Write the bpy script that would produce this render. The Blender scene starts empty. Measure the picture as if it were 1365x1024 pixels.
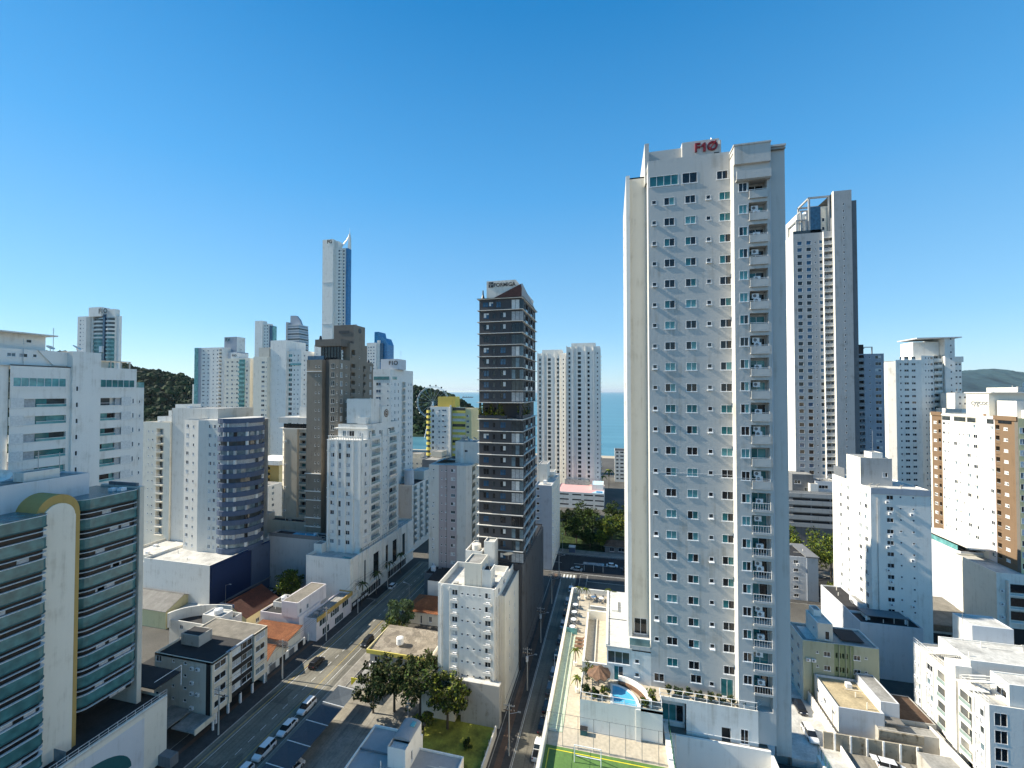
import bpy, math, random
from mathutils import Vector, Matrix
R = math.radians
rnd = random.Random(7)
sc = bpy.context.scene
C = sc.collection
# ------------------------------------------------------------------ camera
# world axes follow the street grid: X across the streets, Y along them, Z up
cam = bpy.data.cameras.new('camera'); co = bpy.data.objects.new('camera', cam); C.objects.link(co)
cam.sensor_width = 36.0; cam.lens = 36.0*555/1365
cam.clip_start = 0.5; cam.clip_end = 120000
co.location = (0, 0, 70); co.rotation_euler = (R(90+1.08), 0, R(13.4))
sc.camera = co
# ------------------------------------------------------------------ light
SUN = Vector((1.0, 0.055, -0.74)).normalized()          # direction the light travels
world = bpy.data.worlds.new('World'); sc.world = world; world.use_nodes = True
wn = world.node_tree; bg = wn.nodes['Background']
sky = wn.nodes.new('ShaderNodeTexSky'); sky.sky_type = 'NISHITA'; sky.sun_disc = False
sky.sun_elevation = math.asin(-SUN.z); sky.sun_rotation = math.atan2(-SUN.x, -SUN.y)
sky.altitude = 0; sky.air_density = 1.0; sky.dust_density = 0.0; sky.ozone_density = 3.0
hsv = wn.nodes.new('ShaderNodeHueSaturation'); hsv.inputs['Saturation'].default_value = 1.34; hsv.inputs['Hue'].default_value = 0.492
wn.links.new(sky.outputs['Color'], hsv.inputs['Color'])
# paler blue sea air low over the horizon, instead of the yellow band of the clear model
wtc = wn.nodes.new('ShaderNodeTexCoord'); sep = wn.nodes.new('ShaderNodeSeparateXYZ'); wn.links.new(wtc.outputs['Generated'], sep.inputs[0])
wr = wn.nodes.new('ShaderNodeValToRGB'); we = wr.color_ramp.elements
while len(we) < 5: we.new(0.5)
for el, (p_, c_) in zip(we, [(0.0, (.50, .78, .97)), (0.14, (.31, .63, .95)), (0.42, (.11, .43, .86)), (0.68, (.022, .25, .63)), (1.0, (.012, .18, .52))]): el.position = p_; el.color = (*c_, 1)
wn.links.new(sep.outputs['Z'], wr.inputs[0])
wsc = wn.nodes.new('ShaderNodeVectorMath'); wsc.operation = 'SCALE'; wsc.inputs['Scale'].default_value = 4.7; wn.links.new(wr.outputs[0], wsc.inputs[0])
wmx = wn.nodes.new('ShaderNodeMixRGB'); wmx.inputs[0].default_value = 0.78
wn.links.new(hsv.outputs['Color'], wmx.inputs[1]); wn.links.new(wsc.outputs[0], wmx.inputs[2]); wn.links.new(wmx.outputs[0], bg.inputs['Color'])
bg.inputs['Strength'].default_value = 0.098
sl = bpy.data.lights.new('sun', 'SUN'); sl.energy = 4.3; sl.angle = R(0.53); sl.color = (1.0, 0.92, 0.77)
so = bpy.data.objects.new('sun', sl); C.objects.link(so); so.rotation_euler = SUN.to_track_quat('-Z', 'Y').to_euler()
so.location = (-100, -20, 150)
vs = sc.view_settings; vs.view_transform = 'Standard'; vs.look = 'None'; vs.gamma = 1.0; vs.exposure = 1.12
try: vs.use_curve_mapping = False
except Exception: pass
sc.cycles.max_bounces = 6; sc.cycles.diffuse_bounces = 2; sc.cycles.glossy_bounces = 3; sc.cycles.transmission_bounces = 4
sc.cycles.transparent_max_bounces = 6

# ------------------------------------------------------------------ materials
def new_mat(name):
    m = bpy.data.materials.new(name); m.use_nodes = True
    nt = m.node_tree; return m, nt, nt.nodes['Principled BSDF']
def N(nt, t, **kw):
    n = nt.nodes.new(t)
    for k, v in kw.items():
        if k in ('operation', 'blend_type', 'data_type', 'feature', 'noise_dimensions', 'interpolation', 'wave_type', 'bands_direction'): setattr(n, k, v)
        else: n.inputs[k].default_value = v
    return n
def ramp(nt, src, stops):
    r = nt.nodes.new('ShaderNodeValToRGB'); e = r.color_ramp.elements
    while len(e) < len(stops): e.new(0.5)
    for el, (p, c) in zip(e, stops): el.position = p; el.color = (*c, 1)
    nt.links.new(src, r.inputs[0]); return r.outputs[0]
def sc3(c, k): return tuple(min(1, max(0, x*k)) for x in c)
def plaster(name, c, dirt=0.16, rough=0.85, scale=0.35, bump=0.25):
    """painted render: broad blotches, vertical rain streaks, fine grain"""
    m, nt, b = new_mat(name); L = nt.links.new
    tc = nt.nodes.new('ShaderNodeTexCoord')
    mp = nt.nodes.new('ShaderNodeMapping'); mp.inputs['Scale'].default_value = (1.6, 1.6, 0.09); L(tc.outputs['Object'], mp.inputs[0])
    st = N(nt, 'ShaderNodeTexNoise', Scale=1.0, Detail=5.0, Roughness=0.65); L(mp.outputs[0], st.inputs['Vector'])
    bl = N(nt, 'ShaderNodeTexNoise', Scale=scale, Detail=4.0, Roughness=0.6); L(tc.outputs['Object'], bl.inputs['Vector'])
    mx = N(nt, 'ShaderNodeMath', operation='ADD'); L(st.outputs[0], mx.inputs[0]); L(bl.outputs[0], mx.inputs[1])
    hf = N(nt, 'ShaderNodeMath', operation='MULTIPLY'); hf.inputs[1].default_value = 0.5; L(mx.outputs[0], hf.inputs[0])
    d = tuple(x*(1-dirt*w) for x, w in zip(c, (1.6, 1.75, 2.0)))
    col = ramp(nt, hf.outputs[0], [(0.33, d), (0.47, c), (0.7, sc3(c, 1.04))])
    L(col, b.inputs['Base Color']); b.inputs['Roughness'].default_value = rough
    fn = N(nt, 'ShaderNodeTexNoise', Scale=2.2, Detail=6.0); L(tc.outputs['Object'], fn.inputs['Vector'])
    bp = N(nt, 'ShaderNodeBump', Strength=bump, Distance=0.05); L(fn.outputs[0], bp.inputs['Height']); L(bp.outputs[0], b.inputs['Normal'])
    return m
def flat(name, c, rough=0.6, metal=0.0, var=0.12, scale=3.0):
    m, nt, b = new_mat(name); L = nt.links.new
    tc = nt.nodes.new('ShaderNodeTexCoord')
    n = N(nt, 'ShaderNodeTexNoise', Scale=scale, Detail=4.0); L(tc.outputs['Object'], n.inputs['Vector'])
    L(ramp(nt, n.outputs[0], [(0.3, sc3(c, 1-var)), (0.7, sc3(c, 1+var))]), b.inputs['Base Color'])
    b.inputs['Roughness'].default_value = rough; b.inputs['Metallic'].default_value = metal
    return m
def glass(name, c, rough=0.06, var=0.3):
    m, nt, b = new_mat(name); L = nt.links.new
    tc = nt.nodes.new('ShaderNodeTexCoord')
    n = N(nt, 'ShaderNodeTexNoise', Scale=0.8, Detail=2.0); L(tc.outputs['Object'], n.inputs['Vector'])
    L(ramp(nt, n.outputs[0], [(0.3, sc3(c, 1-var)), (0.7, sc3(c, 1+var))]), b.inputs['Base Color'])
    b.inputs['Roughness'].default_value = rough; b.inputs['IOR'].default_value = 1.5
    return m
def corrugated(name, c, scale=9.0, axis='X', dark=0.6, patch=0.25):
    m, nt, b = new_mat(name); L = nt.links.new
    tc = nt.nodes.new('ShaderNodeTexCoord')
    w = N(nt, 'ShaderNodeTexWave', Scale=scale, wave_type='BANDS', bands_direction=axis); L(tc.outputs['Object'], w.inputs['Vector'])
    n = N(nt, 'ShaderNodeTexNoise', Scale=0.5, Detail=6.0, Roughness=0.7); L(tc.outputs['Object'], n.inputs['Vector'])
    v = N(nt, 'ShaderNodeTexVoronoi', Scale=0.45, feature='F1'); v.distance = 'CHEBYCHEV'; L(tc.outputs['Object'], v.inputs['Vector'])
    c1 = ramp(nt, n.outputs[0], [(0.3, sc3(c, dark)), (0.65, c)])
    mx = nt.nodes.new('ShaderNodeMixRGB'); mx.blend_type = 'MULTIPLY'; mx.inputs[0].default_value = patch
    hs = nt.nodes.new('ShaderNodeSeparateColor'); L(v.outputs['Color'], hs.inputs[0]); hc = ramp(nt, hs.outputs[0], [(0.0, (.38, .36, .34)), (0.5, (.8, .78, .74)), (1.0, (1, 1, 1))])
    L(c1, mx.inputs[1]); L(hc, mx.inputs[2]); L(mx.outputs[0], b.inputs['Base Color'])
    bp = N(nt, 'ShaderNodeBump', Strength=0.8, Distance=0.08); L(w.outputs[0], bp.inputs['Height']); L(bp.outputs[0], b.inputs['Normal'])
    b.inputs['Roughness'].default_value = 0.8
    return m
def tiles(name, c, along='Y'):
    m, nt, b = new_mat(name); L = nt.links.new
    tc = nt.nodes.new('ShaderNodeTexCoord')
    n = N(nt, 'ShaderNodeTexNoise', Scale=2.5, Detail=6.0, Roughness=0.7); L(tc.outputs['Object'], n.inputs['Vector'])
    n2 = N(nt, 'ShaderNodeTexNoise', Scale=0.35, Detail=3.0); L(tc.outputs['Object'], n2.inputs['Vector'])
    c1 = ramp(nt, n.outputs[0], [(0.3, sc3(c, 0.55)), (0.5, c), (0.75, sc3(c, 1.35))])
    c2 = ramp(nt, n2.outputs[0], [(0.35, (0.6, 0.55, 0.5)), (0.6, (1, 1, 1))])
    mx = nt.nodes.new('ShaderNodeMixRGB'); mx.blend_type = 'MULTIPLY'; mx.inputs[0].default_value = 0.8
    L(c1, mx.inputs[1]); L(c2, mx.inputs[2]); L(mx.outputs[0], b.inputs['Base Color'])
    w = N(nt, 'ShaderNodeTexWave', Scale=5.0, wave_type='BANDS', bands_direction=along, Distortion=0.4); L(tc.outputs['Object'], w.inputs['Vector'])
    bp = N(nt, 'ShaderNodeBump', Strength=0.9, Distance=0.1); L(w.outputs[0], bp.inputs['Height']); L(bp.outputs[0], b.inputs['Normal'])
    b.inputs['Roughness'].default_value = 0.85
    return m
def leafy(name, c, k=(0.35, 1.0, 1.9), scale=0.55):
    m, nt, b = new_mat(name); L = nt.links.new
    tc = nt.nodes.new('ShaderNodeTexCoord')
    n = N(nt, 'ShaderNodeTexNoise', Scale=scale, Detail=3.0, Roughness=0.6); L(tc.outputs['Object'], n.inputs['Vector'])
    L(ramp(nt, n.outputs[0], [(0.33, sc3(c, k[0])), (0.5, sc3(c, k[1])), (0.68, sc3(c, k[2]))]), b.inputs['Base Color'])
    b.inputs['Roughness'].default_value = 0.85; b.inputs['Specular IOR Level'].default_value = 0.15
    return m
def ground_mat(name, c, rough=0.95, scale=0.15, var=0.3, fine=2.5, cracks=False):
    m, nt, b = new_mat(name); L = nt.links.new
    tc = nt.nodes.new('ShaderNodeTexCoord')
    n = N(nt, 'ShaderNodeTexNoise', Scale=scale, Detail=7.0, Roughness=0.65); L(tc.outputs['Object'], n.inputs['Vector'])
    n2 = N(nt, 'ShaderNodeTexNoise', Scale=fine, Detail=4.0); L(tc.outputs['Object'], n2.inputs['Vector'])
    c1 = ramp(nt, n.outputs[0], [(0.32, sc3(c, 1-var)), (0.5, c), (0.7, sc3(c, 1+var))])
    c2 = ramp(nt, n2.outputs[0], [(0.3, (0.72, 0.72, 0.72)), (0.7, (1, 1, 1))])
    mx = nt.nodes.new('ShaderNodeMixRGB'); mx.blend_type = 'MULTIPLY'; mx.inputs[0].default_value = 0.9
    L(c1, mx.inputs[1]); L(c2, mx.inputs[2]); out = mx.outputs[0]
    if cracks:      # wheel tracks, repair patches and oil drips along the lane
        mp = nt.nodes.new('ShaderNodeMapping'); mp.inputs['Scale'].default_value = (1.3, 0.03, 1); L(tc.outputs['Object'], mp.inputs[0])
        n3 = N(nt, 'ShaderNodeTexNoise', Scale=1.0, Detail=5.0, Roughness=0.6); L(mp.outputs[0], n3.inputs['Vector'])
        v = N(nt, 'ShaderNodeTexVoronoi', Scale=0.16, feature='F1'); v.distance = 'CHEBYCHEV'; L(tc.outputs['Object'], v.inputs['Vector']); sp = nt.nodes.new('ShaderNodeSeparateColor'); L(v.outputs['Color'], sp.inputs[0])
        for src in (ramp(nt, n3.outputs[0], [(0.36, (.62, .62, .63)), (0.5, (1, 1, 1)), (0.66, (1.0, .99, .95))]), ramp(nt, sp.outputs[0], [(0.0, (.72, .72, .72)), (0.2, (.74, .74, .74)), (0.22, (1, 1, 1))])):
            m2 = nt.nodes.new('ShaderNodeMixRGB'); m2.blend_type = 'MULTIPLY'; m2.inputs[0].default_value = 1.0; L(out, m2.inputs[1]); L(src, m2.inputs[2]); out = m2.outputs[0]
    L(out, b.inputs['Base Color'])
    b.inputs['Roughness'].default_value = rough
    return m
class M: pass
M.white = plaster('white_paint', (0.79, 0.76, 0.69), 0.16)
M.white_cool = plaster('cool_white_paint', (0.79, 0.765, 0.705), 0.15)
M.offwhite = plaster('off_white_paint', (0.70, 0.665, 0.595), 0.16)
M.tower = plaster('light_grey_tower_paint', (0.52, 0.51, 0.48), 0.17, scale=0.2)
M.cream = plaster('cream_paint', (0.66, 0.59, 0.47), 0.16)
M.cream_light = plaster('light_cream_paint', (0.74, 0.69, 0.58), 0.14)
M.beige = plaster('beige_paint', (0.58, 0.54, 0.46), 0.18)
M.grey_light = plaster('pale_grey_paint', (0.60, 0.61, 0.62), 0.12)
M.grey = plaster('grey_render', (0.40, 0.40, 0.39), 0.2)
M.grey_dark = plaster('dark_grey_render', (0.16, 0.165, 0.17), 0.2)
M.olive = plaster('taupe_paint', (0.235, 0.20, 0.155), 0.2)
M.taupe_dark = plaster('dark_taupe_paint', (0.14, 0.125, 0.105), 0.2)
M.charcoal = plaster('charcoal_cladding', (0.050, 0.050, 0.054), 0.2, rough=0.7)
M.brown = plaster('brown_paint', (0.18, 0.115, 0.065), 0.14)
M.pink = plaster('mauve_paint', (0.48, 0.40, 0.385), 0.14)
M.pink_white = plaster('pinkish_white_paint', (0.76, 0.70, 0.70), 0.12)
M.yellow = plaster('yellow_paint', (0.70, 0.58, 0.12), 0.12)
M.yellow_deep = plaster('deep_yellow_paint', (0.72, 0.50, 0.10), 0.12)
M.yellow_pale = plaster('pale_yellow_paint', (0.72, 0.62, 0.34), 0.14)
M.ochre = plaster('ochre_paint', (0.52, 0.35, 0.11), 0.16)
M.mustard = plaster('mustard_paint', (0.42, 0.285, 0.09), 0.15)
M.green_wall = plaster('sage_green_paint', (0.36, 0.375, 0.27), 0.15)
M.green_stripe = plaster('olive_green_paint', (0.20, 0.24, 0.125), 0.15)
M.bluegrey = plaster('blue_grey_paint', (0.33, 0.37, 0.42), 0.14)
M.concrete = plaster('weathered_concrete', (0.42, 0.40, 0.36), 0.3, scale=0.6)
M.stone = plaster('rough_rubble', (0.33, 0.29, 0.22), 0.45, scale=1.2, bump=1.0)
M.teal = glass('teal_tile_band', (0.05, 0.155, 0.16), 0.25, 0.3)
M.teal_deep = flat('deep_teal_paint', (0.008, 0.095, 0.105), 0.6)
M.blue_band = plaster('navy_blue_paint', (0.072, 0.105, 0.17), 0.2)
M.navy = plaster('dark_navy_panel', (0.006, 0.024, 0.085), 0.15)
M.black = flat('black_paint', (0.012, 0.012, 0.013), 0.7)
M.frame = flat('white_aluminium', (0.78, 0.78, 0.77), 0.4)
M.frame_dark = flat('dark_aluminium', (0.03, 0.03, 0.032), 0.4)
M.metal = flat('galvanised_metal', (0.42, 0.43, 0.44), 0.35, 0.7)
M.steel_white = flat('white_steel', (0.75, 0.75, 0.74), 0.45)
M.g_dark = glass('dark_glass', (0.016, 0.018, 0.020))
M.g_strip = flat('deep_dark_glass', (0.006, 0.007, 0.008), 0.35); M.g_strip.node_tree.nodes['Principled BSDF'].inputs['Specular IOR Level'].default_value = 0.25
M.g_mid = glass('smoky_glass', (0.045, 0.055, 0.058))
M.g_teal = glass('teal_glass', (0.035, 0.17, 0.175))
M.g_tealp = glass('pale_teal_glass', (0.13, 0.33, 0.33))
M.g_blue = glass('blue_glass', (0.03, 0.09, 0.16))
M.g_bright = glass('bright_blue_glass', (0.02, 0.17, 0.36))
M.g_clear = glass('greenish_rail_glass', (0.26, 0.34, 0.32))
M.blind = flat('white_blind', (0.66, 0.66, 0.63), 0.7)
M.curtain = flat('grey_curtain', (0.40, 0.41, 0.41), 0.8, 0, 0.2)
M.tinted = glass('blue_grey_glass', (0.13, 0.19, 0.22))
M.roof_dark = ground_mat('black_bitumen_roof', (0.022, 0.022, 0.024), 0.85, 0.4)
M.roof_grey = ground_mat('grey_roof_slab', (0.30, 0.29, 0.265), 0.9, 0.4)
M.roof_light = ground_mat('pale_roof_slab', (0.56, 0.54, 0.49), 0.9, 0.3)
M.roof_tan = ground_mat('tan_roof_slab', (0.48, 0.385, 0.23), 0.9, 0.3)
M.roof_white = ground_mat('white_roof_coating', (0.6, 0.59, 0.55), 0.8, 0.3, 0.15)
M.fibro_x = corrugated('fibre_cement_sheet', (0.33, 0.30, 0.25), 7, 'X')
M.fibro_y = corrugated('grey_fibre_cement_sheet', (0.36, 0.34, 0.31), 7, 'Y')
M.zinc = corrugated('pale_metal_sheet', (0.52, 0.54, 0.55), 6, 'X', 0.8, 0.1)
M.patch = corrugated('patched_fibre_cement', (0.46, 0.40, 0.32), 6, 'X', 0.55, 0.75)
M.tile_o = tiles('orange_clay_tile', (0.44, 0.16, 0.06))
M.tile_r = tiles('red_brown_clay_tile', (0.17, 0.045, 0.022))
M.tile_b = tiles('brown_clay_tile', (0.20, 0.12, 0.075))
M.timber = flat('brown_timber', (0.16, 0.085, 0.045), 0.7, 0, 0.3)
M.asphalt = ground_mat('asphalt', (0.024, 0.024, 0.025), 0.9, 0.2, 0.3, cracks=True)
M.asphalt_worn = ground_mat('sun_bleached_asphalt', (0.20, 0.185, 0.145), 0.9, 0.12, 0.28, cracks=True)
M.lot = ground_mat('parking_lot_gravel', (0.27, 0.25, 0.21), 0.95, 0.3, 0.3, cracks=True)
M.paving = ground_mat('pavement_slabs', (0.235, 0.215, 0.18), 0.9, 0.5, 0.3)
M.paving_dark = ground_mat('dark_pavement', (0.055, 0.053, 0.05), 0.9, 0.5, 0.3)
M.tactile = ground_mat('brown_paving_strip', (0.12, 0.075, 0.05), 0.9, 0.5, 0.2)
M.kerb = ground_mat('kerb_stone', (0.40, 0.38, 0.34), 0.9, 0.5, 0.2)
M.mark = flat('white_road_paint', (0.62, 0.61, 0.57), 0.8, 0, 0.25)
M.mark_y = flat('yellow_road_paint', (0.55, 0.38, 0.05), 0.8, 0, 0.25)
M.deck_tile = ground_mat('beige_deck_tile', (0.52, 0.45, 0.34), 0.7, 0.3, 0.1)
M.deck_green = ground_mat('pale_green_deck_strip', (0.52, 0.60, 0.43), 0.6, 0.3, 0.1)
M.court = ground_mat('green_court_floor', (0.10, 0.20, 0.045), 0.8, 0.3, 0.15)
M.grass = ground_mat('lawn_grass', (0.27, 0.28, 0.04), 0.95, 0.35, 0.6)
M.soil = ground_mat('city_ground', (0.085, 0.08, 0.07), 0.95, 0.05, 0.4)
M.sand = ground_mat('beach_sand', (0.52, 0.44, 0.32), 0.95, 0.05, 0.12)
M.pool = flat('pool_water', (0.10, 0.42, 0.62), 0.08, 0, 0.1, 1.0)
M.leaf = leafy('green_leaves', (0.055, 0.085, 0.018))
M.leaf_y = leafy('yellow_green_leaves', (0.15, 0.17, 0.02))
M.leaf_d = leafy('dark_green_leaves', (0.028, 0.045, 0.014))
M.leaf_b = leafy('blue_green_leaves', (0.075, 0.115, 0.062))
M.leaf_dry = leafy('olive_leaves', (0.085, 0.085, 0.030))
M.bark = flat('bark', (0.09, 0.07, 0.05), 0.9, 0, 0.3)
M.red = flat('red_sign_paint', (0.22, 0.012, 0.016), 0.5)
M.tyre = flat('rubber', (0.012, 0.012, 0.012), 0.8)
M.hill = leafy('forest_floor', (0.014, 0.030, 0.012), (0.4, 1, 1.5), 0.02)
M.hill_far = leafy('hazy_far_forest', (0.022, 0.052, 0.062), (0.6, 1, 1.3), 0.004)  # bluish green: distance haze mixed into the leaf colour
M.rust = flat('corten_mesh', (0.05, 0.014, 0.012), 0.7, 0, 0.5)
M.cblue = flat('blue_plastic', (0.03, 0.25, 0.45), 0.4)
M.ysign = flat('yellow_sign_paint', (0.72, 0.60, 0.03), 0.5)
def sea_mat():
    m, nt, b = new_mat('sea_water'); L = nt.links.new
    tc = nt.nodes.new('ShaderNodeTexCoord')
    mp = nt.nodes.new('ShaderNodeMapping'); mp.inputs['Scale'].default_value = (0.004, 0.02, 1); L(tc.outputs['Object'], mp.inputs[0])
    n = N(nt, 'ShaderNodeTexNoise', Scale=1.0, Detail=8.0, Roughness=0.6); L(mp.outputs[0], n.inputs['Vector'])
    L(ramp(nt, n.outputs[0], [(0.35, (0.05, 0.16, 0.21)), (0.65, (0.09, 0.235, 0.29))]), b.inputs['Base Color'])
    b.inputs['Roughness'].default_value = 0.35
    n2 = N(nt, 'ShaderNodeTexNoise', Scale=0.25, Detail=6.0); L(tc.outputs['Object'], n2.inputs['Vector'])
    bp = N(nt, 'ShaderNodeBump', Strength=0.5, Distance=0.6); L(n2.outputs[0], bp.inputs['Height']); L(bp.outputs[0], b.inputs['Normal'])
    return m
M.sea = sea_mat()
def paint(name, c):
    m, nt, b = new_mat(name); b.inputs['Base Color'].default_value = (*c, 1); b.inputs['Roughness'].default_value = 0.3
    b.inputs['Coat Weight'].default_value = 0.5; b.inputs['Coat Roughness'].default_value = 0.08
    return m
CAR = {'white': paint('white_car_paint', (0.72, 0.72, 0.71)), 'black': paint('black_car_paint', (0.012, 0.012, 0.014)),
       'silver': paint('silver_car_paint', (0.36, 0.37, 0.38)), 'grey': paint('grey_car_paint', (0.09, 0.095, 0.10)), 'red': paint('red_car_paint', (0.3, 0.02, 0.02))}

# ------------------------------------------------------------------ mesh helpers
class MB:
    def __init__(s): s.v = []; s.f = []; s.m = []; s.mats = []; s.T = None
    def mi(s, m):
        if m not in s.mats: s.mats.append(m)
        return s.mats.index(m)
    def add(s, pts, faces, m):
        o = len(s.v)
        s.v += [s.T(p) for p in pts] if s.T else pts
        k = s.mi(m)
        for f in faces: s.f.append(tuple(i+o for i in f)); s.m.append(k)
    def quad(s, a, b, c, d, m): s.add([a, b, c, d], [(0, 1, 2, 3)], m)
    def box(s, x0, x1, y0, y1, z0, z1, m, top=None, bottom=True):
        p = [(x0,y0,z0),(x1,y0,z0),(x1,y1,z0),(x0,y1,z0),(x0,y0,z1),(x1,y0,z1),(x1,y1,z1),(x0,y1,z1)]
        f = [(0,1,5,4),(1,2,6,5),(2,3,7,6),(3,0,4,7)]
        if bottom: f.append((3,2,1,0))
        if top: s.add(p, f, m); s.add([p[4],p[5],p[6],p[7]], [(0,1,2,3)], top)
        else: s.add(p, f+[(4,5,6,7)], m)
    def prism(s, poly, z0, z1, m, top=None):
        n = len(poly); p = [(x, y, z0) for x, y in poly]+[(x, y, z1) for x, y in poly]
        s.add(p, [(i, (i+1) % n, n+(i+1) % n, n+i) for i in range(n)]+[tuple(range(n-1, -1, -1))], m)
        s.add(p[n:], [tuple(range(n))], top or m)
    def extr(s, poly, fn0, fn1, m):
        """poly of 2D points placed by two functions (front and back) and joined"""
        n = len(poly); p = [fn0(*q) for q in poly]+[fn1(*q) for q in poly]
        s.add(p, [(i, (i+1) % n, n+(i+1) % n, n+i) for i in range(n)]+[tuple(range(n-1, -1, -1)), tuple(range(n, 2*n))], m)
    def cyl(s, x, y, z0, z1, r, m, n=12, r2=None):
        r2 = r if r2 is None else r2
        p = [(x+r*math.cos(2*math.pi*i/n), y+r*math.sin(2*math.pi*i/n), z0) for i in range(n)]
        p += [(x+r2*math.cos(2*math.pi*i/n), y+r2*math.sin(2*math.pi*i/n), z1) for i in range(n)]
        s.add(p, [(i, (i+1) % n, n+(i+1) % n, n+i) for i in range(n)]+[tuple(range(n-1, -1, -1)), tuple(range(n, 2*n))], m)
    def tube(s, a, b, r, m, n=6, r2=None):
        a = Vector(a); b = Vector(b); d = b-a
        if d.length < 1e-6: return
        d.normalize(); u = d.orthogonal().normalized(); w = d.cross(u); r2 = r if r2 is None else r2
        p = [tuple(a+(u*math.cos(2*math.pi*i/n)+w*math.sin(2*math.pi*i/n))*r) for i in range(n)]
        p += [tuple(b+(u*math.cos(2*math.pi*i/n)+w*math.sin(2*math.pi*i/n))*r2) for i in range(n)]
        s.add(p, [(i, (i+1) % n, n+(i+1) % n, n+i) for i in range(n)]+[tuple(range(n-1, -1, -1)), tuple(range(n, 2*n))], m)
    def blob(s, x, y, z, rx, ry, rz, m, n=8, k=5, jit=0.0, rs=rnd):
        p = []; f = []
        for j in range(k+1):
            th = math.pi*j/k
            for i in range(n):
                a = 2*math.pi*i/n; q = 1+jit*(rs.random()-.5)*2
                p.append((x+rx*q*math.sin(th)*math.cos(a), y+ry*q*math.sin(th)*math.sin(a), z+rz*q*math.cos(th)))
        for j in range(k):
            for i in range(n): f.append((j*n+i, (j+1)*n+i, (j+1)*n+(i+1) % n, j*n+(i+1) % n))
        s.add(p, f, m)
    def mesh(s, name, org=(0, 0, 0)):
        me = bpy.data.meshes.new(name)
        ox, oy, oz = org
        me.from_pydata([(x-ox, y-oy, z-oz) for x, y, z in s.v], [], s.f)
        for m in s.mats: me.materials.append(m)
        if len(s.mats) > 1: me.polygons.foreach_set('material_index', s.m)
        me.update(); return me
    def build(s, name, parent=None, org=(0, 0, 0)):
        o = bpy.data.objects.new(name, s.mesh(name, org)); C.objects.link(o)
        if parent: o.parent = parent
        else: o.location = org
        return o
def tag(o, label=None, cat=None, group=None, kind=None):
    if label: o['label'] = label
    if cat: o['category'] = cat
    if group: o['group'] = group
    if kind: o['kind'] = kind
    return o
def thing(name, label, cat, loc, group=None, rot=0.0):
    o = bpy.data.objects.new(name, None); C.objects.link(o); o.location = loc; o.rotation_euler = (0, 0, rot); o.empty_display_size = 0.5
    return tag(o, label, cat, group)
def linkobj(name, me, parent=None, loc=(0, 0, 0), rz=0.0):
    o = bpy.data.objects.new(name, me); C.objects.link(o); o.location = loc; o.rotation_euler = (0, 0, rz)
    if parent: o.parent = parent
    return o
CAMP = Vector((0, 0, 70))

# ------------------------------------------------------------------ windows: local frame x along the wall, y inwards, z up, origin at the opening's centre
GL = {'dark': [M.g_dark, M.g_dark, M.g_mid, M.g_dark], 'teal': [M.g_teal, M.g_dark, M.g_tealp, M.g_teal, M.g_mid],
      'mix': [M.g_dark, M.g_mid, M.curtain, M.g_dark, M.tinted], 'blue': [M.g_blue, M.g_dark, M.g_blue], 'pale': [M.tinted, M.g_mid, M.curtain, M.blind, M.g_dark],
      'bright': [M.g_bright], 'curt': [M.g_teal, M.g_tealp, M.g_teal], 'f10': [M.g_dark, M.g_teal, M.g_dark, M.g_tealp, M.g_dark, M.g_mid, M.g_teal]}
def win_frame(mb, kind, w, h, fr, sill):
    hw, hh = w/2, h/2; t = 0.055
    if kind == 'plain': return
    mb.box(-hw, hw, -0.02, 0.10, -hh, -hh+t, fr); mb.box(-hw, hw, -0.02, 0.10, hh-t, hh, fr)
    mb.box(-hw, -hw+t, -0.018, 0.10, -hh+t, hh-t, fr); mb.box(hw-t, hw, -0.018, 0.10, -hh+t, hh-t, fr)
    if kind in ('w', 'h'): mb.box(-t/2, t/2, 0.0, 0.085, -hh+t, hh-t, fr)
    if kind == 'b':
        n = max(2, round(w/1.1))
        for i in range(1, n): x = -hw+w*i/n; mb.box(x-t/2, x+t/2, 0.0, 0.085, -hh+t, hh-t, fr)
    if sill: mb.box(-hw-0.08, hw+0.08, -sill, -0.022, -hh-0.09, -hh+0.02, fr)
def win_pane(mb, kind, w, h, gl, var):
    hw, hh = w/2, h/2; r = random.Random(var*13+5); g = GL[gl]; y = 0.075
    n = {'w': 2, 'h': 2, 's': 1, 'plain': 1, 'b': max(2, round(w/1.1)), 'd': 1}[kind]
    base = g[var % len(g)]
    for i in range(n):
        a = -hw+w*i/n; b = -hw+w*(i+1)/n; yy = y+0.012*(i % 2)
        m = base if r.random() < 0.7 else g[r.randrange(len(g))]
        if kind == 'h' or (kind == 'w' and gl not in ('f10', 'dark', 'teal') and r.random() < 0.22):
            zc = hh-h*r.choice((0.3, 0.5, 0.5, 0.8)); mb.quad((a, yy-0.03, zc), (b, yy-0.03, zc), (b, yy-0.03, hh), (a, yy-0.03, hh), M.blind)
        mb.quad((a, yy, -hh), (b, yy, -hh), (b, yy, hh), (a, yy, hh), m)
def ac_geo(mb):
    mb.box(-0.42, 0.42, -0.36, -0.04, -0.30, 0.30, M.frame)
    mb.box(-0.45, 0.45, -0.38, 0.0, -0.36, -0.31, M.frame)
    p = [(-0.10+0.22*math.cos(i*math.pi/5), -0.366, 0.22*math.sin(i*math.pi/5)) for i in range(10)]
    mb.add(p, [tuple(range(10))], M.grey_dark)
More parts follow.
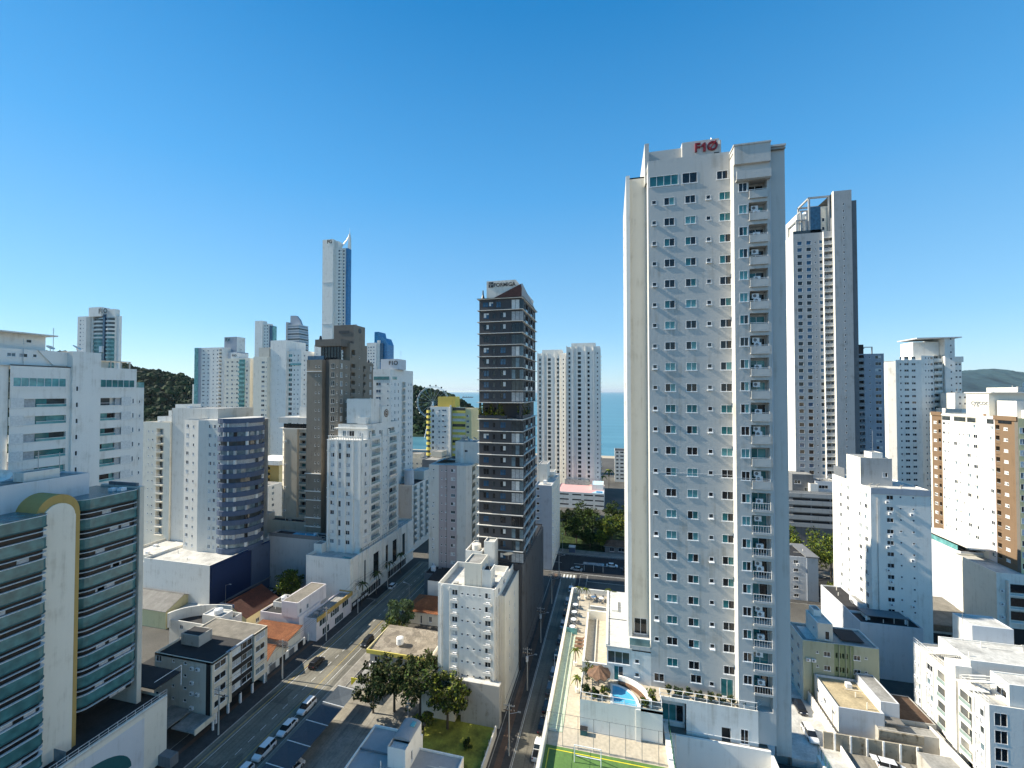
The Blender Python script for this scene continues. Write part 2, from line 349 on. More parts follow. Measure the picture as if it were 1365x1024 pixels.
def guard_geo(mb, w, kind, proj, wall):
    """balcony slab and guard, origin at floor level on the wall line"""
    hw = w/2
    mb.box(-hw, hw, -proj, 0.0, -0.16, -0.005, wall)
    y0, y1 = -proj, -proj+0.10
    if kind == 'solid':
        mb.box(-hw, hw, y0, y1, 0, 0.85, wall)
        if proj > 0.3: mb.box(-hw, -hw+0.1, y1, 0, 0, 0.85, wall); mb.box(hw-0.1, hw, y1, 0, 0, 0.85, wall)
        mb.box(-hw, hw, y0+0.03, y0+0.07, 0.95, 1.0, M.frame)
    elif kind == 'glass':
        mb.box(-hw, hw, y0, y1, 0, 0.25, wall)
        mb.box(-hw, hw, y0+0.03, y0+0.05, 0.25, 1.0, M.g_clear); mb.box(-hw, hw, y0+0.02, y0+0.07, 1.0, 1.05, M.frame)
        if proj > 0.3:
            for x in (-hw, hw-0.02): mb.box(x, x+0.02, y1, 0, 0.0, 1.0, M.g_clear)
    elif kind == 'dglass':
        mb.box(-hw, hw, y0+0.03, y0+0.05, 0.0, 1.0, M.tinted); mb.box(-hw, hw, y0+0.02, y0+0.07, 1.0, 1.05, M.frame_dark)
    else:
        mb.box(-hw, hw, y0, y1, 0, 0.14, wall)
        n = max(4, int(w/0.3))
        for i in range(n+1): x = -hw+0.03+(w-0.06)*i/n; mb.box(x-0.015, x+0.015, y0+0.03, y0+0.06, 0.14, 0.98, M.frame)
        mb.box(-hw, hw, y0+0.02, y0+0.07, 0.98, 1.03, M.frame)
WC = {}
def cached(key, fn, name):
    if key not in WC:
        mb = MB(); fn(mb); WC[key] = mb.mesh(name)
    return WC[key]

class Bld:
    """one building: an Empty at its base that parents wall, roof, windows, balconies"""
    def __init__(s, name, label, s0, t0, cat='building', group=None, rot=0.0, near=False, gl='mix', fr=None, sill=0.10, seed=None):
        s.o = (s0, t0, 0.0); s.e = thing(name, label, cat, s.o, group, R(rot)); s.near = near; s.gl = gl; s.fr = fr or M.frame; s.sill = sill
        s.p = {}; s.q = []; s.w = []; s.x = []; s.r = random.Random(seed or hash(label) % 1 + int(abs(s0)*7+abs(t0)*3))
    def mb(s, part='wall'):
        if part not in s.p: s.p[part] = MB()
        return s.p[part]
    def new(s, part): m = MB(); s.q.append((part, m)); return m
    def wall(s, p0, p1, z0, z1, m, cols=(), zf=None, n=0, pitch=2.95, part='wall', ops=(), skip=None):
        """vertical wall with real openings; cols = (u, w, h, sill, kind[, glass])"""
        L = math.hypot(p1[0]-p0[0], p1[1]-p0[1]); d = ((p1[0]-p0[0])/L, (p1[1]-p0[1])/L); nv = (d[1], -d[0]); ang = math.atan2(d[1], d[0])
        def P(u, z, y=0.0): return (p0[0]+d[0]*u-nv[0]*y, p0[1]+d[1]*u-nv[1]*y, z)
        holes = []
        for c in cols:
            u, w, h, sl, k = c[:5]; gl = c[5] if len(c) > 5 else s.gl
            for i in range(n):
                if skip and skip(i, c): continue
                zb = zf+i*pitch+sl
                if k.startswith('B'):                      # balcony recess
                    dp = 1.25; holes.append((u-w/2, u+w/2, zb, zb+h, dp, 'B'))
                    g = {'Bs': 'solid', 'Bg': 'glass', 'Br': 'rail', 'Bd': 'dglass'}[k[:2]]; pr = 0.0 if k.endswith('0') else (0.9 if k.endswith('9') else 0.25)
                    s.x.append(('bal', P(u, zb), ang, w, h, g, pr, m, gl, s.r.randrange(6), dp))
                elif k == 'ac': s.x.append(('ac', P(u, zb+0.3), ang))
                elif k == 'hole': holes.append((u-w/2, u+w/2, zb, zb+h, 0.6, 'D'))
                else:
                    holes.append((u-w/2, u+w/2, zb, zb+h, 0.12, 'W')); s.w.append((P(u, zb+h/2), ang, k, round(w, 2), round(h, 2), gl, s.r.randrange(7), nv))
        holes += list(ops)
        mb = s.mb(part)
        us = sorted({0.0, L, *[min(L, max(0, x)) for h in holes for x in h[:2]]})
        for a, b in zip(us, us[1:]):
            if b-a < 1e-5: continue
            mid = (a+b)/2; zs = z0
            for h in sorted([h for h in holes if h[0] < mid < h[1]], key=lambda q: q[2]):
                if h[2] > zs+1e-4: mb.quad(P(a, zs), P(b, zs), P(b, h[2]), P(a, h[2]), m)
                zs = max(zs, h[3])
            if z1 > zs+1e-4: mb.quad(P(a, zs), P(b, zs), P(b, z1), P(a, z1), m)
        for u0, u1, za, zb, dp, k in holes:
            u0 = max(u0, 0); u1 = min(u1, L)
            mb.quad(P(u0, za), P(u0, za, dp), P(u0, zb, dp), P(u0, zb), m); mb.quad(P(u1, za, dp), P(u1, za), P(u1, zb), P(u1, zb, dp), m)
            mb.quad(P(u0, za), P(u1, za), P(u1, za, dp), P(u0, za, dp), m); mb.quad(P(u0, zb, dp), P(u1, zb, dp), P(u1, zb), P(u0, zb), m)
            if k in 'BD': mb.quad(P(u0, za, dp), P(u1, za, dp), P(u1, zb, dp), P(u0, zb, dp), M.black if k == 'D' else m)
    def block(s, s0, s1, t0, t1, z0, z1, m, F=(), Rt=(), Lf=(), Bk=(), zf=None, n=0, pitch=2.95, par=0.9, roof=None, part='wall', Fm=None, Rm=None, Lm=None, skip=None, cap=None):
        zf = z0 if zf is None else zf
        s.wall((s0, t0), (s1, t0), z0, z1, Fm or m, F, zf, n, pitch, part, skip=skip)
        s.wall((s1, t0), (s1, t1), z0, z1, Rm or m, Rt, zf, n, pitch, part, skip=skip)
        s.wall((s1, t1), (s0, t1), z0, z1, m, Bk, zf, n, pitch, part, skip=skip)
        D = t1-t0; s.wall((s0, t1), (s0, t0), z0, z1, Lm or m, [(D-c[0],)+tuple(c[1:]) for c in Lf], zf, n, pitch, part, skip=skip)
        s.top(s0, s1, t0, t1, z1, m, par, roof or M.roof_grey, part)
        if s.near and (s1-s0)*(t1-t0) > 60 and par >= .15:      # the usual roof clutter: vents, condensers, pipes
            zr = z1-par
            for _ in range(s.r.randrange(3, 6)):
                x = s.r.uniform(s0+1, s1-2); y = s.r.uniform(t0+1, t1-2); k = s.r.random()
                if k < .4: s.new('roof_unit').box(x, x+s.r.uniform(.7, 1.4), y, y+s.r.uniform(.7, 1.2), zr, zr+s.r.uniform(.6, 1.1), s.r.choice((M.frame, M.metal, M.grey)))
                elif k < .75: q = s.new('vent_pipe'); q.tube((x, y, zr), (x, y, zr+s.r.uniform(.7, 1.5)), .09, M.offwhite, 6)
                else: q = s.new('roof_pipe'); q.tube((x, y, zr+.15), (min(x+s.r.uniform(2, 5), s1-.5), y, zr+.15), .06, M.offwhite, 5)
    def top(s, s0, s1, t0, t1, z1, m, par, roof, part='wall'):
        w = 0.18; mb = s.mb(part); zr = z1-par
        s.mb('roof').quad((s0+w, t0+w, zr), (s1-w, t0+w, zr), (s1-w, t1-w, zr), (s0+w, t1-w, zr), roof)
        o = [(s0, t0), (s1, t0), (s1, t1), (s0, t1)]; i = [(s0+w, t0+w), (s1-w, t0+w), (s1-w, t1-w), (s0+w, t1-w)]
        for k in range(4):
            j = (k+1) % 4
            mb.quad((*o[k], z1), (*o[j], z1), (*i[j], z1), (*i[k], z1), m)
            if par > 0.01: mb.quad((*i[j], zr), (*i[k], zr), (*i[k], z1), (*i[j], z1), m)
    def band(s, s0, s1, t0, t1, z, h, p, m, part='ledge', sides='FRLB'):
        """projecting ledge round a box"""
        mb = s.mb(part); mb.box(s0-p, s1+p, t0-p, t1+p, z, z+h, m)
    JOIN = {'wall', 'roof', 'penthouse', 'ledge', 'parapet', 'podium_wall', 'sign_emblem', 'deck', 'sign_screen'}
    def box(s, part, *a, **k): (s.mb(part) if part in s.JOIN else s.new(part)).box(*a, **k)
    def tank(s, x, y, z, r=1.0, h=1.6, m=None): k = s.new('water_tank'); k.cyl(x, y, z, z+h, r, m or M.frame, 14, r*0.92); k.cyl(x, y, z+h, z+h+0.25, r*0.95, m or M.frame, 14, r*0.4)
    def dish(s, x, y, z, r=0.8, ang=0.0):
        mb = s.new('satellite_dish'); a = Vector((math.cos(ang)*0.6, math.sin(ang)*0.6, 0.8)).normalized(); u = a.orthogonal().normalized(); w = a.cross(u); c = Vector((x, y, z+r*1.1)); n = 14; pts = [tuple(c-a*r*0.3)]
        pts += [tuple(c+(u*math.cos(2*math.pi*i/n)+w*math.sin(2*math.pi*i/n))*r) for i in range(n)]
        mb.add(pts, [(0, i+1, (i+1) % n+1) for i in range(n)], M.offwhite); mb.tube((x, y, z), tuple(c-a*r*0.3), 0.06, M.metal); mb.tube(tuple(c-a*r*0.3), tuple(c+a*r*0.5), 0.03, M.metal)
    def antenna(s, x, y, z, h=5): mb = s.new('antenna'); mb.tube((x, y, z), (x, y, z+h), 0.05, M.metal, 5); mb.tube((x-0.4, y, z+h*0.9), (x+0.4, y, z+h*0.9), 0.025, M.metal, 4); mb.tube((x-0.3, y, z+h*0.8), (x+0.3, y, z+h*0.8), 0.025, M.metal, 4)
    def text(s, txt, x, y, z, size, m, face='F', label=None, depth=0.12, bold=0.0, part='sign'):
        cu = bpy.data.curves.new('sign', 'FONT'); cu.body = txt; cu.size = size; cu.extrude = depth/2; cu.offset = bold; cu.align_x = 'CENTER'; cu.align_y = 'CENTER'
        tmp = bpy.data.objects.new('sign', cu); C.objects.link(tmp); dg = bpy.context.evaluated_depsgraph_get(); me = bpy.data.meshes.new_from_object(tmp.evaluated_get(dg)); bpy.data.objects.remove(tmp)
        me.materials.clear(); me.materials.append(m)
        o = linkobj(part, me, s.e, (x-s.o[0], y-s.o[1], z)); o.rotation_euler = (R(90), 0, {'F': 0, 'R': R(90), 'L': R(-90)}[face])
        if label: o['label'] = label
        return o
    def done(s):
        ox, oy, _ = s.o
        for k, mb in s.p.items():
            for nm in ([k] if mb.f else []): mb.build(nm, s.e, s.o)
        cnt = {}
        for k, m in s.q: cnt.setdefault(k, []).append(m)
        for k, ms in cnt.items():
            for m in ms[:100]:
                if m.f: m.build(k, s.e, s.o)
        # windows: the hundred that show largest one by one, the rest as one part
        def vis(w):
            v = CAMP-Vector(w[0]); d = v.length; f = (v.x*w[7][0]+v.y*w[7][1])/d
            return -(w[3]*w[4]*max(f, 0.0)/(d*d))
        ws = sorted(s.w, key=vis); rest = MB()
        for i, (p, ang, k, w, h, gl, var, nv) in enumerate(ws):
            fr = s.fr; sl = s.sill if k in ('w', 'h', 's', 'b') else 0
            if i < 100 and vis(ws[i]) < 0:
                loc = (p[0]-ox, p[1]-oy, p[2])
                if s.near:
                    if k == 'plain': linkobj('window', cached(('pane', k, w, h, gl, var), lambda mb: win_pane(mb, k, w, h, gl, var), 'window_pane'), s.e, loc, ang); continue
                    f = linkobj('window', cached(('fr', k, w, h, fr.name, sl), lambda mb: win_frame(mb, k, w, h, fr, sl), 'window_frame'), s.e, loc, ang)
                    linkobj('pane', cached(('pane', k, w, h, gl, var), lambda mb: win_pane(mb, k, w, h, gl, var), 'window_pane'), f)
                else:
                    def both(mb): win_frame(mb, k, w, h, fr, sl); win_pane(mb, k, w, h, gl, var)
                    linkobj('window', cached(('both', k, w, h, gl, var, fr.name, sl), both, 'window'), s.e, loc, ang)
            else:
                ca, sa = math.cos(ang), math.sin(ang)
                rest.T = lambda q, p=p, ca=ca, sa=sa: (p[0]+q[0]*ca-q[1]*sa, p[1]+q[0]*sa+q[1]*ca, p[2]+q[2])
                win_frame(rest, k, w, h, fr, sl); win_pane(rest, k, w, h, gl, var)
        if rest.f: rest.build('window', s.e, s.o)['kind'] = 'stuff'
        nb = 0; bal = MB(); acm = MB(); na = 0
        for x in s.x:
            if x[0] == 'ac':
                _, p, ang = x; na += 1
                if na <= 100: linkobj('ac_unit', cached('ac', ac_geo, 'ac_unit'), s.e, (p[0]-ox, p[1]-oy, p[2]), ang)
                continue
            _, p, ang, w, h, g, pr, wm, gl, var, dp = x; nb += 1
            def door(mb):
                a = -w/2+0.15; b = w/2-0.15 if w < 2.6 else w/2-0.9
                q = random.Random(var); mid = (a+b)/2
                for u0, u1 in ((a, mid), (mid, b)):
                    mb.quad((u0, dp-0.03, 0.02), (u1, dp-0.03, 0.02), (u1, dp-0.03, h*0.86), (u0, dp-0.03, h*0.86), GL[gl][q.randrange(len(GL[gl]))])
                mb.box(mid-0.03, mid+0.03, dp-0.06, dp-0.035, 0, h*0.86, s.fr)
            if nb <= 100:
                b = linkobj('balcony', cached(('bal', w, g, pr, wm.name), lambda mb: guard_geo(mb, w, g, pr, wm), 'balcony'), s.e, (p[0]-ox, p[1]-oy, p[2]), ang)
                linkobj('balcony_door', cached(('bdoor', w, h, gl, var, s.fr.name), door, 'balcony_door'), b)
            else:
                ca, sa = math.cos(ang), math.sin(ang)
                bal.T = lambda q, p=p, ca=ca, sa=sa: (p[0]+q[0]*ca-q[1]*sa, p[1]+q[0]*sa+q[1]*ca, p[2]+q[2])
                guard_geo(bal, w, g, pr, wm); door(bal)
        if bal.f: bal.build('balcony', s.e, s.o)['kind'] = 'stuff'
        return s
# ------------------------------------------------------------------ setting: ground, streets, beach, sea
def sheet(name, s0, s1, t0, t1, z, m, nx=1, ny=1):
    mb = MB(); mb.quad((s0, t0, z), (s1, t0, z), (s1, t1, z), (s0, t1, z), m); return tag(mb.build(name), kind='structure')
def slab(name, s0, s1, t0, t1, h, m, side=None):
    mb = MB(); mb.box(s0, s1, t0, t1, -0.05, h, side or M.kerb, top=None, bottom=False); mb.quad((s0+.15, t0+.15, h+.004), (s1-.15, t0+.15, h+.004), (s1-.15, t1-.15, h+.004), (s0+.15, t1-.15, h+.004), m)
    return tag(mb.build(name), kind='structure')
mb = MB()
mb.add([(-9000, -2500, 0), (9000, -2500, 0), (9000, 452, 0), (-330, 452, 0), (-330, 1100, 0), (-9000, 1100, 0)], [(0, 1, 2, 3, 4, 5)], M.soil); tag(mb.build('ground'), kind='structure')
mb = MB(); mb.add([(-330, 452, 0), (9000, 452, 0), (9000, 480, -1.0), (-330, 480, -1.0)], [(0, 1, 2, 3)], M.sand); tag(mb.build('beach'), kind='structure')
mb = MB(); mb.quad((-60000, 474, -0.8), (60000, 474, -0.8), (60000, 110000, -0.8), (-60000, 110000, -0.8), M.sea); tag(mb.build('sea'), kind='structure')
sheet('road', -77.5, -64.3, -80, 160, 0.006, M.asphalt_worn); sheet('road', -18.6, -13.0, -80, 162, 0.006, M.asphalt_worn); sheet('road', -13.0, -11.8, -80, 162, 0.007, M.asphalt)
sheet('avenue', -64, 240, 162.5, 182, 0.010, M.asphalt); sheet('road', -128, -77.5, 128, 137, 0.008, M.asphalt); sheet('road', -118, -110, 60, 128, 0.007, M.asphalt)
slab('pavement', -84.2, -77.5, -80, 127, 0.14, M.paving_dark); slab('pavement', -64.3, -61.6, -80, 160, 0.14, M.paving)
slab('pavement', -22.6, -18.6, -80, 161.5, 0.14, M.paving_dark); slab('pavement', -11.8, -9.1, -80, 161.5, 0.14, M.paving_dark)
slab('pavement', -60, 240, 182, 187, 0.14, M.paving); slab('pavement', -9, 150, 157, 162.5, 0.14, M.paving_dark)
sheet('path', -21.6, -20.3, -80, 161, 0.155, M.tactile); sheet('path', -82.2, -81.2, -80, 120, 0.155, M.tactile)
mb = MB()
for i in range(60): t = -20+i*3.0; mb.box(-70.95, -70.83, t, t+1.5, 0.008, 0.012, M.mark, bottom=False)
mb.box(-66.75, -66.63, -40, 158, 0.008, 0.012, M.mark, bottom=False); mb.box(-75.3, -75.2, -40, 158, 0.008, 0.012, M.mark, bottom=False)
mb.box(-76.0, -75.9, 60, 158, 0.008, 0.012, M.mark_y, bottom=False); mb.box(-68.4, -68.3, -40, 158, 0.008, 0.012, M.mark_y, bottom=False)
mb.box(-14.35, -14.23, -40, 155, 0.008, 0.012, M.mark, bottom=False); mb.box(-18.45, -18.35, -40, 155, 0.008, 0.012, M.mark, bottom=False)
for i in range(7): x = -21.8+i*1.25; mb.box(x, x+0.6, 158.2, 161.5, 0.014, 0.018, M.mark, bottom=False)
for i in range(22): x = -60+i*9; mb.box(x, x+4, 172.2, 172.4, 0.012, 0.016, M.mark, bottom=False)
mb.box(-60, 200, 163.1, 163.25, 0.012, 0.016, M.mark, bottom=False); mb.box(-60, 200, 181.2, 181.35, 0.012, 0.016, M.mark, bottom=False)
tag(mb.build('road_markings'), kind='structure')
sheet('parking_lot', -61.5, -38.2, 55, 92.5, 0.012, M.lot); sheet('lawn', -38.2, -23.4, 66, 86.3, 0.012, M.grass)
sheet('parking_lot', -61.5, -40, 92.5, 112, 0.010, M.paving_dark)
sheet('driveway', 26, 44.0, 80, 125, 0.012, M.roof_light); sheet('parking_lot', 44.0, 62, 82, 97, 0.016, M.lot); sheet('park_lawn', -30, 40, 187.2, 228, 0.012, M.leaf_d)

# ------------------------------------------------------------------ the tall white tower beside us, and its podium
b = Bld('apartment_tower', 'tall pale grey tower with red sign letters, on a podium with a small pool', 5.3, 62.4, near=True, gl='f10', sill=0.07)
zr = 34.65                                                     # sill datum of the lowest full row
F10c = [(0.8, 0.6, 0.6, 0.28, 's', 'dark'), (2.85, 1.4, 1.12, 0, 'w'), (5.65, 1.4, 1.12, 0, 'w'), (8.0, 0.6, 0.6, 0.28, 's', 'dark'), (10.1, 1.45, 1.12, 0, 'w')]
b.wall((5.3, 62.4), (16.1, 62.4), 24.5, 103.2, M.tower, F10c, zr, 22, 2.95,
       ops=[(0.2, 4.1, 99.45, 100.95, 0.12, 'W'), (4.6, 6.6, 99.45, 100.95, 0.12, 'W'), (9.1, 10.55, 99.5, 100.7, 0.12, 'W'), (9.0, 10.6, 28.7, 31.1, 0.12, 'W'),
            (0.4, 1.75, 29.35, 30.5, 0.12, 'W'), (5.2, 6.6, 29.9, 31.05, 0.12, 'W'), (7.6, 8.2, 29.8, 30.4, 0.12, 'W'), (2.15, 3.55, 31.7, 32.85, 0.12, 'W'), (4.95, 6.35, 31.7, 32.85, 0.12, 'W'), (9.4, 10.8, 31.7, 32.85, 0.12, 'W')])
def w1(s, z, k, w, h, gl='f10', t=62.4, nv=(0, -1), var=1): b.w.append(((s, t, z), 0.0, k, w, h, gl, var, nv))
w1(7.45, 100.2, 'b', 3.9, 1.5, 'f10'); w1(10.9, 100.2, 'w', 2.0, 1.5, 'teal'); w1(15.12, 100.1, 'w', 1.45, 1.2, 'dark'); w1(15.1, 29.9, 'w', 1.6, 2.4, 'teal', var=3)
w1(6.37, 29.92, 'w', 1.35, 1.15, 'dark'); w1(11.2, 30.48, 'w', 1.4, 1.15, 'dark'); w1(13.2, 30.1, 's', 0.6, 0.6, 'dark'); w1(8.15, 32.28, 'w', 1.4, 1.15); w1(10.95, 32.28, 'w', 1.4, 1.15, 'dark'); w1(15.4, 32.28, 'w', 1.4, 1.15, 'dark', var=4)
# forward right wing with the balconies
b.wall((16.1, 62.4), (16.1, 60.7), 24.5, 100.3, M.tower)
b.wall((16.1, 60.7), (20.45, 60.7), 28.5, 100.3, M.tower, [(1.1, 1.05, 1.2, 0.0, 'w'), (2.9, 2.2, 2.3, -0.9, 'Bs'), (2.9, 2.2, 2.3, -0.9, 'Br')], 31.8, 23, 2.95, skip=lambda i, c: (c[4] == 'Bs') == (i < 9) if c[4][0] == 'B' else False, ops=[(1.9, 4.0, 28.6, 30.9, 1.2, 'B')])
b.wall((16.1, 60.7), (20.45, 60.7), 24.5, 28.5, M.tower); b.wall((20.45, 61.25), (22.4, 61.25), 23, 102.6, M.tower); b.wall((20.45, 60.7), (20.45, 61.25), 23, 102.6, M.tower); b.box('wall', 20.6, 20.72, 61.2, 61.25, 29, 101.5, M.grey_light)
b.wall((22.4, 61.25), (22.4, 80), 20, 102.6, M.tower, [(4, 1.4, 1.15, 0, 'w'), (9, 1.4, 1.15, 0, 'w'), (14, 0.6, 0.6, .3, 's')], 32, 23); b.wall((22.4, 80), (2.3, 80), 24, 103, M.tower)
b.box('wall', 16.1, 20.45, 60.3, 62.4, 100.3, 102.9, M.tower); b.box('canopy', 16.0, 20.5, 60.2, 62.6, 102.75, 102.95, M.tower)
b.box('balcony_guard', 16.3, 20.4, 60.0, 60.15, 98.1, 99.2, M.tower); b.box('balcony_guard', 16.3, 20.4, 60.15, 60.69, 98.0, 98.15, M.tower)
b.box('roof', 16.1, 22.4, 60.9, 80, 102.0, 102.2, M.roof_grey)
# recessed left bay with its own balcony
b.wall((2.3, 65.4), (5.3, 65.4), 33.0, 102.6, M.cream_light, ops=[(0.9, 2.7, 34.0, 36.3, 0.12, 'W')]); w1(4.1, 35.15, 'w', 1.8, 2.3, 'teal', 65.4)
b.wall((5.3, 80), (5.3, 62.4), 24.5, 103.2, M.tower); b.wall((2.3, 80), (2.3, 65.4), 33, 102.6, M.tower, [(4, .6, .6, .3, 's'), (9, 1.4, 1.15, 0, 'w')], 35, 22)
b.box('wall', 2.3, 2.85, 64.6, 65.4, 33, 102.6, M.white); b.box('roof', 2.3, 5.3, 65.4, 80, 102.4, 102.6, M.roof_grey)
b.box('balcony_guard', 2.4, 5.25, 62.35, 65.4, 33.3, 33.9, M.tower); b.box('balcony_guard', 2.4, 5.2, 62.38, 62.42, 33.9, 34.9, M.g_clear); b.box('balcony_guard', 2.4, 5.25, 62.34, 62.46, 34.9, 34.98, M.frame)
# roofline: parapets, penthouse and the sign block
b.box('wall', 5.3, 16.1, 62.4, 62.65, 103.2, 103.25, M.tower); b.box('roof', 5.3, 16.1, 62.65, 80, 102.2, 102.4, M.roof_grey)
b.box('penthouse', 5.0, 5.6, 64.2, 78, 101, 106.9, M.tower); b.box('penthouse', 5.6, 10.5, 66.6, 78, 102.4, 106.9, M.tower, M.roof_grey); b.box('penthouse', 10.5, 15.6, 66, 78, 102.4, 107.35, M.tower, M.roof_grey)
b.box('penthouse', 15.6, 15.85, 65.9, 78, 103, 107.0, M.tower)
for s_, z_ in ((12.0, 104.2), (14.9, 104.55)): b.box('vent_opening', s_, s_+0.9, 65.96, 66.05, z_, z_+0.75, M.black)
b.box('vent_opening', 5.4, 6.5, 64.15, 64.25, 103.3, 103.6, M.black); b.box('penthouse', 6.2, 10.5, 66.2, 66.6, 103, 104, M.tower)
b.text('F', 12.62, 65.9, 106.2, 1.8, M.red, label='red sign letter on the roof block', depth=0.25, bold=0.04); b.text('O', 14.68, 65.9, 106.2, 1.8, M.red, label='red sign letter with a slash through it', depth=0.25, bold=0.04)
b.mb('sign_figure').extr([(13.42, 105.58), (13.74, 105.58), (13.74, 106.84), (13.5, 106.84), (13.16, 106.56), (13.16, 106.28), (13.42, 106.42)], lambda x, z: (x, 65.75, z), lambda x, z: (x, 65.99, z), M.red)
mbs = b.mb('sign_slash'); mbs.tube((14.2, 65.72, 105.65), (15.15, 65.72, 106.95), 0.10, M.red, 4)
for i in range(22):                                            # small hoods under the bathroom vents
    for s_ in (6.1, 13.3):
        if (i*7+int(s_)) % 3: b.box('vent_hood', s_-.32, s_+.32, 62.4-(.34 if (i+int(s_)) % 2 else .16), 62.399, zr+i*2.95+.12, zr+i*2.95+.24, M.frame)
for i in range(22):
    if i % 3 != 1: b.x.append(('ac', (18.95, 61.55, 32.0+i*2.95), 0.0)); 
    if i % 2: b.x.append(('ac', (18.75, 61.6, 32.65+i*2.95), 0.0))
b.mb('ledge').box(5.3, 16.1, 62.37, 62.4, 58.6, 58.64, M.grey_light); b.mb('ledge').box(16.11, 20.4, 60.67, 60.7, 58.6, 58.64, M.grey_light)
b.antenna(15.4, 70, 107.3, 2.5); b.antenna(22, 66, 102.6, 2.0); b.mb('ledge').box(20.6, 22.5, 61.0, 61.24, 102.45, 102.7, M.tower)
b.done()

pd = Bld('podium_building', 'white garage podium with tiled terraces, small curved pool and green sports court on top', -8.9, 40, near=True, gl='teal')
Z = 24.5; FR = M.frame
pd.wall((-8.9, 96), (-8.9, 30), 0, 25.6, M.cream_light, [(x, 5, 1.2, 1.2, 'hole') for x in range(6, 64, 7)], 1, 7, 3.1); pd.wall((-8.9, 30), (26, 30), 0, Z, M.white); pd.wall((26, 30), (26, 62.5), 0, 22, M.white_cool); pd.wall((26, 62.5), (5.2, 62.5), 0, 22, M.white_cool); pd.wall((5.2, 62.5), (5.2, 96), 0, Z+1.1, M.white); pd.wall((5.2, 96), (-8.9, 96), 0, Z+1.1, M.white)
pd.box('wall', -8.9, -8.45, 30, 96, Z, 25.6, M.cream_light); pd.box('wall', -8.45, 4, 95.7, 96, Z, 25.7, M.white_cool)
dk = pd.mb('deck'); dk.quad((-8.45, 30, Z), (7.0, 30, Z), (7.0, 62.4, Z), (-8.45, 62.4, Z), M.deck_tile); dk.quad((7.0, 30, 17), (26, 30, 17), (26, 62, 17), (7.0, 62, 17), M.paving_dark); dk.quad((-8.45, 62.4, Z), (5.1, 62.4, Z), (5.1, 96, Z), (-8.45, 96, Z), M.deck_tile)
dk.box(-8.40, -7.35, 56.5, 79.5, Z+0.003, Z+0.35, M.cream_light, M.deck_green); dk.box(-7.34, -6.55, 56.5, 79.0, Z+0.003, Z+0.06, M.deck_green); 
for i in range(12): dk.box(-7.36, -6.55, 57.5+i*1.85, 57.55+i*1.85, Z+0.06, Z+0.075, M.beige)
dk.quad((-8.4, 34, Z+0.012), (6.5, 34, Z+0.012), (6.5, 54.2, Z+0.012), (-8.4, 54.2, Z+0.012), M.court)
for a in ((-8.0, 5.8, 53.6, 53.72), (-8.0, 5.8, 36, 36.12), (-8.0, -7.88, 36, 53.6), (5.7, 5.82, 36, 53.6)): dk.box(a[0], a[1], a[2], a[3], Z+0.016, Z+0.022, M.ysign)
# pool terrace block
pd.wall((-4.3, 57.4), (2.95, 57.4), Z, 28.7, M.white_cool); pd.wall((2.95, 57.4), (2.95, 57.7), Z, 28.7, M.white); pd.wall((3.55, 57.7), (6.3, 57.7), Z, 28.7, M.white_cool); pd.box('wall', 2.95, 3.55, 57.3, 57.8, Z, 28.6, M.white)
pd.wall((-4.3, 62.4), (-4.3, 57.4), Z, 28.7, M.white); pd.wall((6.3, 57.7), (6.3, 60.6), Z, 28.7, M.white_cool, ops=[(0.5, 1.6, 26, 27, 0.12, 'D')])
te = pd.mb('terrace_floor'); te.box(-4.3, 6.3, 57.7, 62.4, 28.2, 28.55, M.deck_tile); te.box(-4.3, 2.9, 57.42, 57.7, 28.2, 28.55, M.deck_tile); te.box(6.3, 18.3, 60.55, 62.4, 28.2, 28.55, M.deck_tile)
# quarter round pool with its rim
arc = [(3.0*math.sin(i*math.pi/24), 4.0*math.cos(i*math.pi/24)) for i in range(13)]
cx, cy = 0.0, 57.62
po = [(cx, cy)]+[(cx+3.1*math.sin(a), cy+3.3*math.cos(a)) for a in [i*math.pi/24 for i in range(13)]]
rim = [(cx-0.3, cy-0.18)]+[(cx-0.3, cy+3.65)]+[(cx+3.55*math.sin(a), cy+3.7*math.cos(a)) for a in [i*math.pi/24 for i in range(1, 13)]]+[(cx+3.55, cy-0.18)]
pm = pd.mb('pool'); pm.prism(rim, 28.56, 28.80, M.white); pm.prism(po, 28.7, 28.81, M.pool)
pm.box(cx-0.02, cx+1.0, cy, cy+0.01, 28.0, 28.82, M.cblue)
cr = pd.mb('curved_wall')
for i in range(12):
    a0, a1 = i*math.pi/26+0.05, (i+1)*math.pi/26+0.05
    q = [(cx+0.6+r*math.sin(a), cy+0.2+(r+0.1)*math.cos(a)) for r, a in ((4.1, a0), (4.1, a1), (4.45, a1), (4.45, a0))]; cr.prism(q, 28.55, 29.45, M.white)
    q = [(cx+0.6+r*math.sin(a), cy+0.2+(r+0.1)*math.cos(a)) for r, a in ((3.6, a0), (3.6, a1), (4.08, a1), (4.08, a0))]; cr.prism(q, 28.55, 28.85, M.timber)
def rail(part, pts, z, h=1.0, m=FR, gl=True, post=1.5, r=0.035):
    mb = pd.mb(part)
    for (x0, y0), (x1, y1) in zip(pts, pts[1:]):
        L = math.hypot(x1-x0, y1-y0); n = max(1, round(L/post))
        mb.tube((x0, y0, z+h), (x1, y1, z+h), r, m, 5); mb.tube((x0, y0, z+h*0.45), (x1, y1, z+h*0.45), r*0.7, m, 4)
        for i in range(n+1): mb.tube((x0+(x1-x0)*i/n, y0+(y1-y0)*i/n, z), (x0+(x1-x0)*i/n, y0+(y1-y0)*i/n, z+h), r, m, 5)
rail('railing', [(-4.2, 62.2), (-4.2, 57.5), (2.9, 57.5)], 28.6); rail('railing', [(3.6, 57.8), (6.2, 57.8), (6.2, 60.6), (18.2, 60.65), (19.4, 62.0)], 28.6, 1.05)
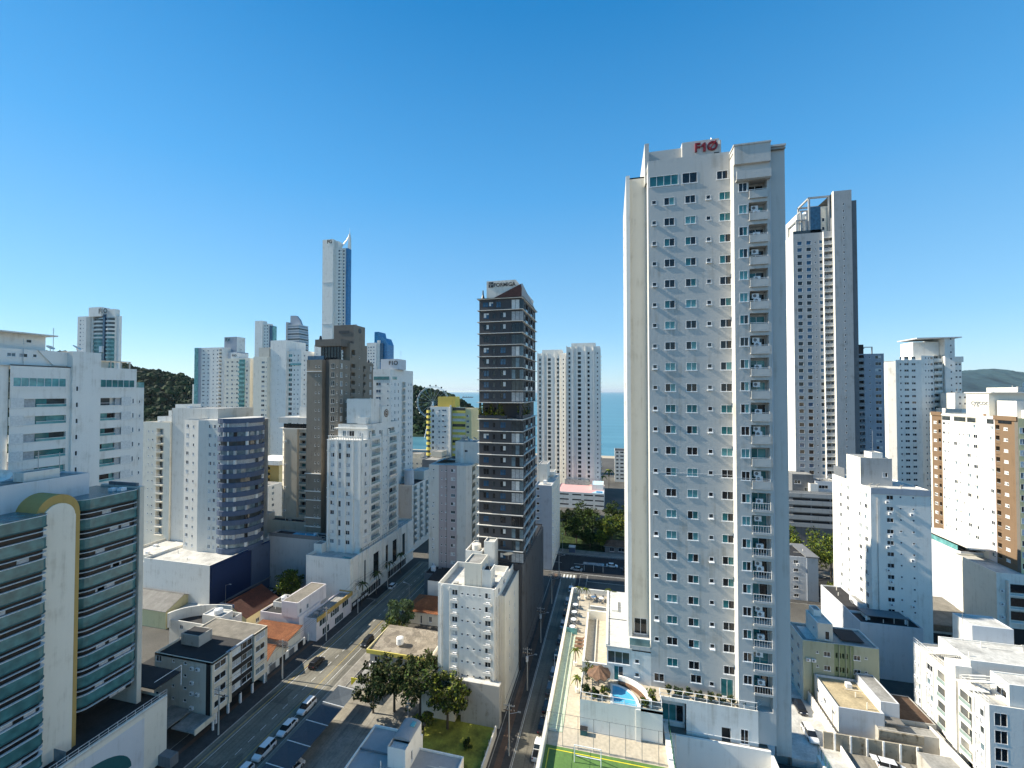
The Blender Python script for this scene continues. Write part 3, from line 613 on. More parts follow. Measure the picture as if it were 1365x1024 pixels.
# annex below the shrub terrace
pd.wall((6.3, 61.6), (9.6, 61.6), Z-2, 28.2, M.white_cool, ops=[(0.3, 3.1, 24.8, 27.1, 0.12, 'W')])
pd.w.append(((8.0, 61.6, 25.95), 0, 'b', 2.8, 2.3, 'teal', 3, (0, -1)))
pd.wall((9.6, 60.5), (18.3, 60.5), Z-2.6, 28.2, M.white_cool, ops=[(4.35, 5.45, 22.9, 25.9, 0.5, 'D'), (6.6, 7.55, 24.2, 26.1, 0.12, 'W')]); pd.w.append(((16.68, 60.5, 25.15), 0, 'w', 0.95, 1.9, 'dark', 1, (0, -1)))
pd.box('wall', 6.3, 18.3, 60.5, 60.62, 28.2, 28.7, M.white); pd.wall((18.3, 60.5), (18.3, 62.4), 20, 28.7, M.white); pd.box('wall', 18.3, 19.6, 61.2, 62.4, 20, 28.0, M.white)
pd.box('ledge', 9.6, 18.35, 60.44, 60.5, 24.6, 24.66, M.grey_light)
# stepped blocks left of the tower
pd.wall((-4.3, 62.4), (-0.8, 62.4), Z, 29.2, M.white_cool); pd.wall((-4.3, 84), (-4.3, 62.4), Z, 29.2, M.white); pd.box('wall', -4.3, -4.05, 62.4, 77, 29.2, 30.6, M.white); pd.box('wall', -4.05, -0.8, 62.4, 62.6, 29.2, 30.6, M.white); pd.box('wall', -4.3, -0.8, 76.4, 76.7, Z, 30.9, M.cream_light)
pd.mb('roof').quad((-4.05, 62.6, 29.3), (-0.8, 62.6, 29.3), (-0.8, 76.4, 29.3), (-4.05, 76.4, 29.3), M.deck_tile); pd.box('roof', -2.75, -2.55, 62.6, 76.4, 29.3, 29.55, M.cream_light)
pd.wall((-0.8, 62.4), (2.6, 62.4), 28.2, 33.2, M.white_cool, ops=[(0.15, 3.2, 31.0, 32.75, 0.12, 'W'), (1.0, 2.3, 28.6, 30.7, 0.12, 'W')]); pd.w.append(((0.87, 62.4, 31.87), 0, 'b', 3.05, 1.75, 'dark', 2, (0, -1))); pd.w.append(((0.85, 62.4, 29.65), 0, 'w', 1.3, 2.1, 'teal', 0, (0, -1)))
pd.wall((2.6, 62.4), (5.3, 62.4), 28.2, 33.6, M.white_cool, ops=[(0.5, 1.1, 31.4, 32.0, .12, 'W'), (0.5, 1.1, 29.5, 30.1, .12, 'W')]); pd.w.append(((3.4, 62.4, 31.7), 0, 's', .6, .6, 'dark', 2, (0, -1))); pd.w.append(((3.4, 62.4, 29.8), 0, 's', .6, .6, 'dark', 2, (0, -1)))
pd.wall((-0.8, 79), (-0.8, 62.4), 28.2, 33.2, M.white); rf = pd.mb('roof')
rf.box(-0.9, 2.7, 62.3, 69.6, 33.2, 33.4, M.roof_white); rf.box(-0.9, 2.7, 69.9, 79, 33.2, 33.4, M.roof_white); rf.box(2.7, 5.3, 62.4, 65.4, 33.1, 33.3, M.white)
for i in range(5): rf.box(-0.85, 2.6, 63.5+i*1.3, 63.56+i*1.3, 33.4, 33.43, M.offwhite); rf.box(-0.85, 2.6, 70.6+i*1.6, 70.66+i*1.6, 33.4, 33.44, M.offwhite)
rf.box(-0.9, -0.6, 62.4, 79, 33.4, 33.6, M.white); rf.box(-0.1, 0.9, 72, 75.5, 33.4, 33.8, M.white)
pd.box('wall', -4.3, -1.0, 81, 84.5, Z, 27.2, M.white, M.roof_grey); pd.box('wall', -4.2, -1.2, 84.2, 84.5, 27.2, 27.8, M.white); pd.box('stair', -3.9, -1.4, 78, 80.5, Z, 25.6, M.offwhite)
for i in range(3): pd.box('wall', -4.2, -1.3, 86.2+i*0.7, 86.5+i*0.7, Z+0.5, Z+0.62, M.grey_dark)
pd.box('glass_screen', -8.4, -6.4, 79.5, 79.6, Z, 25.6, M.g_tealp)
pd.box('wall', 6.6, 7.2, 34, 60.4, 17, 25.3, M.white)
# sunken yard and ramp walls in front of the annex
mbw = pd.mb('ramp_wall'); mbw.box(7.21, 19.5, 59.7, 60.0, 17, 24.4, M.white_cool); mbw.box(19.51, 19.8, 56.9, 60.0, 17, 24.0, M.white); mbw.box(19.51, 26, 56.6, 56.89, 17, 24.0, M.white); mbw.box(25.7, 26.05, 56.9, 62.6, 17, 22.9, M.white)
pd.box('yard_floor', 7.2, 19.5, 60.01, 62.4, Z-0.6, Z-.4, M.paving); pd.box('yard_floor', 19.81, 25.7, 56.9, 61.2, 21.8, 22.0, M.paving_dark)
rail('green_fence', [(7.3, 60.2), (7.0, 50)], 25.2, 1.2, flat('green_fence_paint', (0.03, 0.12, 0.07)), True, 0.8, 0.03)
rail('green_fence', [(25.9, 57), (25.9, 62.6)], 22.9, 1.4, bpy.data.materials['green_fence_paint'], True, 0.9, 0.03)
pd.done()
# ------------------------------------------------------------------ buildings left of the tower
def rows(n, d, u0=0.0): return [u0+d*i for i in range(n)]
# charcoal tower with white slab edges
b = Bld('apartment_tower', 'charcoal tower banded by thin white floor slabs, with a planted open storey halfway up', -33.9, 103, near=True, gl='blue', fr=M.frame_dark, sill=0)
zs = [91.1, 88.1, 85.1, 82.1, 79.1, 76.15, 73.15, 70.25, 67.35]; lo = [59.9-3.02*i for i in range(12)]
def fm_front(z0, z1, k):
    o = []
    c = [(1.9, 1.5, 1.5, .85, 'w'), (4.0, 0.7, 1.3, .9, 's', 'dark'), (6.4, 1.5, 1.5, .85, 'w'), (10.2, 3.2, 2.45, .12, 'b', 'pale')] if k else [(1.7, 1.6, 1.3, .9, 'b', 'blue'), (3.2, 1.2, 1.3, .9, 'w', 'blue'), (5.2, 1.3, 1.5, .7, 'w', 'blue'), (10.2, 3.2, 2.45, .12, 'b', 'pale')]
    b.wall((-33.4, 103.4), (-22.2, 103.4), z0, z1, M.charcoal, c, z0, 1, 3)
    b.wall((-22.2, 103.4), (-22.2, 123.6), z0, z1, M.charcoal, [(1.3, 1.8, 2.3, .15, 'w', 'pale'), (4.2, 1.2, 1.5, .8, 'w', 'pale'), (7.2, 3.0, 2.4, .1, 'Bd0', 'blue'), (11, 1.4, 1.5, .8, 'w', 'blue'), (14, 2.4, 2.4, .1, 'Bd0', 'blue'), (17.5, 1.8, 2.3, .15, 'w', 'pale')], z0, 1, 3)
    b.wall((-33.4, 123.6), (-33.4, 103.4), z0, z1, M.charcoal)
    b.box('floor_slab', -33.9, -21.7, 102.95, 124.1, z1, z1+0.14, M.offwhite)
for i, z in enumerate(zs): fm_front(z, (94.06 if i == 0 else zs[i-1])-0.06, i > 0)
for i, z in enumerate(lo): fm_front(z, (62.9 if i == 0 else lo[i-1])-0.06, 1)
b.box('floor_slab', -34.0, -21.6, 102.8, 124.2, 67.15, 67.32, M.offwhite)
b.wall((-29, 106.5), (-22.6, 106.5), 63.1, 67.15, M.charcoal); b.wall((-22.6, 106.5), (-22.6, 123), 63.1, 67.15, M.charcoal, [(8, 4, 2.6, .2, 'b', 'blue')], 63.1, 1); b.wall((-33.4, 123), (-33.4, 106.5), 63.1, 67.15, M.charcoal); b.wall((-33.4, 106.5), (-29, 106.5), 63.1, 67.15, M.charcoal, [(2.2, 3.4, 2.6, .2, 'b', 'dark')], 63.1, 1)
for s_ in (-33.2, -28.5, -22.5): b.box('pillar', s_-.25, s_+.25, 103.4, 103.9, 63.1, 67.15, M.charcoal)
b.box('planter', -33.5, -26, 103.0, 103.8, 63.1, 64.0, M.charcoal); b.box('planter', -23.6, -22.0, 104, 116, 63.1, 64.0, M.charcoal)
pl = b.mb('planting'); rr = random.Random(3)
for i in range(900):
    x = rr.uniform(-33.4, -26.4); h = 3.0*abs(math.sin(x*1.3))*rr.random()
    if rr.random() < .35: x = rr.uniform(-23.5, -21.9); y = rr.uniform(104, 116)
    else: y = rr.uniform(102.9, 103.9)
    a = Vector((rr.uniform(-1, 1), rr.uniform(-1, 1), rr.uniform(-.3, 1))).normalized()*0.45; c = Vector((a.y, -a.x, rr.uniform(-.3, .3))).normalized()*0.22; p = Vector((x, y, 63.9+h))
    pl.quad(tuple(p-c), tuple(p+a*.5-c*.2), tuple(p+a+c), tuple(p+c), rr.choice((M.leaf_y, M.leaf, M.leaf_y, M.leaf_dry)))
b.wall((-33.4, 103.4), (-22.2, 103.4), 0, 26.6, M.charcoal); b.wall((-22.2, 103.4), (-22.2, 136), 0, 26.6, M.charcoal); b.wall((-22.2, 136), (-33.4, 136), 0, 26.6, M.charcoal); b.mb('roof').quad((-33.4, 123.6, 26.4), (-22.2, 123.6, 26.4), (-22.2, 136, 26.4), (-33.4, 136, 26.4), M.roof_dark)
for i in range(21): b.box('fin', -22.2, -21.6, 104.2+i*1.5, 104.45+i*1.5, 3, 26.4, M.grey_dark)
b.mb('roof').quad((-34, 102.8, 94.22), (-21.6, 102.8, 94.22), (-21.6, 124.2, 94.22), (-34, 124.2, 94.22), M.roof_dark)
b.mb('sign_wall').extr([(-31.6, 94.2), (-23.0, 94.2), (-22.4, 97.2), (-23.8, 98.9), (-31.6, 98.9)], lambda x, z: (x, 104.0, z), lambda x, z: (x, 122, min(z, 97)), M.offwhite)
b.mb('sign_screen').extr([(-29.9, 94.22), (-22.2, 94.22), (-22.2, 97.7)], lambda x, z: (x, 103.62, z), lambda x, z: (x, 103.72, z), M.rust)
b.mb('sloped_parapet').extr([(103.5, 94.22), (103.5, 97.7), (123.5, 94.4), (123.5, 94.22)], lambda y, z: (-22.1, y, z), lambda y, z: (-21.95, y, z), M.grey)
b.text('FORMIGA', -26.75, 103.9, 97.75, 1.35, M.frame_dark, label='dark sign letters on the pale roof wall', depth=0.1, bold=0.02); b.box('sign_emblem', -31.05, -29.75, 103.88, 103.98, 97.2, 98.6, M.frame_dark)
for q in ((-30.95, -30.45, 98.05, 98.15), (-30.3, -29.85, 97.85, 97.95), (-30.6, -30.5, 97.3, 97.9)): b.box('sign_emblem', q[0], q[1], 103.86, 103.88, q[2], q[3], M.offwhite)
b.mb('roof_sculpture').cyl(-32.4, 103.4, 94.2, 95.2, .5, M.frame_dark, 8, .25); b.mb('roof_sculpture').cyl(-32.4, 103.4, 95.2, 96.4, .22, M.frame_dark, 8, .15)
b.done()
# cream-white nine storey block with AC balconies
def small_white(nm, label, s0, s1, t0, t1, H, sd, lower):
    b = Bld(nm, label, s0, t0, near=True, gl='dark', sill=0.06, seed=sd); n = int((H-5)/2.9); zf = H-2.6-2.9*(n-1)
    W = s1-s0
    b.block(s0, s1, t0, t1, 0, H, M.white, [(W*.30, 1.3, 1.25, 0.35, 'w', 'mix'), (W*.43, .5, .5, .6, 's'), (W*.53, .5, .5, .6, 's'), (W*.635, .5, .5, .6, 's'), (W*.74, .5, .5, .6, 's'), (W*.875, 1.3, 1.25, .35, 'w', 'mix')],
            [(3, 1.4, 1.2, .3, 'w'), (7.5, 1.4, 1.2, .3, 'w')] if lower else [(4, 1.4, 1.2, .3, 'w')], [(3, 1.2, 1.2, .3, 'w'), (8, .5, .5, .6, 's')], zf=zf, n=n, pitch=2.9, par=1.3, roof=M.roof_light)
    for i in range(n):
        for u in (.30, .875):
            k = b.new('ac_balcony'); k.box(s0+W*u-.85, s0+W*u+.85, t0-.65, t0-.001, zf-1.05+i*2.9, zf-.92+i*2.9, M.white)
            k.box(s0+W*u-.85, s0+W*u+.85, t0-.65, t0-.55, zf-.92+i*2.9, zf-.45+i*2.9, M.white)
            b.x.append(('ac', (s0+W*u+.1, t0-.1, zf-.55+i*2.9), 0.0))
    b.box('wall', s0+W*.06, s0+W*.08, t0-.25, t0-.001, 3, H-.3, M.white); b.box('wall', s0+W*.20, s0+W*.215, t0-.2, t0-.001, 3, H-.6, M.white); b.box('wall', s1-.5, s1-.2, t0-.3, t0-.001, 2, H, M.white)
    return b
b = small_white('apartment_block', 'cream white nine storey block with air conditioner ledges, beside the grass plot', -37.4, -24.3, 86.5, 98.5, 27.8, 5, True)
b.block(-24.3, -22.9, 89.5, 112, 0, 25, M.cream_light, par=.2, Rt=[(4, .5, 1.2, .3, 's'), (9, .5, 1.2, .3, 's')], zf=6, n=6)
b.block(-36.2, -24.3, 98.51, 113.5, 0, 26.5, M.white, [(9, .5, .5, .3, 's'), (10.5, 1.2, 1, 0, 'w')], zf=24.5, n=1, par=1.6, roof=M.roof_light)
b.block(-31.5, -27.7, 87.2, 92.5, 27, 32.6, M.cream_light, par=.3); b.block(-27.68, -25.6, 87.6, 91, 27, 31.2, M.white, par=.5, roof=M.roof_dark)
b.block(-31, -28.3, 100, 103.5, 26, 32.8, M.white, par=.4, roof=M.roof_light); b.block(-35.5, -31.4, 99, 106, 25.5, 30.6, M.white, par=.8); b.block(-28.2, -24.6, 105, 109, 25, 29.5, M.white, par=.5, roof=M.roof_light); b.block(-31, -27, 107.5, 112, 25, 34.5, M.white, par=.4)
b.tank(-33.4, 101.5, 30.2, 1.2, 1.2, M.offwhite); b.dish(-25.3, 102, 28, 1.3, 2.0); b.antenna(-26, 88, 31.2, 3)
for i in range(4): b.new('vent_pipe').tube((-24.1+.25*i, 87.0+.5*i, 2), (-24.1+.25*i, 87.0+.5*i, 26), .09, M.offwhite, 5)
b.block(-31.4, -22.9, 84.8, 86.49, 0, 8.6, M.concrete, par=.1, roof=M.roof_white); b.block(-40.3, -32.6, 84.4, 89, 0, 8.2, M.cream_light, par=.1, roof=M.roof_white); b.dish(-32.3, 85, 8.2, .8, 1.0)
b.done()
# four storey cream and black block on stilts
b = Bld('office_block', 'four storey cream block with a black recessed middle bay, raised on thin columns', -96.5, 70.9, near=True, gl='mix', sill=0.05)
zf = 3.0; ph = 2.6; n = 4; H = 13.5
b.wall((-96.5, 70.9), (-82.6, 70.9), 0.2, H, M.beige, [(1.2, 1.5, 1.3, 1.0, 'w'), (5.2, .6, .6, 1.4, 's', 'dark'), (8.4, .8, .6, 1.4, 's', 'dark')], zf, n, ph); b.wall((-82.6, 70.9), (-81.4, 70.9), 2.6, H, M.black)
b.wall((-81.4, 70.9), (-81.0, 70.9), 2.6, H, M.cream)
b.wall((-81, 70.9), (-81, 74.6), 2.6, H, M.cream, [(1.85, 2.7, 1.35, .8, 'b', 'mix')], zf, n, ph); b.wall((-81, 74.6), (-81.5, 74.6), 2.6, H, M.cream); b.wall((-80.7, 74.6), (-80.7, 75.3), 2.6, H, M.cream); b.wall((-80.7, 75.3), (-81.5, 75.3), 2.6, H, M.black); b.wall((-81, 74.6), (-80.7, 74.6), 2.6, H, M.cream)
b.wall((-81.5, 75.3), (-81.5, 81.4), 2.6, H-.3, M.black, [(1.6, 2.7, 1.4, .8, 'b', 'pale'), (4.6, 2.7, 1.4, .8, 'b', 'pale')], zf, n, ph); b.wall((-81.5, 81.4), (-81, 81.4), 2.6, H, M.cream); b.wall((-81, 81.4), (-81, 85.2), 2.6, H, M.cream, [(1.7, 2.6, 1.35, .8, 'b', 'mix')], zf, n, ph)
b.wall((-81, 85.2), (-96.5, 85.2), 0, H, M.beige); b.wall((-96.5, 85.2), (-96.5, 70.9), 0, H, M.beige); b.mb('wall').quad((-96.5, 70.9, 2.6), (-81, 70.9, 2.6), (-81, 85.2, 2.6), (-96.5, 85.2, 2.6), M.black); b.wall((-86, 71.2), (-86, 85), 0, 2.6, M.grey_dark)
b.mb('roof').quad((-96.3, 71.1, H-.35), (-81.2, 71.1, H-.35), (-81.2, 79.5, H-.35), (-96.3, 79.5, H-.35), M.roof_dark); b.mb('roof').quad((-96.3, 79.5, H-.3), (-81.2, 79.5, H-.3), (-81.2, 85, H-.1), (-96.3, 85, H-.1), M.fibro_x)  # front half in black bitumen paints in the shadow lying across this roof
for a in ((-96.5, -81, 70.9, 71.1), (-96.5, -81, 85.0, 85.2), (-96.5, -96.3, 71.1, 85.0), (-81.2, -81, 71.1, 74.6), (-81.2, -81, 81.4, 85.0)): b.box('parapet', *a, H-.4, H+.06, M.cream)
b.box('parapet', -81.7, -81.3, 74.6, 81.4, H-.4, H+.03, M.bluegrey); b.block(-94.5, -89.5, 75, 78.2, H-.3, H+2.1, M.concrete, par=.1, roof=M.roof_dark)
for t in (72, 74.9, 78, 81.2, 84.6): b.box('column', -81.6, -81.2, t, t+.35, 0, 2.6, M.frame)
for i in range(4):
    for u in (10.4, 11.9)[:1+i % 2]: b.x.append(('ac', (-96.5+u, 70.9, zf+i*ph+.6+.4*(i % 2)), 0.0))
b.box('canopy', -86, -80.2, 66.5, 70.8, 2.5, 2.7, M.roof_grey); b.box('canopy', -80.2, -80.0, 66.5, 70.9, 2.3, 3.4, M.cream); b.box('column', -80.5, -80.2, 70.5, 70.8, 0, 2.5, M.frame); b.box('canopy', -91.5, -86.1, 65.5, 70.8, 3.0, 3.2, M.roof_grey)
b.done()
# white building with rounded roof walls behind it
b = Bld('low_building', 'low white building with a curved parapet and dark roof, behind the cream and black block', -113, 82, gl='dark')
b.block(-113, -97.2, 86.5, 93.5, 0, 10.4, M.white, [(4, 1, 1, .5, 'w'), (9, 1, 1, .5, 'w')], zf=2, n=3, par=.9, roof=M.roof_dark)
mbx = b.mb('curved_parapet')
for i in range(14):
    a0, a1 = math.pi*(.5+.5*i/14), math.pi*(.5+.5*(i+1)/14); q = [(-100+r*math.cos(a), 86+r*.55*math.sin(a)) for r, a in ((13.0, a0), (13.0, a1), (12.6, a1), (12.6, a0))]; mbx.prism(q, 8.5, 12.2, M.white)
b.block(-104, -98, 88, 91.5, 9, 12, M.white, par=.3, roof=M.roof_white); b.tank(-100.5, 89.5, 12, 1.1, 1.0); b.box('sign', -104.5, -99.8, 93.52, 93.62, 11.2, 12.2, M.blue_band); b.block(-97.18, -95, 86.8, 90, 0, 8, M.white, par=.5); b.done()
# gable houses and other low roofs
def house(nm, label, s0, s1, t0, t1, zw, zr, ax, wall, roof, cols=(), ov=.5, extra=None, cat='house', group=None, near=True):
    b = Bld(nm, label, s0, t0, cat, near=near, gl='dark', sill=.05, group=group)
    D = t1-t0
    b.wall((s0, t0), (s1, t0), 0, zw, wall, [c for c in cols if c[5] == 'F'] and [c[:5] for c in cols if c[5] == 'F'], 0, 1); b.wall((s1, t0), (s1, t1), 0, zw, wall, [c[:5] for c in cols if c[5] == 'R'], 0, 1)
    b.wall((s1, t1), (s0, t1), 0, zw, wall); b.wall((s0, t1), (s0, t0), 0, zw, wall, [(D-c[0],)+c[1:5] for c in cols if c[5] == 'L'], 0, 1)
    rf = b.mb('roof'); th = .14
    if ax == 't':
        m = (s0+s1)/2; k = (zr-zw)/((s1-s0)/2)
        for sg, se in ((-1, s0-ov), (1, s1+ov)):
            ze = zw-ov*k; q = [(m, zr), (se, ze), (se, ze-th), (m, zr-th)]
            rf.extr(q, lambda x, z: (x, t0-ov, z), lambda x, z: (x, t1+ov, z), roof)
        for t in (t0, t1): b.mb('wall').add([(s0, t, zw), (s1, t, zw), (m, t, zr-th)], [(0, 1, 2)], wall)
        rf.tube((m, t0-ov, zr), (m, t1+ov, zr), .13, roof, 6)
    elif ax == 's':
        m = (t0+t1)/2; k = (zr-zw)/((t1-t0)/2)
        for te in (t0-ov, t1+ov):
            ze = zw-ov*k; q = [(m, zr), (te, ze), (te, ze-th), (m, zr-th)]
            rf.extr(q, lambda y, z: (s0-ov, y, z), lambda y, z: (s1+ov, y, z), roof)
        for s_ in (s0, s1): b.mb('wall').add([(s_, t0, zw), (s_, t1, zw), (s_, m, zr-th)], [(0, 1, 2)], wall)
        rf.tube((s0-ov, m, zr), (s1+ov, m, zr), .13, roof, 6)
    elif ax == 'hip':
        mt, ms = (t0+t1)/2, (s0+s1)/2; o = ov; d = min(s1-s0, t1-t0)/2
        A_ = [(s0-o, t0-o, zw-.15), (s1+o, t0-o, zw-.15), (s1+o, t1+o, zw-.15), (s0-o, t1+o, zw-.15)]
        B_ = [(s0+d, mt, zr), (s1-d, mt, zr)] if s1-s0 > t1-t0 else [(ms, t0+d, zr), (ms, t1-d, zr)]
        if s1-s0 > t1-t0: rf.add(A_+B_, [(0, 1, 5, 4), (1, 2, 5), (2, 3, 4, 5), (3, 0, 4)], roof)
        else: rf.add(A_+B_, [(0, 1, 4), (1, 2, 5, 4), (2, 3, 5), (3, 0, 4, 5)], roof)
        rf.add([(x, y, z-.12) for x, y, z in A_], [(3, 2, 1, 0)], M.offwhite)
    else:   # mono pitch rising towards the back (ax = 'mono')
        rf.extr([(t0-ov, zw), (t1+ov, zr), (t1+ov, zr-th), (t0-ov, zw-th)], lambda y, z: (s0-ov, y, z), lambda y, z: (s1+ov, y, z), roof)
        b.mb('wall').add([(s1, t0, zw-th), (s1, t1, zw-th), (s1, t1, zr-th)], [(0, 1, 2)], wall); b.mb('wall').add([(s0, t0, zw-th), (s0, t1, zw-th), (s0, t1, zr-th)], [(0, 1, 2)], wall)
    if extra: extra(b)
    b.done(); return b
house('house', 'yellow house with a dark red tiled gable roof at the street corner', -115.5, -103.6, 101.2, 112, 5.0, 8.2, 't', M.yellow_pale, M.tile_r, [(4, 1.2, 1.2, 2.6, 'w', 'F'), (7, 1.2, 1.2, .9, 'w', 'F'), (9.5, 1, 1, 1.0, 'w', 'F'), (4, 1.2, 1.2, 1, 'w', 'R')], .8)
house('house', 'pale yellow house under a long grey sheet roof, below the white podium wall', -146, -128, 97, 107, 5.6, 8.0, 's', M.yellow_pale, M.fibro_y, [(2.5, 1.4, 1.2, 2.6, 'w', 'R'), (7, 1.6, 1.2, 3, 'w', 'R')], .5)
house('shed', 'small ochre shed with a flat pale roof beside the grey roofed house', -127, -121, 98, 105, 4.4, 4.9, 'mono', M.yellow_pale, M.roof_light, [(3, 1.2, 1.2, 1.5, 'w', 'F')], .3)
# modern white house by the bike lane street
b = Bld('house', 'modern white house with a stepped tower block and an ochre fascia over the street', -97.5, 99.5, near=True, gl='dark', sill=.04)
b.block(-97.8, -84.8, 100.2, 109, 0, 7.4, M.pink_white, [(3, .01, .01, 0, 's')][:0], [(5, .9, 1.2, 1, 'w'), (5, .9, 1.2, 4, 'w')], zf=0, n=1, par=.5, roof=M.roof_dark)
b.block(-90.4, -85.2, 100.0, 112, 7.0, 11.2, M.pink_white, (), [(1.2, .8, 1.3, .6, 'w'), (4, .8, 1.3, .6, 'w')], zf=7.2, n=1, par=.05, roof=M.fibro_x)
b.block(-84.79, -80.6, 102, 118, 0, 6.3, M.pink_white, (), [(3, 3.6, 1.8, 3.4, 'b', 'dark'), (8, 4, 1.8, 3.4, 'b', 'dark'), (13, 3, 1.8, 3.4, 'b', 'dark'), (4, 3, 2, .3, 'b', 'dark'), (10, 4, 2, .3, 'b', 'dark')], zf=0, n=1, par=.4, roof=M.roof_grey)
b.box('fascia', -80.58, -80.3, 102, 118.2, 5.4, 6.6, M.ochre); b.box('fascia', -84.9, -80.3, 118, 118.3, 5.4, 6.6, M.ochre); b.block(-97, -91, 104, 108.5, 6.9, 8.4, M.white, par=.3, roof=M.roof_dark); b.box('canopy', -95, -89, 108, 113, 8.2, 8.4, M.roof_light); b.tank(-95, 106, 8.1, .8, 1)
b.done()
house('house', 'low house with a bright orange tiled roof between the white house and the cream block', -96, -83, 86.3, 93.0, 3.6, 6.0, 's', M.cream_light, M.tile_o, [(2, 1.4, 1.1, 1.2, 'w', 'R')], .6)
house('house', 'narrow house with a second orange tiled roof against the white house', -96, -83.5, 94.6, 99.2, 4.4, 5.6, 'mono', M.cream_light, M.tile_o, (), .4)
house('house', 'small cream house with an orange tiled roof beyond the round street trees', -60.5, -49.5, 117, 126, 4.0, 6.4, 'hip', M.cream_light, M.tile_o, [(1.6, 1.2, 1.5, 1.0, 'w', 'F'), (4.5, .5, 2.4, .2, 's', 'F'), (7.5, .9, 1.6, 1.0, 'w', 'F')], .8)
def fr(b):
    b.tank(-53.4, 99.2, 5.0, .95, 1.5); b.box('fascia', -60.6, -43.4, 95.2, 95.4, 3.9, 4.9, M.yellow); b.box('fascia', -60.6, -60.4, 95.4, 106.5, 4.0, 4.9, M.yellow_pale); b.box('fascia', -43.6, -43.4, 95.4, 106.5, 4.0, 4.9, M.cream_light)
house('flat_roofed_building', 'low building with patched grey and beige sheet roof and yellow fascia', -60, -44, 96, 106, 4.3, 5.0, 'mono', M.grey, M.patch, [(2, 1.6, 1.4, 1.6, 'w', 'F'), (5, 1.6, 1.4, 1.6, 'w', 'F'), (8, 1.6, 1.4, 1.6, 'w', 'F'), (3, 1.4, 1.2, 1.6, 'w', 'L')], .5, fr, 'building')
house('warehouse', 'blank white wall of a low hall behind the orange roofed house', -59, -46, 128, 136, 8.2, 8.6, 'mono', M.white_cool, M.roof_dark, (), .05, None, 'building')
# ------------------------------------------------------------------ teal banded tower at the left edge
b = Bld('apartment_tower', 'teal banded tower with a tall white slab under a mustard arch', -100, 41, near=True, gl='dark', sill=0)
def band_block(s1, t0, t1, zt, zb, fl, rad):
    s0 = s1-11
    def outline(o):
        p = [(s0, t0-o)]
        for i in range(7): a = -math.pi/2+math.pi/2*i/6; p.append((s1-rad+(rad+o)*math.cos(a), t0+rad+(rad+o)*math.sin(a)))
        for i in range(5): a = math.pi/2*i/4; p.append((s1-1+(1+o)*math.cos(a), t1-1+(1+o)*math.sin(a)))
        return p+[(s0, t1+o)]
    n = int((zt-zb)/fl)
    for i in range(n):
        z = zt-1.9-i*fl
        b.new('teal_band').prism(outline(.0), z+.12, z+1.75, M.teal); b.new('white_ledge').prism(outline(.08), z+1.755, z+1.83, M.frame); b.new('white_ledge').prism(outline(.10), z, z+.115, M.teal_deep)
        b.new('window_strip').prism(outline(-.35), z-fl+1.84, z-.005, M.g_strip); b.new('white_ledge').prism(outline(.06), z-.62, z-.55, M.frame)
        rq = random.Random(i)
        for k in range(3):
            if rq.random() < .45: t = t0+rad+rq.random()*(t1-t0-rad-2); b.box('blind', s1-.34, s1-.30, t, t+1.3, z-fl+1.95, z-.7, M.curtain)
    b.mb('roof').prism(outline(-.3), zt-1.2, zt-.9, M.roof_grey if s1 > -85 else M.roof_dark)
    b.mb('parapet').prism(outline(.0), zt-.15, zt-.02, M.teal)
band_block(-84, 33, 46.2, 51.3, 10, 3.27, 1.5); band_block(-86, 50.9, 60.1, 51.9, 14, 3.27, 2.2)
b.box('slab_wall', -97, -85.6, 46.3, 50.3, 12, 50.0, M.cream_light)
pts = [(48.2+2.75*math.cos(a), 50.3+3.3*math.sin(a)) for a in [math.pi*i/16 for i in range(17)]]; b.new('arch').extr(pts+[(45.45, 49), (50.95, 49)][:0], lambda y, z: (-97, y, z), lambda y, z: (-85.85, y, z), M.mustard)
ptsi = [(48.2+2.0*math.cos(a), 50.0+2.2*math.sin(a)) for a in [math.pi*i/16 for i in range(17)]]; b.mb('slab_wall').extr(ptsi, lambda y, z: (-90, y, z), lambda y, z: (-85.6, y, z), M.cream_light)
b.box('arch', -97, -85.85, 50.3, 51.0, 12, 50.3, M.mustard)
b.box('pier', -96, -86.05, 60.15, 60.9, 12, 52.2, M.beige); b.block(-97, -90.5, 36, 55, 46, 55.6, M.grey_light, [(2, .8, .6, 7, 'w')], [(6, .9, .5, 6.5, 'w')], zf=46, n=1, par=.3)
b.block(-94, -91.6, 47, 51.5, 55.5, 57, M.offwhite, par=.1); b.dish(-92, 44.5, 55.6, 1.3, -.6); b.antenna(-92.6, 52, 55.6, 4); b.antenna(-94, 50, 57, 3)
for q in ((-89.5, 57.2), (-88.2, 57.8)): b.box('ac_unit', q[0], q[0]+1.0, q[1], q[1]+.9, 51.0, 52.4, M.frame)
b.box('roof_screen', -94, -87, 60.2, 60.6, 51, 52.8, M.grey_dark)
# podium with the green half round panel
pw = b.mb('podium_wall'); b.wall((-82.5, 30), (-82.5, 63), 0.5, 12.1, M.cream_light, part='podium_wall'); b.wall((-82.5, 63), (-100, 63), 0.5, 12.1, M.cream_light, part='podium_wall'); pw.quad((-82.5, 30, 11.6), (-82.5, 63, 11.6), (-100, 63, 11.6), (-100, 30, 11.6), M.paving_dark)
b.box('podium_wall', -82.9, -82.5, 30, 63, 12.0, 12.35, M.white); b.mb('podium_panel').extr([(57.0-6.6+6.6*math.cos(a), 4.2+4.8*math.sin(a)) for a in [math.pi*i/20 for i in range(21)]], lambda y, z: (-82.5, y, z), lambda y, z: (-82.44, y, z), M.teal_deep)
b.box('podium_panel', -82.5, -82.46, 38, 59, 2, 11, M.grey_light); b.box('podium_wall', -82.9, -79.6, 61.5, 63.0, .3, 2.2, M.grey_dark)
rl = b.mb('railing')
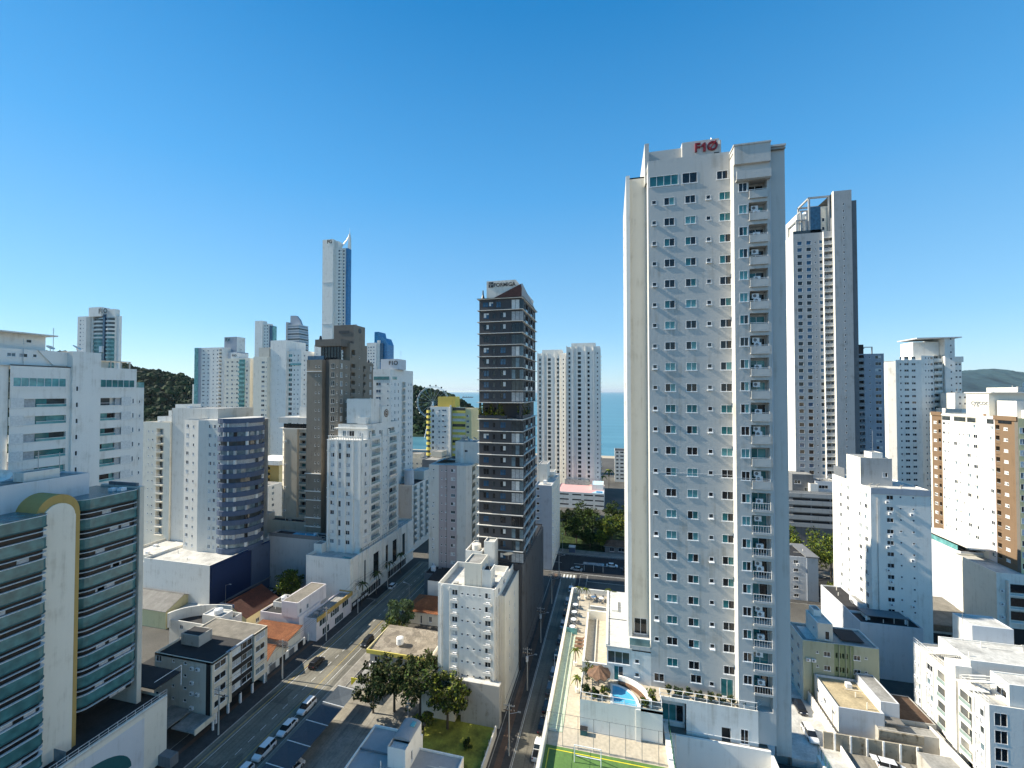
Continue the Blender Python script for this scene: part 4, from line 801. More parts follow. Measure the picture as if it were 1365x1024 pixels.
for z in (12.8, 13.3): rl.tube((-82.7, 30, z), (-82.7, 62.9, z), .04, M.steel_white, 5)
for i in range(24): rl.tube((-82.7, 32+i*1.35, 12.3), (-82.7, 32+i*1.35, 13.3), .03, M.steel_white, 4)
b.box('glass_screen', -85.3, -82.8, 47.9, 48.0, 12.2, 14.0, M.tinted)
b.box('roof_deck', -97, -83, 61, 66, 14.5, 14.7, M.roof_dark); rl.tube((-83, 61, 15.9), (-83, 66, 15.9), .05, M.steel_white, 5); rl.tube((-83, 66, 12), (-83, 66, 15.9), .06, M.steel_white, 5)
b.done()
# ------------------------------------------------------------------ big white block top left
b = Bld('apartment_block', 'large white apartment block with teal glazed balconies and a flat roofed penthouse', -124, 46, near=True, gl='teal', sill=.12)
PH = 3.27; z0 = 69.65
def lw(t0, t1, s, z1, cols, ops=()): b.wall((s, t0), (s, t1), 0, z1, M.white_cool, cols, 14.05, 18, PH, ops=ops)
def band(t0, t1, s, zb, h, gl): b.w.append(((s, (t0+t1)/2, zb+h/2), R(90), 'b', t1-t0, h, gl, b.r.randrange(7), (1, 0)))
def bays(t0, t1, s, balc):
    for i in range(17):
        z = 14.05+i*PH+.45
        k = b.r.random(); m = (t0+t1)/2+.6
        band(m+.04, t1, s, z+.45, 1.45, 'teal' if k < .7 else 'mix') if balc else band(t0, m-1.3, s, z+.45, 1.45, 'dark' if k < .4 else 'teal')
def ap(t0, t1): return [(t0, t1)]
lw(40, 52.3, -106.4, 75.0, [(9.3, 1.6, 1.15, .95, 'w', 'dark')], [(9, 12, 71, 73, .12, 'W')][:0])
hs = []
for i in range(18):
    z = 14.05+i*PH
    hs.append((.3, 8.1, z+.75, z+2.3, .9, 'B') if i < 17 else (.4, 8.0, z+1.35, z+3.0, .12, 'W'))
b.wall((-106, 52.3), (-106, 61.0), 0, 75.0, M.white_cool, ops=hs)
b.wall((-106, 61.0), (-105.5, 61), 0, 78.2, M.white_cool); b.wall((-105.5, 61.0), (-105.5, 65.8), 0, 78.2, M.white_cool, [(.8, .45, 1.0, .5, 's', 'dark')], 14.05, 18, PH); b.wall((-105.5, 65.8), (-106, 65.8), 0, 78.2, M.white_cool)
hs = []
for i in range(18):
    z = 14.05+i*PH
    hs.append((.2, 6.0, z+.75, z+2.3, .9, 'B') if i < 17 else (.2, 6.8, z+1.35, z+3.0, .12, 'W'))
b.wall((-106, 65.8), (-106, 73.0), 0, 75.2, M.white_cool, [(6.55, .35, 1.1, 1.0, 's', 'mix')], 14.05, 17, PH, ops=hs); b.wall((-106, 73), (-106.6, 73), 0, 75.2, M.white_cool); b.wall((-106.3, 73.0), (-106.3, 74.8), 0, 71.0, M.white_cool, [(.9, .35, .7, 1.0, 's', 'mix')], 14.05, 17, PH); b.wall((-106.3, 74.8), (-124, 74.8), 0, 71.0, M.white_cool)
band(52.7, 60.3, -106, 71.0, 1.65, 'curt'); band(66.0, 72.6, -106, 71.0, 1.65, 'curt')
for i in range(17):
    z = 14.05+i*PH+.75; k = b.r.random()
    # left bay: blind slats, then a glazed balcony with a white rail; right bay the other way round
    b.box('shutter', -106.3, -106.25, 52.6, 55.9, z, z+1.55, M.curtain if i % 3 else M.blind); b.box('shutter', -105.98, -105.94, 52.45, 54.2, z-.25, z+1.75, M.blind)
    for a, c, sh in ((55.95, 60.4, 0), (66.0, 68.9, 1)):
        m = (a+c)/2+b.r.uniform(-.8, .8)
        for u0, u1 in ((a, m), (m, c)):
            mt = b.r.choice((M.g_teal, M.g_tealp, M.g_dark, M.g_teal, M.g_mid)); b.new('balcony_glass').quad((-106.55, u0, z), (-106.55, u1, z), (-106.55, u1, z+1.55), (-106.55, u0, z+1.55), mt)
        b.box('balcony_rail', -106.04, -105.98, a, c, z+.45, z+.52, M.frame); b.new('balcony_glass').quad((-106.02, a, z), (-106.02, c, z), (-106.02, c, z+.45), (-106.02, a, z+.45), M.g_tealp)
    b.box('shutter', -106.3, -106.25, 68.95, 71.75, z, z+1.55, M.curtain); b.box('shutter', -105.98, -105.94, 70.0, 71.9, z-.25, z+1.75, M.blind)
for i in range(18): b.box('ledge', -105.99, -105.9, 52.3, 60.9, 14.05+i*PH+.62, 14.05+i*PH+.72, M.white_cool); b.box('ledge', -105.99, -105.9, 65.9, 72.9, 14.05+i*PH+.62, 14.05+i*PH+.72, M.white_cool)
b.mb('roof').quad((-124, 40, 74.8), (-106, 40, 74.8), (-106, 74.8, 74.8), (-124, 74.8, 74.8), M.roof_light); b.box('parapet', -106.4, -106, 52.3, 61, 74.8, 75.02, M.white_cool)
b.mb('wall').quad((-106, 61, 78.2), (-105.5, 61, 78.2), (-105.5, 65.8, 78.2), (-106, 65.8, 78.2), M.white_cool)
b.block(-124, -106.02, 61, 65.8, 75, 78.19, M.white_cool, par=.05, roof=M.roof_light)
b.block(-119, -107.2, 44, 60.9, 74.9, 78.0, M.white_cool, (), [(9, 1.2, .7, 1.6, 'w', 'mix'), (10.6, 1.2, .7, 1.6, 'w', 'mix'), (12.2, .6, .6, 1.7, 's', 'dark')], zf=74.9, n=1, par=.1, roof=M.roof_light)
b.mb('stair_wall').extr([(56.5, 78), (61, 78), (61, 75.2), (58.8, 75.2)], lambda y, z: (-107.15, y, z), lambda y, z: (-106.9, y, z), M.white_cool)
b.block(-117, -108.5, 51.0, 58.4, 78, 80.9, M.white_cool, (), [(.8, .5, .7, 1.4, 's', 'dark'), (5.0, .8, .6, 1.4, 's', 'dark')], zf=78, n=1, par=.02); b.box('flat_roof', -118.5, -106.8, 46, 59.4, 80.9, 81.15, M.offwhite)
b.mb('pergola'); 
for t in (66.6, 68.6, 70.6, 72.3): b.box('pergola', -107.4, -107.2, t, t+.2, 75.2, 76.7, M.beige)
b.box('pergola', -110, -107.1, 66.4, 72.6, 76.7, 76.85, M.beige); b.box('pergola', -107.6, -107.5, 66.6, 68.4, 75.2, 76.6, M.cream); b.box('glass_screen', -106.8, -106.3, 73.6, 74.8, 71, 72.2, M.g_tealp)
b.dish(-108, 63.2, 78.2, .9, .6); b.dish(-110, 60, 78.2, .7, .2); b.antenna(-112, 61.5, 78.2, 5); b.antenna(-107, 54.5, 75, 5)
b.done()
# ------------------------------------------------------------------ more buildings on the left and towards the sea
def cols(us, w, h, sl, k, gl=None): return [(u, w, h, sl, k)+((gl,) if gl else ()) for u in us]
# taupe tower
b = Bld('apartment_tower', 'dark taupe tower with glazed terraces, white ledges and a square roof block', -109.4, 132, near=True, gl='dark', fr=M.offwhite, sill=.05)
P = 3.2; n = 25; zf = 1.2
b.block(-109.4, -102.9, 132, 140, 0, 81.8, M.olive, cols((3.9, 5.3), .55, .8, .9, 's'), zf=zf, n=n, pitch=P, par=.1)
b.wall((-102.9, 134), (-99.9, 134), 0, 81.8, M.taupe_dark)
b.block(-99.9, -96, 132, 154.5, 0, 81.8, M.olive, [(1.5, 1.5, 1.9, .5, 'w'), (3.3, .5, .8, .9, 's')], [(1.6, 1.3, 1.9, .5, 'w', 'pale'), (4.5, .9, .9, .9, 'w'), (8.6, 2.9, 2.5, .1, 'Bs'), (12.6, .5, .8, .9, 's'), (16.2, 1.6, 2.2, .1, 'Bs'), (20.6, 1.3, 1.9, .5, 'w', 'pale')], zf=zf, n=n, pitch=P, par=.1)
for z in (4.4, 20.4, 23.6, 30, 33.2, 39.6, 77): b.box('ledge', -109.7, -102.9, 131.6, 132, z+.35, z+.6, M.white)
b.box('terrace_glass', -109.2, -102.2, 132.1, 132.2, 81.8, 83.2, M.g_blue); b.box('terrace_glass', -106.5, -98, 136, 136.3, 82, 87, M.g_dark)
for i in range(7): b.box('terrace_post', -106.4+i*1.3, -106.25+i*1.3, 135.8, 136, 81.8, 87, M.frame_dark)
b.box('roof', -108, -97, 134.5, 148, 87, 89.6, M.taupe_dark); b.block(-99, -96, 138.8, 150, 81.8, 88.5, M.olive, (), [(2, 2.4, 3, 1, 'Bs'), (6, .6, .9, 1, 's')], zf=82, n=1, par=.2)
b.block(-104.8, -96, 141.0, 148.5, 88.5, 95.8, M.taupe_dark, Rm=M.olive, par=.3); b.mb('sign_emblem').extr([(144.9+1.0*math.cos(a), 93.9+1.0*math.sin(a)) for a in [i*math.pi/8 for i in range(16)]], lambda y, z: (-95.98, y, z), lambda y, z: (-95.9, y, z), M.frame_dark); b.box('sign_emblem', -102.5, -98, 140.9, 140.99, 92.6, 93.6, M.frame_dark)
for s_, t_ in ((-106, 135), (-96.6, 152)): k = b.new('vent_cowl'); k.cyl(s_, t_, 81.9 if s_ > -100 else 89.6, 83 if s_ > -100 else 91, .6, M.frame_dark, 8, .3)
b.block(-120, -98, 126.4, 131.9, 0, 18.8, M.grey, par=.5, roof=M.roof_dark); b.mb('rooftop_pool').box(-112, -103, 127.2, 130.5, 18.3, 18.75, M.pool); b.box('parapet', -120, -98, 126.35, 126.39, 18.3, 19.6, M.grey_dark)
b.done()
# classical white tower
b = Bld('apartment_tower', 'white classical tower with pilasters, balustraded roof terrace and round brown emblem', -95.3, 125.5, near=True, gl='mix', sill=.06)
P = 3.27; zf = 17.4; n = 11
b.block(-95.3, -82.3, 125.5, 151, 15, 53.4, M.white_cool, [(1.9, 1.5, 1.4, .8, 'w'), (4.8, 1.0, 2.1, .2, 's', 'pale'), (8.0, 1.5, 1.4, .8, 'w')],
        [(2.9, 1.4, 1.4, .8, 'w'), (8.8, 5.8, 2.55, .1, 'Bg', 'pale'), (14.2, .6, .7, 1.2, 's'), (16.3, .6, .7, 1.2, 's'), (21.2, 5.4, 2.55, .1, 'Bg', 'pale')], zf=zf, n=n, pitch=P, par=.2)
for z in (33.6, 36.8, 49.6, 53.3, 20.4): b.band(-95.3, -82.3, 125.5, 151, z, .35, .22, M.white)
for s_ in (-95.3, -92.1, -88.9, -85.9, -83.2): b.box('pilaster', s_, s_+.85, 125.2, 125.49, 15, 53.2, M.white)
for t in (125.5, 130.6, 138.4, 142.7): b.box('pilaster', -82.29, -82.0, t, t+.7, 15, 56, M.white)
b.block(-94.2, -82.5, 129.5, 151, 53.4, 58.6, M.white, [(2.5, 1.4, 2.2, .3, 'w'), (5, 3, 2.2, .3, 'b', 'mix'), (8.5, 1.6, 2.2, .3, 'w')], [(3, 3.5, 2.3, .2, 'Bg'), (8, 1.2, 1.4, .8, 'w'), (16, 5, 2.3, .2, 'Bg')], zf=53.8, n=1, par=.3)
for i in range(14): b.box('baluster', -95.1+i*.95, -94.9+i*.95, 125.6, 125.8, 53.6, 54.7, M.white)
b.box('ledge', -95.3, -82.3, 125.5, 125.9, 54.7, 54.9, M.white); b.box('fascia', -95.6, -82.2, 129.0, 133, 57.0, 57.3, M.white)
b.block(-93.2, -83.4, 133, 138.5, 58.6, 67.5, M.white, par=.2); b.block(-87.5, -84.2, 131, 133, 58.6, 61, M.white, par=.2); b.block(-89, -82.4, 138.6, 145, 58.6, 64.6, M.white, par=.2)
for r, m in ((1.5, M.timber), (1.15, M.offwhite), (.95, M.timber)): b.mb('sign_emblem').extr([(141.6+r*math.cos(a), 62.0+r*math.sin(a)) for a in [i*math.pi/10 for i in range(20)]], lambda y, z: (-82.39, y, z), lambda y, z: (-82.25+(1.5-r)*.1, y, z), m)
b.text('M', -82.15, 141.6, 62.0, 1.3, M.offwhite, 'R', 'white letter in the round brown emblem', .04); b.antenna(-85, 137, 67.5, 3)
b.block(-97.8, -81.3, 118.5, 162, 0, 16.4, M.white_cool, (), [(7.5, 2.2, 8.5, 4.6, 'plain', 'dark'), (15, 3.4, 8.5, 4.6, 'plain', 'dark'), (22, 2.2, 8.5, 4.6, 'plain', 'dark'), (28, 3.0, 8.5, 4.6, 'plain', 'dark'), (35, 2.4, 8.5, 4.6, 'plain', 'dark'), (12, 12, 2.6, .3, 'b', 'dark'), (30, 14, 2.6, .3, 'b', 'dark')], zf=0, n=1, par=1.0, roof=M.roof_light, Rm=M.white)
for t in (119.2, 122.8, 124.8, 128.2, 136, 138.5, 148.5, 151, 156): b.box('pilaster', -81.29, -80.9, t, t+.8, 4.2, 16.3, M.white)
b.box('ledge', -81.29, -80.7, 118.6, 162, 3.9, 4.25, M.white); b.box('terrace_glass', -81.6, -81.5, 124, 125.4, 16.4, 17.6, M.g_clear); b.box('rooftop_planter', -85, -82, 119.5, 120.5, 15.5, 16.3, M.g_tealp)
rl = b.mb('railing'); rl.tube((-81.5, 126, 17.5), (-81.5, 162, 17.5), .05, M.frame_dark, 4)
for i in range(25): rl.tube((-81.5, 126+i*1.5, 16.4), (-81.5, 126+i*1.5, 17.5), .03, M.frame_dark, 4)
b.block(-98.5, -95.5, 123, 126, 15, 18.5, M.white, par=.2); b.done()
# white tower with the blue balcony cylinder, on a white and navy podium
b = Bld('apartment_tower', 'cream white tower with a rounded corner of navy blue balconies', -143.5, 114, near=True, gl='mix', sill=.05)
P = 3.1; zf = 16.4; n = 14
b.wall((-143.5, 114), (-136.5, 113.2), 14, 60.4, M.offwhite, [(1.6, 1.3, 1.25, .9, 'w'), (4.6, .7, 1.0, .9, 's')], zf, n, P); b.wall((-136.5, 113.2), (-133.2, 113.8), 14, 60.4, M.offwhite); b.wall((-133.2, 113.8), (-126.5, 113.6), 14, 60.4, M.offwhite, [(1.0, 1.2, 1.25, .9, 'w'), (3.0, 1.0, 1.25, .9, 'w'), (5.4, 1.5, 1.25, .9, 'w')], zf, n, P)
b.wall((-126.5, 113.6), (-124.2, 113.6), 14, 60.4, M.white); b.wall((-124.2, 130), (-143.5, 130), 14, 60.4, M.offwhite); b.wall((-143.5, 130), (-143.5, 114), 14, 60.4, M.offwhite, [(4, 1.2, 1.2, .9, 'w')], zf, n, P)
b.mb('roof').quad((-143.4, 114, 60.0), (-124.2, 114, 60.0), (-124.2, 130, 60.0), (-143.4, 130, 60.0), M.roof_light)
CX, CY = -126.2, 120.2
def ring(r): return [(CX+r*.98*math.cos(a), CY+r*math.sin(a)) for a in [-math.pi*.62+math.pi*1.15*i/18 for i in range(19)]]+[(-128, 128)]
for i in range(n):
    z = zf+i*P-.2
    b.new('blue_balcony').prism(ring(7.2), z, z+1.65, M.blue_band); b.new('window_strip').prism(ring(6.75), z+1.65, z+P, (M.tinted, M.curtain, M.tinted, M.g_mid)[i % 4])
    for k in range(5):
        if b.r.random() < .5: a = -1.5+k*.5; b.new('balcony_screen').tube((CX+6.75*math.cos(a), CY+6.8*math.sin(a), z+1.65), (CX+6.75*math.cos(a), CY+6.8*math.sin(a), z+P), .5, b.r.choice((M.blind, M.curtain, M.g_dark, M.g_mid)), 8)
b.new('blue_balcony').prism(ring(7.2), 59.4, 61.0, M.blue_band); b.mb('roof').prism(ring(6.8), 60.9, 61.05, M.roof_light)
b.done()
b = Bld('apartment_tower', 'beige tower with one column of balconies and a tall blank shaft', -173.8, 122, near=True, gl='mix', sill=.05)
b.block(-173.8, -160.4, 122, 140, 0, 58.6, M.cream_light, [(5.0, .6, .7, 1.0, 's'), (8.6, 3.4, 2.4, .1, 'Br9'), (3, .5, .6, 1.1, 's')], zf=16.5, n=13, pitch=3.1, roof=M.roof_light); b.block(-160.39, -139, 122.6, 138, 0, 63.9, M.offwhite, [(1.0, 0, 0, 0, 's')][:0], par=.3, Rm=M.beige); b.wall((-160.4, 122.55), (-160.0, 122.55), 0, 63, M.beige)
b.block(-172, -164, 126, 136, 58.5, 60.4, M.white, par=.2); b.done()
b = Bld('podium_building', 'white garage podium with a navy blue street side under the blue balconied tower', -162, 103.5, near=True)
b.block(-146, -119.7, 103.5, 132, 0, 16.8, M.white, par=.8, roof=M.roof_light, Rm=M.navy); b.block(-162, -146.01, 108, 132, 0, 15.5, M.cream_light, par=.8, roof=M.roof_light); b.box('wall', -147, -146.0, 103.6, 108, 14, 15.5, M.white)
b.box('panel', -119.69, -119.4, 104, 118, 9.5, 16.0, M.navy); b.box('panel', -119.69, -119.45, 118.5, 131.8, .5, 16.2, M.blue_band); b.box('canopy', -120, -118.9, 103, 132, 3.6, 3.9, M.grey_dark); b.box('wall', -140, -128, 131.9, 150, 0, 9, M.offwhite); b.done()
# white tower behind the taupe one
b = Bld('apartment_tower', 'white tower with dark balcony strip, right behind the taupe tower', -107.2, 168, gl='mix', sill=.05)
b.block(-107.2, -95.9, 168, 190, 0, 80.2, M.white_cool, [(1.6, 1.8, 1.4, .8, 'w', 'blue'), (5.5, 2.4, 1.4, .8, 'w', 'blue'), (10.2, .7, .8, 1.1, 's')], [(1.5, .5, .6, 1.1, 's'), (4.3, .9, 1.4, .7, 'w'), (7.5, .8, 1.4, .7, 's'), (12.5, 3.4, 2.5, .1, 'Br9'), (17.5, 1.0, 1.2, .9, 'w'), (20, .8, 1.2, .9, 's')], zf=8, n=21, pitch=3.2, par=.2)
b.mb('window_band').box(-104, -96.4, 167.9, 167.99, 75.4, 76.9, M.g_teal); b.mb('window_band').box(-95.89, -95.8, 170, 174, 75.6, 76.9, M.g_tealp)
b.block(-103, -94.5, 172, 180, 80.2, 85.0, M.grey_light, par=.2); b.text('F1O', -96.6, 171.9, 83.1, 2.6, M.frame_dark, label='dark sign letters on the grey roof block', bold=.05); b.antenna(-95, 176, 85, 4); b.done()
# pink and cream block in the middle
b = Bld('apartment_block', 'mauve striped cream block with stacked brown balconies, left of the charcoal tower', -64.2, 140, near=True, gl='mix', sill=.05)
P = 2.95; zf = 5.0; n = 13
b.wall((-64.2, 140), (-60.4, 140), 0, 43.8, M.offwhite, [(1.8, .6, .5, 1.3, 's', 'pale')], zf, n, P, skip=lambda i, c: i % 3 == 1); b.wall((-60.4, 140.15), (-53.5, 140.15), 0, 43.7, M.pink, [(1.1, .55, .55, 1.2, 's'), (2.7, .55, .55, 1.2, 's'), (5.4, 1.6, 1.1, .95, 'w')], zf, n, P); b.wall((-53.5, 140), (-50.2, 140), 0, 43.8, M.offwhite)
b.wall((-60.4, 140), (-60.4, 140.15), 0, 43.8, M.offwhite); b.wall((-53.5, 140.15), (-53.5, 140), 0, 43.8, M.offwhite); b.box('ledge', -57.4, -57.3, 140.05, 140.14, 1, 43.6, M.taupe_dark)
b.wall((-50.2, 140), (-48.6, 142), 0, 43.8, M.offwhite); b.wall((-48.6, 142), (-48.6, 154), 0, 43.8, M.cream, [(2.2, 3.6, 2.5, .1, 'Bs', 'dark'), (6.5, 1.2, 1.2, .9, 'w'), (9.5, 1.2, 1.2, .9, 'w')], zf, n, P); b.wall((-48.6, 154), (-64.2, 154), 0, 43.8, M.offwhite); b.wall((-64.2, 154), (-64.2, 140), 0, 43.8, M.offwhite, [(3, 3, 2.3, .1, 'Bs')], zf, n, P)
b.mb('roof').add([(-64.2, 140, 43.8), (-50.2, 140, 43.8), (-48.6, 142, 43.8), (-48.6, 154, 43.8), (-64.2, 154, 43.8)], [(0, 1, 2, 3, 4)], M.roof_light); b.mb('roof').add([(-63, 143, 44.0), (-56.5, 143, 45.8), (-56.5, 152, 45.8), (-63, 152, 44.0)], [(0, 1, 2, 3)], M.roof_dark)
b.block(-56.4, -47.5, 146, 153, 43.8, 51.6, M.offwhite, [(4.2, 1.2, .9, 3.9, 'w', 'dark')], zf=43.8, n=1, par=.2); b.box('pilaster', -54.2, -53, 145.6, 145.99, 43.8, 51.4, M.white); b.dish(-54, 149, 51.5, 1.1, 2); b.dish(-50, 150, 51.5, .9, 1)
for i in (1, 3, 4, 7, 8): b.x.append(('ac', (-62.4, 140, zf+i*P+.4), 0.0))
b.block(-63, -50, 134, 139.9, 0, 7.5, M.grey_dark, par=.2, roof=M.roof_dark); b.tank(-61, 137, 7.4, .9, 1.3); b.done()
# balconied block down the street, white cylinder tank on it
b = Bld('apartment_block', 'block with curved white balconies and a round roof tank, down the shaded street', -92, 168, gl='dark')
b.block(-92, -85, 168, 190, 0, 29, M.grey, par=.3, roof=M.roof_dark, Rt=[(3, 3.2, 2.4, .1, 'Bs9'), (9, 3.2, 2.4, .1, 'Bs9'), (15, 3.2, 2.4, .1, 'Bs9')], Rm=M.white, zf=3, n=9, pitch=2.85); b.tank(-88, 171, 28.7, 2.2, 6.5, M.grey_light); b.block(-91.9, -85.1, 180, 190, 29, 33, M.offwhite, par=.4, roof=M.roof_white); b.done()
b = Bld('apartment_block', 'slim grey building with a green glass strip beyond the curved balconies', -98, 205, gl='teal')
b.block(-98, -89.6, 205, 226, 0, 34, M.grey_dark, Rt=[(6, 2.2, 1.8, .7, 'b', 'teal'), (14, 2.2, 1.8, .7, 'b', 'teal')], Rm=M.cream, zf=3, n=10, pitch=3.0, par=.3); b.block(-97, -91, 215, 226, 34, 37, M.cream, par=.2); b.done()
# yellow and white tower
b = Bld('apartment_tower', 'white tower with bright yellow rounded balconies and yellow roof block, below the green headland', -103.3, 222, gl='mix', sill=.05)
b.block(-101.6, -89, 222, 238, 0, 61.5, M.white, [(2.2, 1.2, 1.6, .6, 's', 'dark'), (6, 1.0, 1.0, .9, 'w'), (9, 2.6, .9, 1.1, 'w')], zf=3, n=19, pitch=3.05, par=.3)
for i in range(19):
    b.new('yellow_balcony').cyl(-101.9, 223.4, 3+i*3.05, 4.5+i*3.05, 2.0, M.yellow, 12); b.new('window_strip').cyl(-101.9, 223.4, 4.5+i*3.05, 6.05+i*3.05, 1.6, M.g_mid, 12); b.new('yellow_balcony').box(-88.2, -80.5, 223.4, 226.5, 3+i*3.05, 4.4+i*3.05, M.yellow); b.new('window_strip').box(-88.2, -80.6, 223.8, 226.4, 4.4+i*3.05, 6.05+i*3.05, M.blind if i % 3 else M.g_mid)
for i in range(38): b.x.append(('ac', (-101.0 if i % 2 else -96.6, 222, 3.2+(i//2)*3.05), 0.0))
b.block(-88.9, -77, 224, 238, 0, 60.5, M.yellow_pale, [(9.8, 1.6, 1.2, .9, 'w')], zf=3, n=18, pitch=3.05, par=.3); b.block(-97.6, -87, 224.5, 232, 61.2, 67.2, M.yellow_deep, par=.3, Rm=M.yellow); b.box('pilaster', -89, -88.2, 221.4, 222, 0, 62.5, M.white); b.done()
# ------- cream tower with green glass balconies, ochre slab, white slab, low podium
b = Bld('apartment_tower', 'cream tower with green glass balconies left of the taupe tower', -132.3, 144, near=True, gl='teal', sill=.05)
b.wall((-132.3, 146), (-129.8, 144), 0, 54.9, M.cream_light, [(1.6, 1.3, 1.3, .8, 'w', 'mix')], 20, 11, 3.1); b.wall((-129.8, 144), (-123.6, 144), 0, 54.9, M.cream); b.wall((-123.6, 144), (-123.6, 145.2), 0, 54.9, M.cream); b.wall((-123.6, 145.2), (-119.2, 145.2), 0, 54.9, M.cream_light, [(2.3, 4.0, 2.4, .1, 'Bg', 'teal')], 20, 11, 3.1); b.wall((-119.2, 145.2), (-119.2, 160), 0, 54.9, M.cream_light, [(3, 3, 2.4, .1, 'Bg', 'teal')], 20, 11, 3.1); b.wall((-132.3, 160), (-132.3, 146), 0, 54.9, M.cream_light)
b.box('roof', -132.6, -119, 144, 160, 54.9, 55.2, M.white); b.box('terrace_glass', -131, -119.5, 145, 145.1, 55.2, 57, M.g_dark); b.box('roof', -132.8, -119, 144.2, 160, 57.4, 59.6, M.offwhite, M.roof_light); b.block(-126, -119.4, 148, 156, 59.5, 63.5, M.white, par=.2)
for i in range(4): b.x.append(('ac', (-129, 144, 22+i*9.3), 0.0)); 
b.mb('drain_pipe').tube((-129.5, 143.9, 17), (-129.5, 143.9, 52), .08, M.metal, 5); b.block(-141, -115, 139, 143.9, 0, 19.5, M.cream, par=.8, roof=M.roof_dark); b.block(-138, -133, 140, 143, 18.7, 21.5, M.offwhite, par=.2); b.done()
b = Bld('apartment_block', 'ochre block with rounded balconies under a flat white roof slab', -192, 190, gl='dark', fr=M.ochre)
b.block(-192, -174.4, 190, 205, 0, 30.5, M.yellow_pale, [(6, 3.2, 2.2, .2, 'Bs9'), (10.2, 3.2, 2.2, .2, 'Bs9')], Fm=M.ochre, zf=2.5, n=9, pitch=3.05, par=.2, Rt=[(3, 1.2, 1.2, .9, 'w')]); b.box('flat_roof', -193.5, -173, 188.5, 206, 30.6, 33.0, M.white); b.done()
b = Bld('apartment_block', 'low white block with rows of square windows in front of the ochre block', -183, 178, gl='mix', sill=.05)
b.block(-183, -169.6, 178, 187, 0, 22.2, M.white, cols((2, 5.2, 8.4, 11.6), 1.7, 1.5, .8, 'w'), zf=1.5, n=7, pitch=2.95, par=.5, Rt=[(3, 1.5, 1.4, .8, 'w')]); b.block(-182.5, -178.5, 180, 184, 22, 25, M.white, par=.3); b.done()
# ------- far group of tall white slabs
b = Bld('apartment_tower', 'tall pale blue white tower standing behind the cream towers, with grey balcony columns', -224, 222, gl='mix', sill=0)
b.block(-224.2, -213.5, 222, 236, 0, 92.5, M.cream_light, [(6, .01, .01, 0, 's')][:0]+[(7.6, 2.4, 1.4, .8, 'b'), (10, .7, .9, 1, 's')], zf=5, n=28, pitch=3.05, par=.3); b.block(-222, -214, 224, 232, 92.2, 98.6, M.beige, par=.2); b.block(-213.49, -201.6, 224.5, 242, 0, 103, M.white_cool, [(6, .5, .5, 1.2, 's')], zf=5, n=31, pitch=3.1, par=.3, Fm=M.bluegrey if False else M.white_cool)
b.block(-201.59, -192, 226.5, 244, 0, 96.5, M.white_cool, [(1.6, 2.6, 1.9, .5, 'w', 'teal'), (4.6, .9, 1.0, .9, 's'), (7.4, 1.1, 1.1, .9, 'w')], [(3, 1.1, 1.1, .9, 'w'), (7, 1.1, 1.1, .9, 'w'), (12, 1.1, 1.1, .9, 'w')], zf=5, n=29, pitch=3.1, par=.3); b.box('ledge', -200, -191.8, 226.0, 226.49, 86.9, 88.2, M.g_tealp); b.block(-190, -185, 236, 246, 0, 101, M.white_cool, [(2, .8, 1.2, .8, 's')], zf=50, n=15, pitch=3.1); b.done()
b = Bld('apartment_tower', 'cream tower with a green glass balcony strip and small roof sign', -257, 231, gl='mix', sill=0)
b.block(-257, -236, 231, 246, 0, 92.7, M.cream_light, [(2.6, 1.6, 1.2, .8, 'w'), (6.5, 1.6, 1.2, .8, 'w'), (8.6, .5, .6, 1.1, 's'), (10.6, 1.6, 1.2, .8, 'w'), (18.6, 1.8, 1.4, .8, 'w')], zf=4, n=29, pitch=3.03, par=.3)
for i in range(29): b.new('green_balcony').box(-244.6, -240.0, 230.2, 231, 4+i*3.03, 5.4+i*3.03, M.g_tealp); b.new('window_strip').box(-244.6, -240.0, 230.8, 230.99, 5.4+i*3.03, 7.03+i*3.03, M.g_teal)
b.block(-253, -246.5, 232, 240, 92.4, 96.4, M.white_cool, par=.2); b.text('F1O', -250, 231.9, 94.8, 2.0, M.frame_dark, label='dark sign letters on the roof block', bold=.04); b.block(-234, -225.5, 236, 250, 0, 93, M.offwhite, [(4, 2, 1.2, .9, 'w')], zf=4, n=28, pitch=3.05); b.done()
b = Bld('apartment_tower', 'pale grey tower with a tall stair shaft carrying two dark letters', -337, 276, gl='mix', sill=0)
b.block(-337, -309.5, 276, 294, 0, 106.5, M.white_cool, [(8.6, 2.4, 1.0, .9, 'w'), (13.4, 1.8, 1.0, .9, 'w'), (18.6, 1.2, 1.0, .9, 's'), (22.6, 1.2, 1.1, .9, 's'), (25.5, 3, 2.2, .2, 'Bs9')], zf=4, n=33, pitch=3.08, par=.3); b.box('corner_glass', -337.3, -331, 275.5, 280, 3, 106.5, M.bluegrey); b.box('corner_glass', -337.35, -333.4, 275.4, 279, 3, 106.6, M.g_tealp)
b.block(-309.49, -300, 281, 292, 0, 103, M.bluegrey, [(4, .8, .8, 1, 's')], zf=4, n=31, pitch=3.1, Fm=M.grey_light); b.block(-316.5, -303.5, 284, 292, 103, 116, M.bluegrey, (), [(4, .9, 1, 2, 's'), (4, .9, 1, 6, 's')], zf=103, n=1, Rm=M.white_cool, par=.3); b.text('RV', -313, 283.9, 113.6, 4.2, M.teal_deep, label='two dark letters on the stair shaft', bold=.08); b.done()
b = Bld('apartment_block', 'small bluish white block at the foot of the wooded hill', -352, 286, gl='blue', sill=0)
b.block(-352, -338, 286, 298, 0, 76.5, M.white_cool, cols((4, 7.5, 11), 1.6, 1.2, .8, 'w'), zf=4, n=23, pitch=3.05, par=.3); b.done()
b = Bld('apartment_tower', 'tower of curved teal glass balconies with dark sign letters, far left by the wooded hill', -397, 232, gl='dark', sill=0)
